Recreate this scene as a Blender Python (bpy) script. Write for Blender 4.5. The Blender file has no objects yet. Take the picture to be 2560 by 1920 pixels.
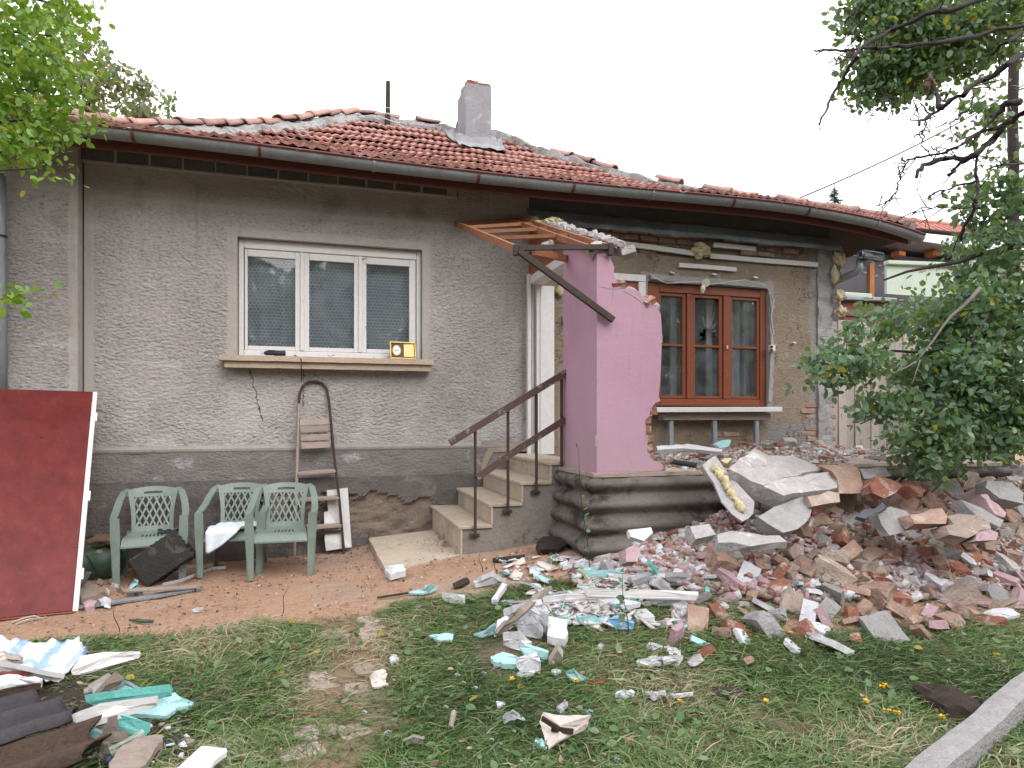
import bpy, bmesh, math, random
import numpy as np
from mathutils import Vector, Matrix, Euler
S = bpy.context.scene
COL = S.collection
random.seed(7); RNG = np.random.default_rng(11)
R = math.radians
# ---------------------------------------------------------------- camera
PHI = R(16.8); CP, SP = math.cos(PHI), math.sin(PHI)
CAM = Vector((0, -6.9, 1.5)); FPX = 1640.0
cd = bpy.data.cameras.new('camera'); cam = bpy.data.objects.new('camera', cd); COL.objects.link(cam)
cam.location = CAM; cam.rotation_euler = (R(90), 0, -PHI)
cd.sensor_width = 36; cd.lens = 36 * FPX / 2560; cd.shift_y = 80 / 2560; cd.clip_end = 900; cd.clip_start = 0.05
S.camera = cam
# ---------------------------------------------------------------- sky, sun, exposure
SUN_EL, SUN_AZ = 44, 158          # azimuth clockwise from +y
W = bpy.data.worlds.new('World'); S.world = W; W.use_nodes = True
nt = W.node_tree; nt.nodes.clear()
sky = nt.nodes.new('ShaderNodeTexSky'); sky.sky_type = 'NISHITA'; sky.sun_disc = False
sky.sun_elevation = R(SUN_EL); sky.sun_rotation = R(SUN_AZ); sky.dust_density = 4; sky.air_density = 1.0
hs = nt.nodes.new('ShaderNodeHueSaturation'); hs.inputs['Saturation'].default_value = 0.25
mx = nt.nodes.new('ShaderNodeMix'); mx.data_type = 'RGBA'; mx.inputs[0].default_value = 0.8
mx.inputs[7].default_value = (13.6, 13.5, 14.2, 1)     # the closed cloud deck
bg = nt.nodes.new('ShaderNodeBackground'); bg.inputs[1].default_value = 0.115
wo = nt.nodes.new('ShaderNodeOutputWorld')
nt.links.new(sky.outputs[0], hs.inputs['Color']); nt.links.new(hs.outputs[0], mx.inputs[6])
nt.links.new(mx.outputs[2], bg.inputs[0]); nt.links.new(bg.outputs[0], wo.inputs[0])
sl = bpy.data.lights.new('sun', 'SUN'); so = bpy.data.objects.new('sun', sl); COL.objects.link(so)
sl.energy = 1.2; sl.angle = R(42); sl.color = (1, .975, .945)
_a, _e = R(SUN_AZ), R(SUN_EL)
so.rotation_euler = Vector((math.sin(_a) * math.cos(_e), math.cos(_a) * math.cos(_e), math.sin(_e))).to_track_quat('Z', 'Y').to_euler()
so.location = (0, 0, 30)
S.view_settings.view_transform = 'Standard'; S.view_settings.look = 'None'
S.view_settings.exposure = 0.82; S.view_settings.gamma = 1.0
try: S.view_settings.use_curve_mapping = False
except Exception: pass
S.render.engine = 'CYCLES'
S.cycles.max_bounces = 8; S.cycles.transparent_max_bounces = 24; S.cycles.use_denoising = True

# ---------------------------------------------------------------- picture point -> point of the place
def ray(px, py):
    u, v = (px - 1280) / FPX, (1040 - py) / FPX
    return Vector((SP + u * CP, CP - u * SP, v))
def at(px, py, d): return CAM + ray(px, py) * d
def on_y(px, py, Y):
    r = ray(px, py); return CAM + r * ((Y - CAM.y) / r.y)
def on_x(px, py, X):
    r = ray(px, py); return CAM + r * (X / r.x)
def on_z(px, py, Z):
    r = ray(px, py); return CAM + r * ((Z - CAM.z) / r.z)
def proj(p):
    q = Vector(p) - CAM; d = q.x * SP + q.y * CP
    if d < .05: return None
    return 1280 + FPX * (q.x * CP - q.y * SP) / d, 1040 - FPX * q.z / d, d
def inview(p, m=60):
    q = proj(p); return bool(q) and -m < q[0] < 2560 + m and -m < q[1] < 1920 + m
# ---------------------------------------------------------------- noise, terrain
_T = RNG.random((256, 256))
def vnoise(x, y):
    x = np.asarray(x, float); y = np.asarray(y, float)
    xi = np.floor(x).astype(int); yi = np.floor(y).astype(int); fx = x - xi; fy = y - yi
    fx = fx * fx * (3 - 2 * fx); fy = fy * fy * (3 - 2 * fy)
    a = _T[xi & 255, yi & 255]; b = _T[(xi + 1) & 255, yi & 255]; c = _T[xi & 255, (yi + 1) & 255]; d = _T[(xi + 1) & 255, (yi + 1) & 255]
    return (a * (1 - fx) + b * fx) * (1 - fy) + (c * (1 - fx) + d * fx) * fy - .5
def fbm(x, y, s=1., o=4):
    t = 0; a = 1.
    for k in range(o):
        t = t + a * vnoise(np.asarray(x) * s + 17.3 * k, np.asarray(y) * s + 9.1 * k); a *= .5; s *= 2.03
    return t
def sst(t): t = np.clip(t, 0, 1); return t * t * (3 - 2 * t)
def g0(x, y):
    al = np.interp(x, [-4, -.7, .3, 1.2, 2.1, 3, 8], [.06, .10, .16, .32, .40, .41, .40])
    fr = np.interp(x, [-4, 0, 3, 8], [-.03, 0, .06, .12])
    t = sst((np.asarray(y) + 4.3) / 2.6)
    return fr * (1 - t) + al * t
def g(x, y): return g0(x, y) + .035 * fbm(x, y, 1.3, 3)
def gp(px, py, h=0.):
    r = ray(px, py); lo, hi, d = .5, None, .5
    while d < 60:
        p = CAM + r * d
        if p.z < float(g(p.x, p.y)) + h: hi = d; break
        lo = d; d += .12
    if hi is None: return CAM + r * 30
    for _ in range(22):
        m = (lo + hi) / 2; p = CAM + r * m
        if p.z < float(g(p.x, p.y)) + h: hi = m
        else: lo = m
    return CAM + r * hi
def zf(ox, oy, k):
    return lambda x, y: (ox + x * k, oy + y * k)
# ---------------------------------------------------------------- materials
def lin(r, gg, b): return tuple(((c / 255 + .055) / 1.055) ** 2.4 if c > 10 else c / 255 / 12.92 for c in (r, gg, b))
class N:
    def __init__(s, name):
        s.m = bpy.data.materials.new(name); s.m.use_nodes = True; s.t = s.m.node_tree; s.t.nodes.clear()
        s.out = s.n('OutputMaterial'); s.b = s.n('BsdfPrincipled'); s.l(s.b, s.out, 0, 0)
    def n(s, typ, **kw):
        x = s.t.nodes.new('ShaderNode' + typ)
        for k, v in kw.items(): setattr(x, k, v)
        return x
    def l(s, a, b, o=0, i=0): s.t.links.new(a.outputs[o], b.inputs[i])
    def math(s, op, a, b=None, c=None, clamp=False):
        x = s.n('Math', operation=op); x.use_clamp = clamp
        for i, v in enumerate((a, b, c)):
            if v is None: continue
            if isinstance(v, (int, float)): x.inputs[i].default_value = v
            else: s.t.links.new(v, x.inputs[i])
        return x.outputs[0]
    def coord(s, stretch=(1, 1, 1), rnd=True):
        tc = s.n('TexCoord'); v = tc.outputs['Object']
        if rnd:
            oi = s.n('ObjectInfo'); a = s.n('VectorMath', operation='ADD'); m_ = s.math('MULTIPLY', oi.outputs['Random'], 41.)
            s.t.links.new(v, a.inputs[0]); s.t.links.new(m_, a.inputs[1]); v = a.outputs[0]
        mp = s.n('Mapping'); mp.inputs['Scale'].default_value = stretch; s.t.links.new(v, mp.inputs[0]); return mp.outputs[0]
    def noise(s, v, sc, det=5, rough=.6, dist=0.):
        x = s.n('TexNoise'); x.inputs['Scale'].default_value = sc; x.inputs['Detail'].default_value = det
        x.inputs['Roughness'].default_value = rough; x.inputs['Distortion'].default_value = dist; s.t.links.new(v, x.inputs['Vector']); return x.outputs[0]
    def ramp(s, f, stops):
        x = s.n('ValToRGB'); e = x.color_ramp.elements
        while len(e) < len(stops): e.new(.5)
        for el, (p, c) in zip(e, stops): el.position = p; el.color = (*c, 1) if len(c) == 3 else c
        s.t.links.new(f, x.inputs[0]); return x.outputs[0]
    def mr(s, f, a, b, c=0., d=1.):
        x = s.n('MapRange', interpolation_type='SMOOTHSTEP'); s.t.links.new(f, x.inputs[0])
        for i, v in zip((1, 2, 3, 4), (a, b, c, d)): x.inputs[i].default_value = v
        return x.outputs[0]
    def mix(s, f, a, b, mode='MIX'):
        x = s.n('Mix', data_type='RGBA', blend_type=mode)
        for i, v in ((0, f), (6, a), (7, b)):
            if isinstance(v, (int, float)): x.inputs[i].default_value = v
            elif isinstance(v, tuple): x.inputs[i].default_value = (*v, 1)
            else: s.t.links.new(v, x.inputs[i])
        return x.outputs[2]
    def hsv(s, c, val=None, sat=None, hue=None):
        x = s.n('HueSaturation'); s.t.links.new(c, x.inputs['Color'])
        for k, v in (('Value', val), ('Saturation', sat), ('Hue', hue)):
            if v is not None: s.t.links.new(v, x.inputs[k])
        return x.outputs[0]
    def bump(s, h, dist, strength=1., prev=None):
        x = s.n('Bump'); x.inputs['Distance'].default_value = dist; x.inputs['Strength'].default_value = strength
        s.t.links.new(h, x.inputs['Height'])
        if prev is not None: s.t.links.new(prev, x.inputs['Normal'])
        return x.outputs[0]
    def done(s, col, rough=.8, nrm=None, metal=0., spec=.3):
        if isinstance(col, tuple): s.b.inputs['Base Color'].default_value = (*col, 1)
        else: s.t.links.new(col, s.b.inputs['Base Color'])
        if isinstance(rough, (int, float)): s.b.inputs['Roughness'].default_value = rough
        else: s.t.links.new(rough, s.b.inputs['Roughness'])
        if nrm is not None: s.t.links.new(nrm, s.b.inputs['Normal'])
        s.b.inputs['Metallic'].default_value = metal; s.b.inputs['Specular IOR Level'].default_value = spec
        return s.m
def mat(name, c, c2=None, sc=6, rough=.8, bump=.004, bsc=60, stretch=(1, 1, 1), rnd=.25, spot=None, ssc=14, slo=.58, shi=.66, metal=0., spec=.3, dist=0.):
    """c..c2 blended by noise, a spot colour over it, per-object brightness, fine relief"""
    n = N(name); v = n.coord(stretch); c2 = c2 or tuple(k * .7 for k in c)
    col = n.ramp(n.noise(v, sc, 6, .65, dist), [(.3, c2), (.68, c)])
    fine = n.noise(v, sc * 9, 4, .7)
    col = n.mix(.35, col, n.ramp(fine, [(.3, tuple(k * .62 for k in c)), (.7, tuple(min(1, k * 1.25) for k in c))]))
    if spot: col = n.mix(n.mr(n.noise(v, ssc, 5, .7, .4), slo, shi), col, spot)
    if rnd:
        oi = n.n('ObjectInfo'); col = n.hsv(col, val=n.math('MULTIPLY_ADD', oi.outputs['Random'], rnd, 1 - rnd / 2))
    nb = n.bump(n.noise(v, bsc, 5, .7), bump) if bump else None
    return n.done(col, rough, nb, metal, spec)
# ---------------------------------------------------------------- objects
WM = {}
def link(name, data, parent=None, world=None):
    o = bpy.data.objects.new(name, data); COL.objects.link(o); w = world or Matrix.Identity(4)
    if parent is not None:
        o.parent = parent; o.matrix_basis = WM[parent.name].inverted() @ w
    else: o.matrix_basis = w
    WM[o.name] = w; return o
def tag(o, label=None, cat=None, group=None, kind=None):
    for k, v in (('label', label), ('category', cat), ('group', group), ('kind', kind)):
        if v: o[k] = v
    return o
def thing(name, label, cat, loc, group=None, rz=0.):
    o = link(name, None, None, Matrix.Translation(Vector(loc)) @ Matrix.Rotation(rz, 4, 'Z')); return tag(o, label, cat, group)
class MB:
    def __init__(s): s.v = []; s.f = []; s.m = []
    def add(s, v, f, mi=0):
        k = len(s.v); s.v += [tuple(p) for p in v]; s.f += [[i + k for i in q] for q in f]; s.m += [mi] * len(f); return s
    def box(s, c, d, rot=None, bev=0., mi=0, jit=0.):
        h = [k / 2 for k in d]; b = min(bev, min(h) * .6)
        if b <= 0:
            v = [Vector((x * h[0], y * h[1], z * h[2])) for x in (-1, 1) for y in (-1, 1) for z in (-1, 1)]
            f = [(0, 1, 3, 2), (4, 6, 7, 5), (0, 4, 5, 1), (2, 3, 7, 6), (0, 2, 6, 4), (1, 5, 7, 3)]
        else:
            v = []; ix = {}
            for x in (-1, 1):
                for y in (-1, 1):
                    for z in (-1, 1):
                        for a in range(3):
                            ix[x, y, z, a] = len(v); q = [x * (h[0] - b), y * (h[1] - b), z * (h[2] - b)]; q[a] = (x, y, z)[a] * h[a]; v.append(Vector(q))
            f = []
            for a in range(3):
                o1, o2 = (a + 1) % 3, (a + 2) % 3
                for sg in (-1, 1):
                    q = []
                    for p, r in ((-1, -1), (1, -1), (1, 1), (-1, 1)):
                        k = [0, 0, 0]; k[a] = sg; k[o1] = p; k[o2] = r; q.append(ix[(*k, a)])
                    f.append(q if sg > 0 else q[::-1])
            for a in range(3):
                o1, o2 = (a + 1) % 3, (a + 2) % 3
                for p in (-1, 1):
                    for r in (-1, 1):
                        k = [0, 0, 0]; k[o1] = p; k[o2] = r; e = []
                        for sg in (-1, 1): k[a] = sg; e.append((ix[(*k, o1)], ix[(*k, o2)]))
                        q = [e[0][0], e[0][1], e[1][1], e[1][0]]; f.append(q if p * r < 0 else q[::-1])
            for x in (-1, 1):
                for y in (-1, 1):
                    for z in (-1, 1):
                        q = [ix[x, y, z, 0], ix[x, y, z, 1], ix[x, y, z, 2]]; f.append(q if x * y * z > 0 else q[::-1])
        if jit: v = [p + Vector([random.uniform(-jit, jit) for _ in range(3)]) for p in v]
        M_ = (rot if isinstance(rot, Matrix) else Euler(rot).to_matrix()) if rot is not None else None
        c = Vector(c); v = [(M_ @ p if M_ is not None else p) + c for p in v]
        return s.add(v, f, mi)
    def span(s, x0, x1, y0, y1, z0, z1, bev=0., mi=0):
        return s.box(((x0 + x1) / 2, (y0 + y1) / 2, (z0 + z1) / 2), (abs(x1 - x0), abs(y1 - y0), abs(z1 - z0)), None, bev, mi)
    def tube(s, pts, r, n=7, mi=0, cap=True):
        pts = [Vector(p) for p in pts]; L = len(pts); v = []; f = []; prev = None
        for i, p in enumerate(pts):
            t = (pts[min(i + 1, L - 1)] - pts[max(i - 1, 0)]).normalized()
            a = (prev - t * prev.dot(t)) if prev is not None else t.cross(Vector((0, 0, 1)) if abs(t.z) < .9 else Vector((1, 0, 0)))
            a.normalize(); prev = a; b = t.cross(a); rr = r[i] if isinstance(r, (list, tuple)) else r
            v += [p + (a * math.cos(k * 2 * math.pi / n) + b * math.sin(k * 2 * math.pi / n)) * rr for k in range(n)]
        for i in range(L - 1):
            f += [(i * n + k, i * n + (k + 1) % n, (i + 1) * n + (k + 1) % n, (i + 1) * n + k) for k in range(n)]
        if cap: f += [tuple(range(n))[::-1], tuple((L - 1) * n + k for k in range(n))]
        return s.add(v, f, mi)
    def sweep(s, pts, w, t, side, mi=0):
        pts = [Vector(p) for p in pts]; L = len(pts); v = []; f = []
        for i, p in enumerate(pts):
            tg = (pts[min(i + 1, L - 1)] - pts[max(i - 1, 0)]).normalized(); sd = Vector(side[i] if isinstance(side, list) else side)
            sd = (sd - tg * sd.dot(tg)).normalized(); nn = tg.cross(sd)
            a = (w[i] if isinstance(w, list) else w) / 2; b = (t[i] if isinstance(t, list) else t) / 2
            v += [p + sd * a + nn * b, p + sd * a - nn * b, p - sd * a - nn * b, p - sd * a + nn * b]
        for i in range(L - 1):
            for k in range(4): f.append((i * 4 + k, (i + 1) * 4 + k, (i + 1) * 4 + (k + 1) % 4, i * 4 + (k + 1) % 4))
        f += [(0, 1, 2, 3), tuple(L * 4 - 1 - k for k in range(4))]
        return s.add(v, f, mi)
    def prism(s, top, off, mi=0):
        n = len(top); off = Vector(off); top = [Vector(p) for p in top]
        v = top + [p + off for p in top]
        f = [tuple(range(n)), tuple(range(2 * n - 1, n - 1, -1))] + [(i, n + i, n + (i + 1) % n, (i + 1) % n) for i in range(n)]
        return s.add(v, f, mi)
    def slab(s, P, off, holes=(), mi=0, closed=False):
        """P: grid of points; a shell of thickness off"""
        nu, nv = len(P), len(P[0]); v = [Vector(p) for r_ in P for p in r_]; k = len(v)
        offs = off if callable(off) else (lambda i, j: Vector(off))
        v2 = [v[i * nv + j] + offs(i, j) for i in range(nu) for j in range(nv)]
        f = []; ed = {}
        for i in range(nu - 1):
            for j in range(nv - 1):
                if (i, j) in holes: continue
                q = (i * nv + j, (i + 1) * nv + j, (i + 1) * nv + j + 1, i * nv + j + 1); f.append(q); f.append(tuple(x + k for x in q[::-1]))
                for a, b in zip(q, q[1:] + q[:1]): ed[a, b] = 1
        for a, b in ed:
            if (b, a) not in ed: f.append((b, a, a + k, b + k))
        return s.add(v + v2, f, mi)
    def mesh(s, name, mats=None, smooth=False):
        me = bpy.data.meshes.new(name); me.from_pydata(s.v, [], s.f)
        for m_ in (mats if isinstance(mats, (list, tuple)) else [mats]):
            if m_: me.materials.append(m_)
        if any(s.m): me.polygons.foreach_set('material_index', s.m)
        if smooth: me.polygons.foreach_set('use_smooth', [True] * len(me.polygons)); 
        me.update(); return me
    def build(s, name, mats, parent=None, smooth=False, world=None, fix=False):
        me = s.mesh(name, mats, smooth)
        if fix: fixn(me)
        return link(name, me, parent, world)
    def local(s, name, mats, label, cat, group=None, smooth=False, fix=False):
        """a one-mesh thing with its origin at its own base"""
        a = np.array(s.v); c = Vector(((a[:, 0].min() + a[:, 0].max()) / 2, (a[:, 1].min() + a[:, 1].max()) / 2, a[:, 2].min()))
        s.v = [tuple(Vector(p) - c) for p in s.v]
        return tag(s.build(name, mats, None, smooth, Matrix.Translation(c), fix), label, cat, group)
def fixn(me):
    b = bmesh.new(); b.from_mesh(me); bmesh.ops.recalc_face_normals(b, faces=b.faces[:]); b.to_mesh(me); b.free()
def npmesh(name, V, Fq, mats, attr=None, smooth=False, mi=None):
    """V (n,3), Fq (m,k) arrays -> mesh, fast"""
    me = bpy.data.meshes.new(name); V = np.asarray(V, np.float32); Fq = np.asarray(Fq, np.int32); m_, k = Fq.shape
    me.vertices.add(len(V)); me.vertices.foreach_set('co', V.ravel()); me.loops.add(m_ * k); me.loops.foreach_set('vertex_index', Fq.ravel())
    me.polygons.add(m_); me.polygons.foreach_set('loop_start', np.arange(0, m_ * k, k, dtype=np.int32))
    try: me.polygons.foreach_set('loop_total', np.full(m_, k, np.int32))
    except Exception: pass
    for x in (mats if isinstance(mats, (list, tuple)) else [mats]): me.materials.append(x)
    if mi is not None: me.polygons.foreach_set('material_index', np.asarray(mi, np.int32))
    if smooth: me.polygons.foreach_set('use_smooth', np.ones(m_, bool))
    for an, dat in (attr or {}).items():
        a = me.attributes.new(an, 'FLOAT', 'POINT'); a.data.foreach_set('value', np.asarray(dat, np.float32))
    me.update(calc_edges=True); me.validate(); return me
def chunk(sx, sy, sz, chip=3, jit=.06, depth=.5, rough=.12):
    """a broken block: a box with corners knocked off, convex"""
    b = bmesh.new(); cs = [Vector((x * sx / 2, y * sy / 2, z * sz / 2)) for x in (-1, 1) for y in (-1, 1) for z in (-1, 1)]
    chips = set(random.sample(range(8), chip)); mn = min(sx, sy, sz)
    for i, c in enumerate(cs):
        if i in chips:
            for a in range(3):
                q = c.copy(); q[a] -= math.copysign(random.uniform(.15, depth) * (sx, sy, sz)[a], q[a]); b.verts.new(q + Vector([random.uniform(-jit, jit) * mn for _ in range(3)]))
        else: b.verts.new(c + Vector([random.uniform(-jit, jit) * mn for _ in range(3)]))
    r_ = bmesh.ops.convex_hull(b, input=b.verts[:])
    bmesh.ops.delete(b, geom=[e for e in r_['geom_interior'] if isinstance(e, bmesh.types.BMVert)], context='VERTS')
    bmesh.ops.dissolve_limit(b, angle_limit=R(6), verts=b.verts[:], edges=b.edges[:])
    if rough:
        bmesh.ops.triangulate(b, faces=b.faces[:]); bmesh.ops.subdivide_edges(b, edges=[e for e in b.edges if e.calc_length() > .03], cuts=2, use_grid_fill=True)
        sd = random.uniform(0, 50)
        for v in b.verts: v.co += v.co.normalized() * (rough * mn * 2 * float(fbm(v.co.x * 30 + sd, v.co.y * 30 + v.co.z * 23, 1, 2)))
        bmesh.ops.triangulate(b, faces=b.faces[:])
    me = bpy.data.meshes.new('chunk'); b.to_mesh(me); b.free(); return me
def blob(r, seed, sq=(1, 1, 1), amp=.35, sub=2, fr=2.2):
    b = bmesh.new(); bmesh.ops.create_icosphere(b, subdivisions=sub, radius=1)
    for v in b.verts:
        n_ = float(fbm(v.co.x * fr + seed * 3.1 + v.co.z * 1.7, v.co.y * fr - v.co.z * 2.1 + seed, 1, 3)); v.co = v.co * (1 + amp * 2 * n_) * r
        v.co.x *= sq[0]; v.co.y *= sq[1]; v.co.z *= sq[2]
    me = bpy.data.meshes.new('blob'); b.to_mesh(me); b.free()
    me.polygons.foreach_set('use_smooth', [True] * len(me.polygons)); return me
# ---------------------------------------------------------------- the materials
def m_stucco():
    n = N('roughcast'); v = n.coord((1, 1, 1), False); sp = n.n('SeparateXYZ'); n.t.links.new(v, sp.inputs[0]); X, Z = sp.outputs[0], sp.outputs[2]
    def box(cx, cz, hx, hz, soft):
        a = n.math('SUBTRACT', n.math('ABSOLUTE', n.math('SUBTRACT', X, cx)), hx); b = n.math('SUBTRACT', n.math('ABSOLUTE', n.math('SUBTRACT', Z, cz)), hz)
        return n.mr(n.math('MAXIMUM', a, b), soft, 0.)
    win = n.math('MULTIPLY', box(.19, 2.66, .97, .655, .05), .85)                       # smooth margin trowelled round the window
    band = n.math('MULTIPLY', n.mr(n.math('ABSOLUTE', n.math('SUBTRACT', Z, 3.53)), .035, .015), .8)   # smooth strip below the eave
    top = n.math('MULTIPLY', n.mr(Z, 3.45, 3.6), .45)
    edge = n.mr(n.math('ABSOLUTE', n.math('ADD', X, 2.02)), .10, .07)
    smooth = n.math('MAXIMUM', n.math('MAXIMUM', win, band), n.math('MAXIMUM', top, edge))
    v2 = n.coord((1, 1, 1.7), False)
    big = n.noise(v2, 24, 4, .68, .35); vo = n.n('TexVoronoi'); vo.feature = 'SMOOTH_F1'; vo.inputs['Scale'].default_value = 29; n.t.links.new(v2, vo.inputs['Vector'])
    grit = n.noise(v, 130, 3, .7)
    h = n.math('MULTIPLY', n.math('MULTIPLY_ADD', vo.outputs[0], -.7, big), n.math('MULTIPLY', n.math('SUBTRACT', 1, smooth), n.mr(n.noise(v, 1.7, 5, .65), .32, .62, .45, 1.15)))
    nb = n.bump(h, .023, 1.); nb = n.bump(grit, .004, .8, nb)
    wear = n.noise(v, 1.1, 6, .68)
    col = n.ramp(wear, [(.3, (.30, .272, .248)), (.5, (.37, .34, .315)), (.72, (.435, .405, .385))])
    col = n.mix(.55, col, n.ramp(n.noise(v2, 40, 4, .7), [(.25, (.21, .19, .18)), (.75, (.46, .43, .42))]))
    col = n.mix(n.math('MULTIPLY', n.mr(big, .50, .33), n.math('SUBTRACT', .45, n.math('MULTIPLY', smooth, .45))), col, (.11, .1, .095))   # darker colour in the pits of the relief
    pale = n.math('MULTIPLY', n.mr(n.noise(n.coord((.8, 1, 2.2), False), 2.2, 4, .6), .58, .72), .55)
    col = n.mix(pale, col, (.47, .45, .445))
    ground = n.math('MULTIPLY', n.mr(Z, 2.1, 1.2), n.math('MULTIPLY', n.mr(n.noise(v, 2.6, 4), .40, .62), .55)); col = n.mix(ground, col, (.45, .44, .445))
    green = n.math('MULTIPLY', n.mr(n.noise(v, 2.4, 5), .52, .7), n.math('MULTIPLY', n.mr(Z, 3.1, 3.7), .5)); col = n.mix(green, col, (.10, .115, .07))
    col = n.mix(n.math('MULTIPLY', smooth, .3), col, (.36, .325, .295))
    streak = n.math('MULTIPLY', n.mr(n.noise(n.coord((5, 1, .35), False), 1.6, 5, .65), .54, .72), n.math('MULTIPLY', n.mr(Z, 1.5, 3.2), .32)); col = n.mix(streak, col, (.17, .155, .14))
    blot = n.math('MULTIPLY', n.mr(n.noise(v, 3.1, 6, .72, .5), .55, .68), .35); col = n.mix(blot, col, (.22, .20, .185))
    # two old cracks under the sill
    for x0, z0, z1, sl in ((-.60, 1.45, 1.95, .22), (-.10, 1.6, 2.0, .0)):
        wob = n.math('MULTIPLY', n.math('SUBTRACT', n.noise(v, 9, 4, .7), .5), .13)
        dx = n.math('ABSOLUTE', n.math('ADD', n.math('SUBTRACT', n.math('MULTIPLY_ADD', Z, sl * 1., X), x0 + z1 * sl), wob))
        inz = n.math('MULTIPLY', n.math('GREATER_THAN', Z, z0), n.math('LESS_THAN', Z, z1))
        col = n.mix(n.math('MULTIPLY', n.mr(dx, .007, .002), inz), col, (.05, .045, .04))
    return n.done(col, .95, nb, spec=.1)
def m_brownwall():
    n = N('bare_brown_render'); v = n.coord((1, 1, 1), False); v2 = n.coord((1, 1, 1.6), False)
    sp = n.n('SeparateXYZ'); n.t.links.new(v, sp.inputs[0]); X, Z = sp.outputs[0], sp.outputs[2]
    col = n.ramp(n.noise(v, 1.8, 6, .7), [(.3, (.23, .175, .125)), (.5, (.34, .27, .20)), (.7, (.42, .345, .27))])
    col = n.mix(.5, col, n.ramp(n.noise(v2, 34, 5, .75), [(.25, (.17, .125, .09)), (.75, (.50, .42, .335))]))
    wob = n.math('MULTIPLY', n.math('SUBTRACT', n.noise(v, 5, 5, .7), .5), .22)
    def box(cx, cz, hx, hz):
        a = n.math('SUBTRACT', n.math('ABSOLUTE', n.math('SUBTRACT', X, cx)), hx); b = n.math('SUBTRACT', n.math('ABSOLUTE', n.math('SUBTRACT', Z, cz)), hz)
        return n.mr(n.math('ADD', n.math('MAXIMUM', a, b), wob), .02, 0.)
    col = n.mix(box(5.75, 1.22, .34, .19), col, (.30, .285, .27))            # grey cement patch
    ring = n.math('SUBTRACT', box(4.58, 2.345, .90, .82), 0)
    col = n.mix(n.math('MULTIPLY', ring, .8), col, (.42, .41, .40))            # cement left round the window
    col = n.mix(box(6.16, 2.5, .10, 1.3), col, (.33, .32, .305))             # grey corner strip
    col = n.mix(n.math('MULTIPLY', n.mr(n.noise(v, 6, 5, .7), .6, .68), .7), col, (.47, .43, .38))
    crk = n.mr(n.math('ABSOLUTE', n.math('SUBTRACT', n.noise(v, 2.3, 6, .7, .6), .5)), .012, .003); col = n.mix(n.math('MULTIPLY', crk, n.mr(n.noise(v, 1.4, 3), .5, .6)), col, (.09, .065, .045))
    nb = n.bump(n.noise(v2, 24, 5, .75, .4), .045, 1.); nb = n.bump(n.noise(v, 90, 3, .7), .005, 1., nb)
    return n.done(col, .95, nb, spec=.1)
def m_pink():
    n = N('pink_render'); v = n.coord((1, 1, 1), False)
    col = n.ramp(n.noise(v, 1.6, 5, .6), [(.3, (.345, .21, .275)), (.7, (.395, .25, .315))])
    col = n.mix(.18, col, n.ramp(n.noise(v, 45, 4, .7), [(.3, (.33, .18, .23)), (.7, (.53, .33, .39))]))
    col = n.mix(n.math('MULTIPLY', n.mr(n.noise(v, 5, 6, .75, .6), .58, .7), .4), col, (.30, .20, .225))
    low = n.n('SeparateXYZ'); n.t.links.new(v, low.inputs[0]); dust = n.math('MULTIPLY', n.mr(low.outputs[2], 1.75, 1.05), n.math('MULTIPLY', n.mr(n.noise(v, 3.5, 6, .7), .38, .62), .4)); col = n.mix(dust, col, (.33, .27, .26))
    run = n.math('MULTIPLY', n.mr(n.noise(n.coord((9, 9, .5), False), 1.5, 5, .6), .56, .72), .3); col = n.mix(run, col, (.30, .17, .21))
    nb = n.bump(n.noise(v, 130, 4, .7), .0025, 1.); nb = n.bump(n.noise(v, 5, 3), .012, .6, nb)
    return n.done(col, .9, nb, spec=.15)
def m_paint(name, paint, wood, amount, sc=9, rough=.55, stretch=(1, 1, 1)):
    """old paint, flaked through to the wood with edges"""
    n = N(name); v = n.coord(stretch); k = n.noise(v, sc, 7, .75, .3); fl = n.mr(k, amount, amount + .035)
    c = n.mix(.3, paint, n.ramp(n.noise(v, 22, 5, .7), [(.3, tuple(q * .7 for q in paint)), (.7, tuple(min(1, q * 1.15) for q in paint))]))
    col = n.mix(fl, c, n.ramp(n.noise(v, 30, 4), [(.3, tuple(q * .5 for q in wood)), (.7, wood)]))
    nb = n.bump(fl, .002, 1.); nb = n.bump(n.noise(v, 70, 3), .001, .7, nb)
    return n.done(col, rough, nb)
def m_leaf(name, a, b, c, yellow=.03):
    n = N(name); at_ = n.n('Attribute'); at_.attribute_name = 'rnd'; oi = n.n('ObjectInfo')
    r_ = n.math('FRACT', n.math('ADD', at_.outputs['Fac'], oi.outputs['Random']))
    col = n.ramp(r_, [(0, a), (.45, b), (.985 - yellow, c), (1 - yellow, (.42, .30, .03))])
    n.done(col, .42, spec=.5)
    tr = n.n('BsdfTranslucent'); n.t.links.new(n.mix(.5, col, (.30, .42, .03), 'MIX'), tr.inputs[0])
    ms = n.n('MixShader'); ms.inputs[0].default_value = .38
    n.l(n.b, ms, 0, 1); n.l(tr, ms, 0, 2); n.l(ms, n.out, 0, 0); return n.m
def m_grass(name, stops):
    n = N(name); at_ = n.n('Attribute'); at_.attribute_name = 'rnd'; col = n.ramp(at_.outputs['Fac'], stops); n.done(col, .5, spec=.35)
    tr = n.n('BsdfTranslucent'); n.t.links.new(col, tr.inputs[0]); ms = n.n('MixShader'); ms.inputs[0].default_value = .25
    n.l(n.b, ms, 0, 1); n.l(tr, ms, 0, 2); n.l(ms, n.out, 0, 0); return n.m
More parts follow.
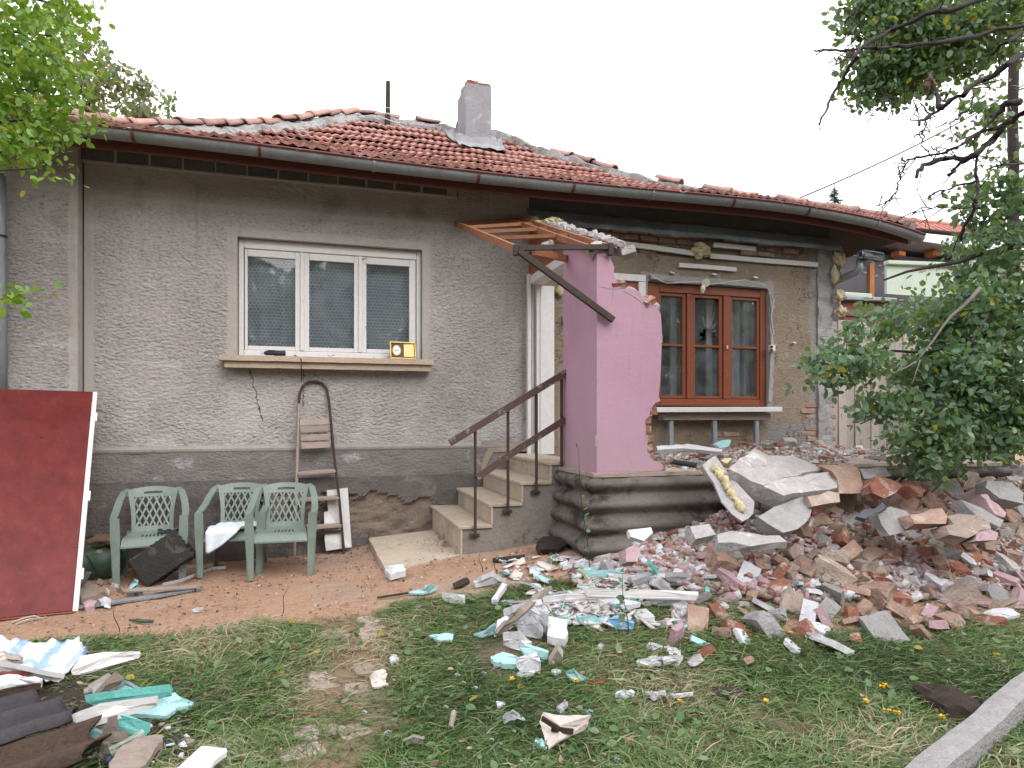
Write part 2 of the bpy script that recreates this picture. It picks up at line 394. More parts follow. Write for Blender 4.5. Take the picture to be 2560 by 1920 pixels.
def m_glass(tint=.93):
    n = N('window_glass'); tr0 = n.n('BsdfTransparent'); tr0.inputs[0].default_value = (tint, tint * 1.02, tint, 1); df = n.n('BsdfDiffuse'); df.inputs[0].default_value = (.42, .45, .50, 1); tr = n.n('MixShader'); n.t.links.new(n.mr(n.noise(n.coord(), 4, 5, .7), .35, .7, .05, .16), tr.inputs[0]); n.l(tr0, tr, 0, 1); n.l(df, tr, 0, 2); gl = n.n('BsdfGlossy'); gl.inputs['Roughness'].default_value = .03
    v = n.coord(); nb = n.bump(n.noise(v, 3, 2), .004, .5); n.t.links.new(nb, gl.inputs['Normal'])
    fr = n.n('Fresnel'); fr.inputs[0].default_value = 1.5; ms = n.n('MixShader'); n.t.links.new(n.math('MULTIPLY', fr.outputs[0], 1.9), ms.inputs[0])
    n.l(tr, ms, 0, 1); n.l(gl, ms, 0, 2); n.l(ms, n.out, 0, 0); return n.m
def m_sheer():
    n = N('sheer_fabric'); tr = n.n('BsdfTransparent'); df = n.n('BsdfDiffuse'); df.inputs[0].default_value = (.44, .54, .70, 1); ms = n.n('MixShader'); ms.inputs[0].default_value = .60  # bluish tint stands in for sky reflected in the panes
    n.l(tr, ms, 0, 1); n.l(df, ms, 0, 2); n.l(ms, n.out, 0, 0); return n.m
def m_ground():
    n = N('earth'); v = n.coord((1, 1, 1), False); at_ = n.n('Attribute'); at_.attribute_name = 'dirt'
    clay = n.ramp(n.noise(v, 2.2, 6, .7), [(.28, (.27, .15, .095)), (.5, (.37, .215, .135)), (.72, (.42, .285, .205))])
    clay = n.mix(.4, clay, n.ramp(n.noise(v, 38, 5, .75), [(.25, (.21, .125, .085)), (.75, (.54, .40, .31))]))
    clay = n.mix(n.mr(n.noise(v, 55, 4, .8), .64, .7), clay, (.13, .075, .05))
    grey = n.math('MULTIPLY', n.mr(n.noise(v, 1.1, 5, .6), .5, .66), .55); clay = n.mix(grey, clay, (.30, .24, .20))
    soil = n.ramp(n.noise(v, 9, 6, .7), [(.3, (.085, .065, .04)), (.55, (.15, .115, .08)), (.75, (.25, .195, .15))])
    col = n.mix(at_.outputs['Fac'], soil, clay)
    nb = n.bump(n.noise(v, 14, 5, .7), .03, 1.); nb = n.bump(n.noise(v, 90, 4, .8), .007, 1., nb)
    return n.done(col, .95, nb, spec=.1)
def m_streak(name, c, c2, rough=.6, spec=.4, metal=0., stretch=(1, 1, .25), rnd=.1):
    n = N(name); v = n.coord(stretch); k = n.noise(v, 5, 6, .7, .4)
    col = n.ramp(k, [(.3, c2), (.62, c)]); col = n.mix(.25, col, n.ramp(n.noise(v, 60, 3), [(.3, tuple(q * .6 for q in c)), (.7, tuple(min(1, q * 1.3) for q in c))]))
    return n.done(col, n.mr(k, .3, .7, rough - .1, rough + .15), n.bump(n.noise(v, 20, 4), .003, .7), metal, spec)
M = dict(
    stucco=m_stucco(), brown=m_brownwall(), pink=m_pink(), glass=m_glass(), sheer=m_sheer(), earth=m_ground(),
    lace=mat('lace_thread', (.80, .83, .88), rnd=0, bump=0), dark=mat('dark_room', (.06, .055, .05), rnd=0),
    rough2=mat('lower_roughcast', (.24, .222, .21), (.14, .128, .122), 5, .95, .03, 24, (1, 1, 1.7), 0, (.36, .35, .36), 3, .57, .7, spec=.1),
    ledge=mat('ledge_render', (.30, .28, .265), (.21, .195, .18), 4, .95, .006, 50, rnd=0, spec=.1),
    stone=mat('crumbling_base', (.15, .135, .128), (.085, .076, .073), 3, .95, .02, 30, rnd=0, spot=(.20, .18, .165), ssc=4, slo=.55, shi=.7, spec=.1),
    stone2=mat('old_stone', (.25, .20, .16), (.15, .12, .095), 4, .95, .016, 30, rnd=.2, spot=(.16, .13, .11), ssc=9, spec=.1),
    block=mat('frieze_block', (.135, .132, .13), (.085, .083, .082), 6, .95, .006, 50, rnd=.3, spec=.1), mortar=mat('pale_mortar', (.36, .35, .34), rnd=0),
    white=m_paint('old_white_paint', (.60, .58, .565), (.30, .22, .15), .64, 7), whitejamb=m_paint('white_board_paint', (.58, .565, .56), (.5, .42, .34), .72, 4),
    redwood=m_paint('red_brown_varnish', (.185, .055, .026), (.28, .13, .065), .6, 8, .4), redwood2=mat('red_panel', (.22, .055, .04), rnd=.1, rough=.5),
    sill=mat('sill_cement', (.45, .355, .275), (.33, .26, .205), 5, .9, .006, 40, rnd=0, spot=(.24, .19, .15), ssc=6, slo=.62, shi=.75, spec=.1),
    tile=mat('clay_tile', (.40, .212, .175), (.24, .125, .106), 9, .85, .006, 50, rnd=.7, spot=(.36, .27, .245), ssc=7, slo=.55, shi=.72, spec=.15),
    ridge=mat('ridge_clay', (.38, .225, .185), (.24, .14, .12), 7, .85, .006, 50, rnd=.5, spot=(.30, .27, .25), ssc=6, slo=.52, shi=.68, spec=.15),
    lichen=mat('ridge_mortar', (.34, .335, .33), (.19, .175, .165), 9, .95, .02, 30, rnd=.2, spot=(.13, .115, .105), ssc=16, slo=.55, shi=.62, spec=.1),
    cement=mat('chimney_cement', (.27, .27, .285), (.185, .183, .19), 3, .92, .006, 40, rnd=0, spot=(.37, .37, .39), ssc=5, slo=.56, shi=.7, spec=.1),
    brick=mat('red_brick', (.34, .15, .105), (.20, .085, .062), 12, .9, .02, 45, rnd=.45, spot=(.42, .34, .30), ssc=8, slo=.5, shi=.64, spec=.1),
    dustbrick=mat('dusty_brick', (.38, .26, .205), (.25, .16, .125), 13, .95, .02, 45, rnd=.4, spot=(.40, .33, .27), ssc=9, slo=.5, shi=.66, spec=.1),
    zinc=m_streak('zinc_gutter', (.24, .26, .265), (.16, .175, .18), .5, .4, .35), rim=m_paint('gutter_rim_paint', (.14, .035, .03), (.62, .60, .60), .6, 11, .5, (.6, 1, 1)),
    fascia=m_paint('fascia_paint', (.11, .032, .025), (.10, .06, .04), .6, 6, .6), darkwood=mat('dark_timber', (.055, .04, .032), rnd=.3, stretch=(.3, 1, 1)),
    flash=m_streak('lead_flashing', (.46, .53, .58), (.24, .28, .31), .45, .4, .5, (.5, 1, 1)), pipe=m_streak('grey_pipe', (.27, .30, .32), (.17, .19, .21), .5, .4, .3),
    conc=mat('old_concrete', (.25, .225, .20), (.15, .135, .12), 4, .95, .01, 40, rnd=.15, spot=(.10, .088, .08), ssc=5, slo=.56, shi=.72, spec=.1),
    roll=mat('grimy_concrete_rolls', (.16, .138, .122), (.085, .074, .068), 2.2, .95, .01, 45, (1, 1, 1.8), 0, (.04, .036, .034), 2.6, .48, .66, spec=.1),
    step=mat('step_stone', (.44, .37, .29), (.32, .265, .205), 4, .85, .004, 50, rnd=.2, spot=(.22, .18, .145), ssc=5, slo=.57, shi=.72, spec=.2),
    floor=mat('dusty_floor', (.42, .35, .30), (.27, .22, .19), 5, .95, .02, 30, rnd=0, spot=(.5, .46, .43), ssc=14, slo=.55, shi=.66, spec=.1),
    iron=m_paint('rusty_iron', (.05, .03, .027), (.12, .05, .03), .55, 9, .7), rail=m_paint('worn_rail_wood', (.085, .05, .045), (.27, .225, .20), .55, 7, .7, (1, 4, 1)),
    tanwood=mat('fresh_batten', (.26, .105, .05), (.16, .06, .032), 4, .75, .004, 60, (5, 1, 5), .4, (.12, .06, .035), 5, .62, .74), greywood=mat('grey_timber', (.33, .27, .225), (.19, .15, .125), 5, .85, .005, 50, (1, 6, 6), .35),
    burnt=mat('blackened_timber', (.075, .058, .05), (.028, .022, .02), 5, .8, .006, 50, (6, 1, 6), .2, (.2, .16, .13), 8, .63, .72), blackwood=mat('rotten_wood', (.07, .05, .04), (.03, .022, .018), 6, .95, .02, 30, (1, 5, 5), .2),
    plast=m_streak('green_grey_plastic', (.165, .205, .18), (.125, .16, .14), .42, .45, 0., (1, 1, 1)), plastgrime=None,
    cloth=mat('pale_cloth', (.66, .72, .78), (.52, .58, .66), 6, .9, .004, 90, rnd=0), doorred=None, doorwhite=m_paint('door_edge_white', (.72, .69, .66), (.45, .33, .2), .62, 10),
    blackp=mat('black_plastic', (.018, .016, .015), (.03, .026, .024), 6, .35, .004, 40, rnd=0, spot=(.06, .05, .045), ssc=9), greenp=mat('green_bottle', (.05, .085, .055), rough=.35, rnd=0),
    burlap=mat('brown_sacking', (.17, .115, .07), rough=.95, bump=.01, bsc=60), gold=mat('gilt_frame', (.55, .38, .09), rough=.3, metal=.6, rnd=0), clockw=mat('clock_face', (.75, .76, .76), rnd=0, bump=0, rough=.3),
    clockd=mat('clock_board', (.07, .05, .04), rnd=0, rough=.4), yellowp=mat('flower_print', (.75, .64, .30), (.62, .50, .2), 9, .4, 0, rnd=0, spot=(.5, .16, .03), ssc=22, slo=.6, shi=.68), navy=mat('dark_blue_plastic', (.02, .026, .04), rough=.45, rnd=0),
    foam=mat('white_foam', (.56, .56, .58), (.44, .44, .46), 8, .8, .006, 90, rnd=.12, spot=(.58, .55, .52), ssc=9, slo=.6, shi=.75), paper=mat('old_paper', (.50, .44, .40), (.38, .32, .29), 6, .85, .004, 50, rnd=.25),
    cyan=mat('cyan_foam_board', (.32, .52, .53), (.25, .44, .46), 6, .75, .004, 80, rnd=.2, spot=(.62, .74, .74), ssc=9, slo=.62, shi=.75), teal=mat('teal_foam', (.17, .52, .47), (.12, .42, .39), 6, .75, .004, 80, rnd=.15), bluef=mat('blue_foam', (.22, .44, .66), rough=.8, rnd=0),
    metal=mat('galvanised_strip', (.62, .63, .66), (.45, .46, .5), 9, .4, .002, 60, metal=.5), pu=mat('yellow_foam', (.60, .53, .33), (.40, .31, .16), 16, .9, .015, 50, rnd=.3),
    concl=mat('pale_concrete', (.46, .435, .43), (.30, .28, .27), 11, .95, .02, 45, rnd=.25, spot=(.58, .56, .55), ssc=6, slo=.57, shi=.7, spec=.1), grey=mat('grey_concrete', (.36, .35, .345), (.23, .22, .215), 11, .95, .02, 45, rnd=.25, spec=.1),
    pinkc=mat('pink_plaster', (.42, .28, .305), (.33, .24, .25), 9, .95, .01, 50, rnd=.25, spot=(.45, .40, .38), ssc=6, spec=.1), beige=mat('beige_plaster', (.41, .325, .275), (.27, .21, .175), 12, .95, .022, 40, rnd=.3, spot=(.5, .43, .38), ssc=6, spec=.1),
    crumb=mat('rubble_dust', (.36, .29, .25), (.21, .155, .125), 14, .95, .03, 30, rnd=0, spot=(.5, .46, .44), ssc=22, slo=.55, shi=.62, spec=.1),
    asb=mat('black_corrugated', (.055, .05, .055), (.028, .025, .028), 5, .7, .008, 60, rnd=.1, spot=(.17, .16, .165), ssc=5, slo=.6, shi=.72), asbb=mat('brown_corrugated', (.085, .055, .04), (.035, .025, .02), 4, .9, .02, 30, rnd=.1, spot=(.17, .11, .07), ssc=4, slo=.6, shi=.75),
    bag=None, leafA=m_leaf('bright_leaf', (.075, .175, .022), (.13, .26, .03), (.22, .35, .045), .02), leafB=m_leaf('plum_leaf', (.06, .125, .07), (.105, .195, .11), (.18, .27, .18), .009),
    leafC=m_leaf('dark_leaf', (.05, .105, .058), (.08, .15, .078), (.13, .20, .115), .01), leafD=m_leaf('far_leaf', (.09, .115, .085), (.13, .155, .105), (.17, .185, .13), .06), leafW=m_leaf('weed_leaf', (.05, .12, .04), (.09, .18, .065), (.20, .26, .15), .02),
    bark=mat('dark_bark', (.045, .036, .034), (.022, .018, .018), 9, .9, .01, 40, rnd=.2), barkg=mat('pale_bark', (.20, .17, .15), (.11, .095, .085), 9, .9, .006, 40, rnd=.2), plum=mat('plum_skin', (.035, .04, .085), rough=.45, rnd=.2), yellow=mat('yellow_petal', (.72, .42, .012), rnd=.2, bump=0),
    grass=m_grass('cut_grass', [(0, (.045, .08, .025)), (.25, (.075, .135, .038)), (.5, (.115, .19, .055)), (.7, (.155, .21, .08)), (.83, (.24, .23, .13)), (1, (.42, .35, .24))]),
    litter=m_grass('dry_litter', [(0, (.07, .035, .02)), (.5, (.16, .08, .05)), (.8, (.28, .17, .11)), (1, (.42, .32, .24))]),
    farwall=mat('neighbour_wall', (.62, .60, .58), rnd=0), shed=mat('grey_shed', (.085, .082, .098), (.06, .058, .07), 3, .6, .002, 40, rnd=.1), palegreen=mat('pale_green_paint', (.42, .49, .40), (.36, .43, .35), 4, .6, rnd=.1), board=mat('pale_boards', (.50, .44, .40), (.40, .345, .31), 3, .85, .004, 50, (3, 3, .4), .22),
    terra=mat('maroon_board', (.20, .085, .06), (.14, .06, .045), 4, .8, rnd=.1), roof2=mat('neighbour_tile', (.38, .15, .115), (.25, .095, .075), 9, .85, .004, 40, rnd=.4), orange=mat('orange_timber', (.45, .17, .06), rnd=.2), wire=mat('black_wire', (.015, .015, .015), rnd=0, bump=0), socket=mat('socket_box', (.03, .028, .027), rnd=0), ivory=mat('ivory_plastic', (.66, .62, .52), rnd=.1), conif=mat('fir_needle', (.03, .055, .035), rnd=0, bump=0))
def m_door():
    n = N('maroon_door_varnish'); v = n.coord((1, 1, .18), False); k = n.noise(n.coord((1, 1, 1), False), 1.5, 5, .6)
    col = n.ramp(n.noise(v, 9, 6, .7, .3), [(.3, (.085, .011, .010)), (.55, (.125, .016, .014)), (.75, (.15, .027, .024))])
    col = n.mix(n.math('MULTIPLY', n.mr(n.noise(n.coord((6, 6, 1), False), 6, 4), .62, .75), .25), col, (.22, .08, .075))
    return n.done(col, n.mr(k, .35, .7, .34, .5), n.bump(n.noise(n.coord((1, 1, .5), False), 14, 4), .003, .6), spec=.22)
M['doorred'] = m_door()
def m_bag():
    n = N('striped_sheeting'); tc = n.n('TexCoord'); sp = n.n('SeparateXYZ'); n.l(tc, sp, 'UV', 0) if False else n.t.links.new(tc.outputs['UV'], sp.inputs[0])
    s_ = n.math('FRACT', n.math('MULTIPLY', sp.outputs[0], 2.3)); t_ = n.math('FRACT', n.math('MULTIPLY', sp.outputs[1], 1.5))
    a = n.math('GREATER_THAN', s_, .72); b = n.math('GREATER_THAN', t_, .86)
    col = n.mix(n.math('MAXIMUM', a, b), (.50, .55, .64), (.13, .27, .56)); v = n.coord()
    col = n.mix(.25, col, n.ramp(n.noise(v, 5, 4), [(.3, (.45, .5, .6)), (.7, (.85, .87, .9))]))
    return n.done(col, .5, n.bump(n.noise(v, 160, 2), .001, .6))
M['bag'] = m_bag()
# ---------------------------------------------------------------- ground
_bp = [(-300, 1620), (0, 1598), (150, 1590), (330, 1578), (480, 1562), (640, 1535), (800, 1522), (950, 1500), (1050, 1478), (1180, 1465), (1300, 1440), (1420, 1425), (1560, 1420)]
_bw = sorted((tuple(gp(*p)[:2]) for p in _bp)); _bx = [p[0] for p in _bw]; _by = [p[1] for p in _bw]
_pa, _pb = gp(900, 1545), gp(830, 1905)
def dirt(x, y):
    e = y - np.interp(x, _bx, _by) + .20 + .16 * fbm(x, y, 2.2, 4)
    d = sst(e / .14 + .5)
    t = np.clip((y - _pb.y) / (_pa.y - _pb.y), -.3, 1.2); px = _pb.x + t * (_pa.x - _pb.x)
    path = sst(1.25 - np.abs(x - px) / .30 + 1.1 * fbm(x + 40, y, 1.7, 3)) * (y > -5.2)
    rb = sst((x - 2.6) / .3) * sst((y + 3.75) / .3)
    return d, path, rb
gx = np.concatenate([[-260, -120, -60, -30, -15, -8, -5], np.arange(-3.6, 8.01, .045), [9, 12, 18, 30, 60, 120, 260]])
gy = np.concatenate([[-200, -90, -40, -20, -11, -8], np.arange(-6.4, .62, .045), [1.5, 4, 8, 14, 25, 50, 120, 300]])
X_, Y_ = np.meshgrid(gx, gy, indexing='ij'); d_, p_, r_ = dirt(X_, Y_)
Z_ = g(X_, Y_) + .012 * fbm(X_, Y_, 9, 3) - .0
nx, ny = X_.shape; I_ = np.arange(nx * ny).reshape(nx, ny)
Fq = np.stack([I_[:-1, :-1], I_[1:, :-1], I_[1:, 1:], I_[:-1, 1:]], -1).reshape(-1, 4)
tag(link('ground', npmesh('ground', np.stack([X_, Y_, Z_], -1).reshape(-1, 3), Fq, M['earth'], {'dirt': np.maximum(d_, np.maximum(p_ * .35, r_ * .8)).ravel()}, True)), kind='structure')
# ================================================================ THE HOUSE
HL, HR, HB = -2.6, 6.36, 7.6
house = thing('house', 'grey roughcast single storey house with a sagging red tiled roof and square chimney', 'house', (1.8, 0, 0))
def wall_holes(b, x0, x1, z0, z1, holes, y, th, mi=0, step=None):
    xs = sorted({x0, x1, *[h[0] for h in holes], *[h[1] for h in holes]}); zs = sorted({z0, z1, *[h[2] for h in holes], *[h[3] for h in holes]})
    v = []; ix = {}
    for i, x in enumerate(xs):
        for k, z in enumerate(zs):
            for j, yy in enumerate((y, y + th)): ix[i, k, j] = len(v); v.append((x, yy, z))
    solid = lambda i, k: 0 <= i < len(xs) - 1 and 0 <= k < len(zs) - 1 and not any(h[0] - 1e-6 <= xs[i] and xs[i + 1] <= h[1] + 1e-6 and h[2] - 1e-6 <= zs[k] and zs[k + 1] <= h[3] + 1e-6 for h in holes)
    f = []
    for i in range(len(xs) - 1):
        for k in range(len(zs) - 1):
            if not solid(i, k): continue
            A = lambda a, c, j: ix[i + a, k + c, j]
            f += [(A(0, 0, 0), A(1, 0, 0), A(1, 1, 0), A(0, 1, 0)), (A(0, 0, 1), A(0, 1, 1), A(1, 1, 1), A(1, 0, 1))]
            if not solid(i - 1, k): f.append((A(0, 0, 0), A(0, 1, 0), A(0, 1, 1), A(0, 0, 1)))
            if not solid(i + 1, k): f.append((A(1, 0, 0), A(1, 0, 1), A(1, 1, 1), A(1, 1, 0)))
            if not solid(i, k - 1): f.append((A(0, 0, 0), A(0, 0, 1), A(1, 0, 1), A(1, 0, 0)))
            if not solid(i, k + 1): f.append((A(0, 1, 0), A(1, 1, 0), A(1, 1, 1), A(0, 1, 1)))
    b.add(v, f, mi)
WX0, WX1, WZ0, WZ1 = -.715, 1.095, 2.085, 3.255
b = MB(); wall_holes(b, -2.02, 2.28, 1.19, 3.83, [(WX0, WX1, WZ0, WZ1)], 0, .34); b.span(-2.02, 1.48, .03, .34, 3.832, 4.2)
b.span(1.48, 2.28, 0, .34, 3.832, 4.2)
front = b.build('wall', M['stucco'], house)
def rough_block(x0, x1, z0, z1, y0, y1, amp, s):            # a wall strip with an uneven face
    nx_, nz_ = int((x1 - x0) / .05) + 1, int((z1 - z0) / .05) + 1
    xs, zs = np.linspace(x0, x1, nx_), np.linspace(z0, z1, nz_); G, H = np.meshgrid(xs, zs, indexing='ij')
    D = amp * fbm(G, H, s, 4); return [[Vector((G[i, k], y0 + D[i, k], H[i, k])) for k in range(nz_)] for i in range(nx_)]
b = MB(); b.slab(rough_block(HL, -2.035, 0, 4.2, -.12, .3, .012, 2), (0, .42, 0)); b.build('corner_wall', M['stucco'], house, fix=True)
b = MB(); b.span(HL, HL + .3, .31, HB, 0, 4.2); b.span(HR - .3, HR, .36, HB, 0, 3.8); b.span(HL + .3, HR - .3, HB - .3, HB, 0, 4.2); b.build('wall', M['stucco'], house)
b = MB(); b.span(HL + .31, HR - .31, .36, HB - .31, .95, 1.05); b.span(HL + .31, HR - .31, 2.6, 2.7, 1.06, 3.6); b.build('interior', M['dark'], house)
# frieze of blocks under the eave
b0 = MB().box((0, 0, 0), (.268, .09, .166), None, .006).mesh('frieze_block', M['block']); x = -1.9; k = 0
while x < 1.4:
    link('block', b0, front, Matrix.Translation((x, .005 + random.uniform(-.004, .004), 3.925)) @ Matrix.Rotation(random.uniform(-.006, .006), 4, 'Y')); x += .284
b = MB(); b.span(-2.03, 1.46, -.046, .02, 3.826, 3.840); b.span(-2.03, 1.46, -.036, .02, 3.842, 4.02); b.build('mortar', M['mortar'], front)
# plinth bands
P_ = rough_block(-2.03, 2.1, .88, 1.18, -.05, 0, .012, 5); b = MB().slab(P_, (0, .045, 0)); b.build('plinth_band', M['rough2'], house, fix=True)
b = MB(); n_ = 46
b.slab([[Vector((-2.03 + 4.13 * i / n_, y + .004 * float(fbm(i * .7, y * 30, 1, 2)), z)) for y, z in ((-.062, 1.165), (-.064, 1.186), (-.004, 1.215))] for i in range(n_ + 1)], (0, .012, -.02)); b.build('plinth_ledge', M['ledge'], house, fix=True)
# lower base: plaster shell fallen away in places, the stones behind it a few centimetres deeper
nx_, nz_ = 150, 36; xs = np.linspace(-2.03, 2.1, nx_); zs = np.linspace(-.1, .885, nz_); G, H = np.meshgrid(xs, zs, indexing='ij')
fall = sst((fbm(G + 3, H * 1.8, 1.5, 4) + .35 * sst((G - .35) / .5) * sst((.80 - H) / .15) - .26 - .5 * sst((H - .72) / .1)) / .035)
Yb = -.075 + .010 * fbm(G, H, 7, 3) + fall * (.036 + .03 * fbm(G, H * 2, 6, 3)) - .02 * np.exp(-((fall - .15) / .12) ** 2)
b = MB().slab([[Vector((G[i, k], Yb[i, k], H[i, k])) for k in range(nz_)] for i in range(nx_)], (0, .12, 0))
mi = [0] * len(b.f); c_ = 0
for i in range(nx_ - 1):
    for k in range(nz_ - 1): mi[c_] = 1 if fall[i, k] > .6 else 0; c_ += 2
b.m = mi; b.build('base', [M['stone'], M['stone2']], house, fix=True)
# ---- white window
win = MB(); YF = .085
def X(px, y=YF, py=750): return on_y(px, py, y).x
px_l = [619, 773, 916]; px_r = [738, 885, 1023]; xl = [X(p) for p in px_l]; xr = [X(p) for p in px_r]
zt, zb = on_y(760, 648, YF).z - .006, on_y(760, 868, YF).z
win.span(WX0 + .004, WX0 + .05, YF - .015, YF + .07, WZ0, WZ1 - .003, .005); win.span(WX1 - .05, WX1 - .004, YF - .015, YF + .07, WZ0, WZ1 - .003, .005)
win.span(WX0 + .052, WX1 - .052, YF - .015, YF + .07, WZ1 - .095, WZ1 - .004, .005); win.span(WX0 + .052, WX1 - .052, YF - .02, YF + .07, WZ0, zb - .045, .005)
frame = win.build('window', M['white'], house); tag(frame, 'white three part window with lace curtains and flaking paint')
mids = [WX0 + .055, (xr[0] + xl[1]) / 2, (xr[1] + xl[2]) / 2, WX1 - .055]
lacem = MB(); sheer = MB()
for i in range(3):
    a, c = mids[i] + .003, mids[i + 1] - .003; b = MB()
    b.span(a, xl[i], YF - .003, YF + .05, zb - .042, WZ1 - .098, .004); b.span(xr[i], c, YF - .003, YF + .05, zb - .042, WZ1 - .098, .004)
    b.span(xl[i] + .001, xr[i] - .001, YF - .003, YF + .05, zt, WZ1 - .098, .004); b.span(xl[i] + .001, xr[i] - .001, YF - .003, YF + .05, zb - .042, zb, .004)
    sash = b.build('sash', M['white'], frame)
    g_ = MB().span(xl[i] + .001, xr[i] - .001, YF + .02, YF + .024, zb + .001, zt - .001).build('pane', M['glass'], sash)
for m_ in (1, 2):                                              # mullion cover strips
    MB().span(mids[m_] - .018, mids[m_] + .018, YF - .022, YF - .005, zb - .04, WZ1 - .1, .004).build('mullion', M['white'], frame)
# lace: hexagon net of threads hung behind the panes, gathered in the left one
hx = .022; w3 = hx * math.sqrt(3)
def fold(x, z):
    k = .8 if x < -.1 else .15
    return YF + .13 + k * (.020 * math.sin(x * 42 + .6 * z) + .012 * math.sin(x * 21 + 1))
def thread(p, q, w=.0028):
    d = Vector((q[0] - p[0], q[1] - p[1])); n2 = Vector((-d.y, d.x)).normalized() * w / 2; o = len(lacem.v)
    for (x, z), sg in ((p, 1), (p, -1), (q, -1), (q, 1)): lacem.v.append((x + n2.x * sg, fold(x, z), z + n2.y * sg))
    lacem.f.append([o, o + 1, o + 2, o + 3]); lacem.m.append(0)
r_ = 0; z = zb - .02
while z < zt:
    x = WX0 + .08 + (w3 / 2 if r_ % 2 else 0)
    while x < WX1 - .06:
        thread((x, z), (x, z + hx), .003)
        thread((x, z + hx), (x + w3 / 2, z + hx * 1.5), .0068); thread((x, z + hx), (x - w3 / 2, z + hx * 1.5), .0068); x += w3
    z += hx * 1.5; r_ += 1
lace = lacem.build('curtain', M['lace'], frame)
sheer.slab([[Vector((x, fold(x, z) + .006, z)) for z in (zb - .03, zt + .01)] for x in np.linspace(WX0 + .06, WX1 - .06, 160)], (0, .0005, 0)); sheer.build('curtain_sheer', M['sheer'], lace)
# ---- window sill, two courses
b = MB(); n_ = 40
for (x0, x1, y0, z0, z1) in ((-.855, 1.185, -.17, 2.03, 2.082), (-.815, 1.165, -.135, 1.965, 2.028)):
    b.slab([[Vector((x0 + (x1 - x0) * i / n_, y0 + .006 * float(fbm(i * .6, z0 * 9, 1, 3)), zz + .004 * float(fbm(i * .5, zz * 11, 1, 2)))) for zz in (z0, z1)] for i in range(n_ + 1)], (0, .168 if y0 < -.15 else .133, 0))
b.build('window_sill', M['sill'], house, fix=True)
# ---- right-hand wall (inside of the demolished porch)
RX0, RX1, RZ0, RZ1 = 3.75, 5.41, 1.62, 3.09
nx_, nz_ = 96, 66; xs = np.linspace(2.285, HR, nx_); zs = np.linspace(.95, 3.78, nz_); G, H = np.meshgrid(xs, zs, indexing='ij')
dep = .012 * fbm(G, H, 5, 4) + .03 * sst((H - 3.40) / .03) * (G < 5.9) + .025 * sst((fbm(G + 7, H, 1.6, 4) - .16) / .04) * (H < 1.7)
hol = {(i, k) for i in range(nx_ - 1) for k in range(nz_ - 1) if RX0 - .02 < xs[i] and xs[i + 1] < RX1 + .02 and RZ0 - .02 < zs[k] and zs[k + 1] < RZ1 + .02}
b = MB().slab([[Vector((G[i, k], dep[i, k], H[i, k])) for k in range(nz_)] for i in range(nx_)], (0, .35, 0), hol)
rwall = b.build('porch_wall', M['brown'], house, fix=True); tag(rwall, 'bare brown render with exposed bricks around the red window')
bk = [MB().box((0, 0, 0), (.235, .1, .06), None, .009, 0, .006).mesh('brick', M['dustbrick']) for _ in range(5)]
for r_ in range(5):
    x = 2.5 + (r_ % 2) * .13
    while x < 5.85:
        keep = float(fbm(x, r_ * .5, 1.1, 3)) > (-.35 if r_ > 1 else .02) and not 4.62 < x < 4.86
        if keep: link('brick', random.choice(bk), rwall, Matrix.Translation((x, .035 + random.uniform(-.012, .016), 3.435 + r_ * .071)) @ Euler((0, random.uniform(-.03, .03), random.uniform(-.05, .05))).to_matrix().to_4x4())
        x += .25
for r_ in range(9):                                                       # bricks showing low on the wall and up its right edge
    for x in (4.62, 4.87, 5.12, 6.02, 6.27 - .02):
        if x < 6 and r_ > 2 or random.random() < .12: continue
        link('brick', random.choice(bk), rwall, Matrix.Translation((x + (r_ % 2) * .08, .046 + random.uniform(-.010, .008), 1.13 + r_ * .072)) @ Euler((0, 0, random.uniform(-.05, .05))).to_matrix().to_4x4())
def strip(pts, w, t, y, name='plaster_strip', m_='whitejamb', par=None):
    MB().sweep([on_y(*p, y) for p in pts], w, t, (0, 0, 1)).build(name, M[m_], par or house)
strip([(1500, 602), (1640, 620), (1735, 634)], .055, .03, -.035); strip([(1775, 640), (1900, 651), (2043, 662)], .055, .03, -.035)
strip([(1782, 612), (1835, 617), (1887, 623)], .055, .035, -.03, 'batten'); strip([(1697, 663), (1770, 668), (1840, 674)], .05, .03, -.03, 'batten')
strip([(1625, 690), (1700, 701), (1800, 704), (1915, 714)], .07, .035, -.022, 'cement_strip', 'grey')
strip([(1926, 735), (1930, 860), (1924, 1004)], .05, .03, -.022, 'cement_strip', 'grey')
# wall junction corner: cement, bricks and yellow foam lumps
b = MB(); b.slab(rough_block(6.15, 6.38, 1.0, 3.72, -.03, 0, .05, 5), (0, .1, 0)); b.build('corner_strip', M['grey'], house, fix=True)
for i, (px, py, r0, sq) in enumerate(((2097, 650, .085, (1, .7, 1.5)), (2088, 690, .08, (.9, .7, 1.8)), (2096, 742, .07, (1, .7, 1.5)), (2104, 778, .075, (1.2, .7, 1)), (2075, 938, .05, (1, .7, 1.3)), (1752, 620, .085, (1.3, .7, .8)), (1765, 632, .06, (1.3, .7, .8)), (1747, 640, .05, (1, .7, .9)))):
    me = blob(r0 * .85, i + 3, sq, .55, 3, 3.2); me.materials.append(M['pu']); link('foam_lump', me, house, Matrix.Translation(on_y(px, py, -.07)))
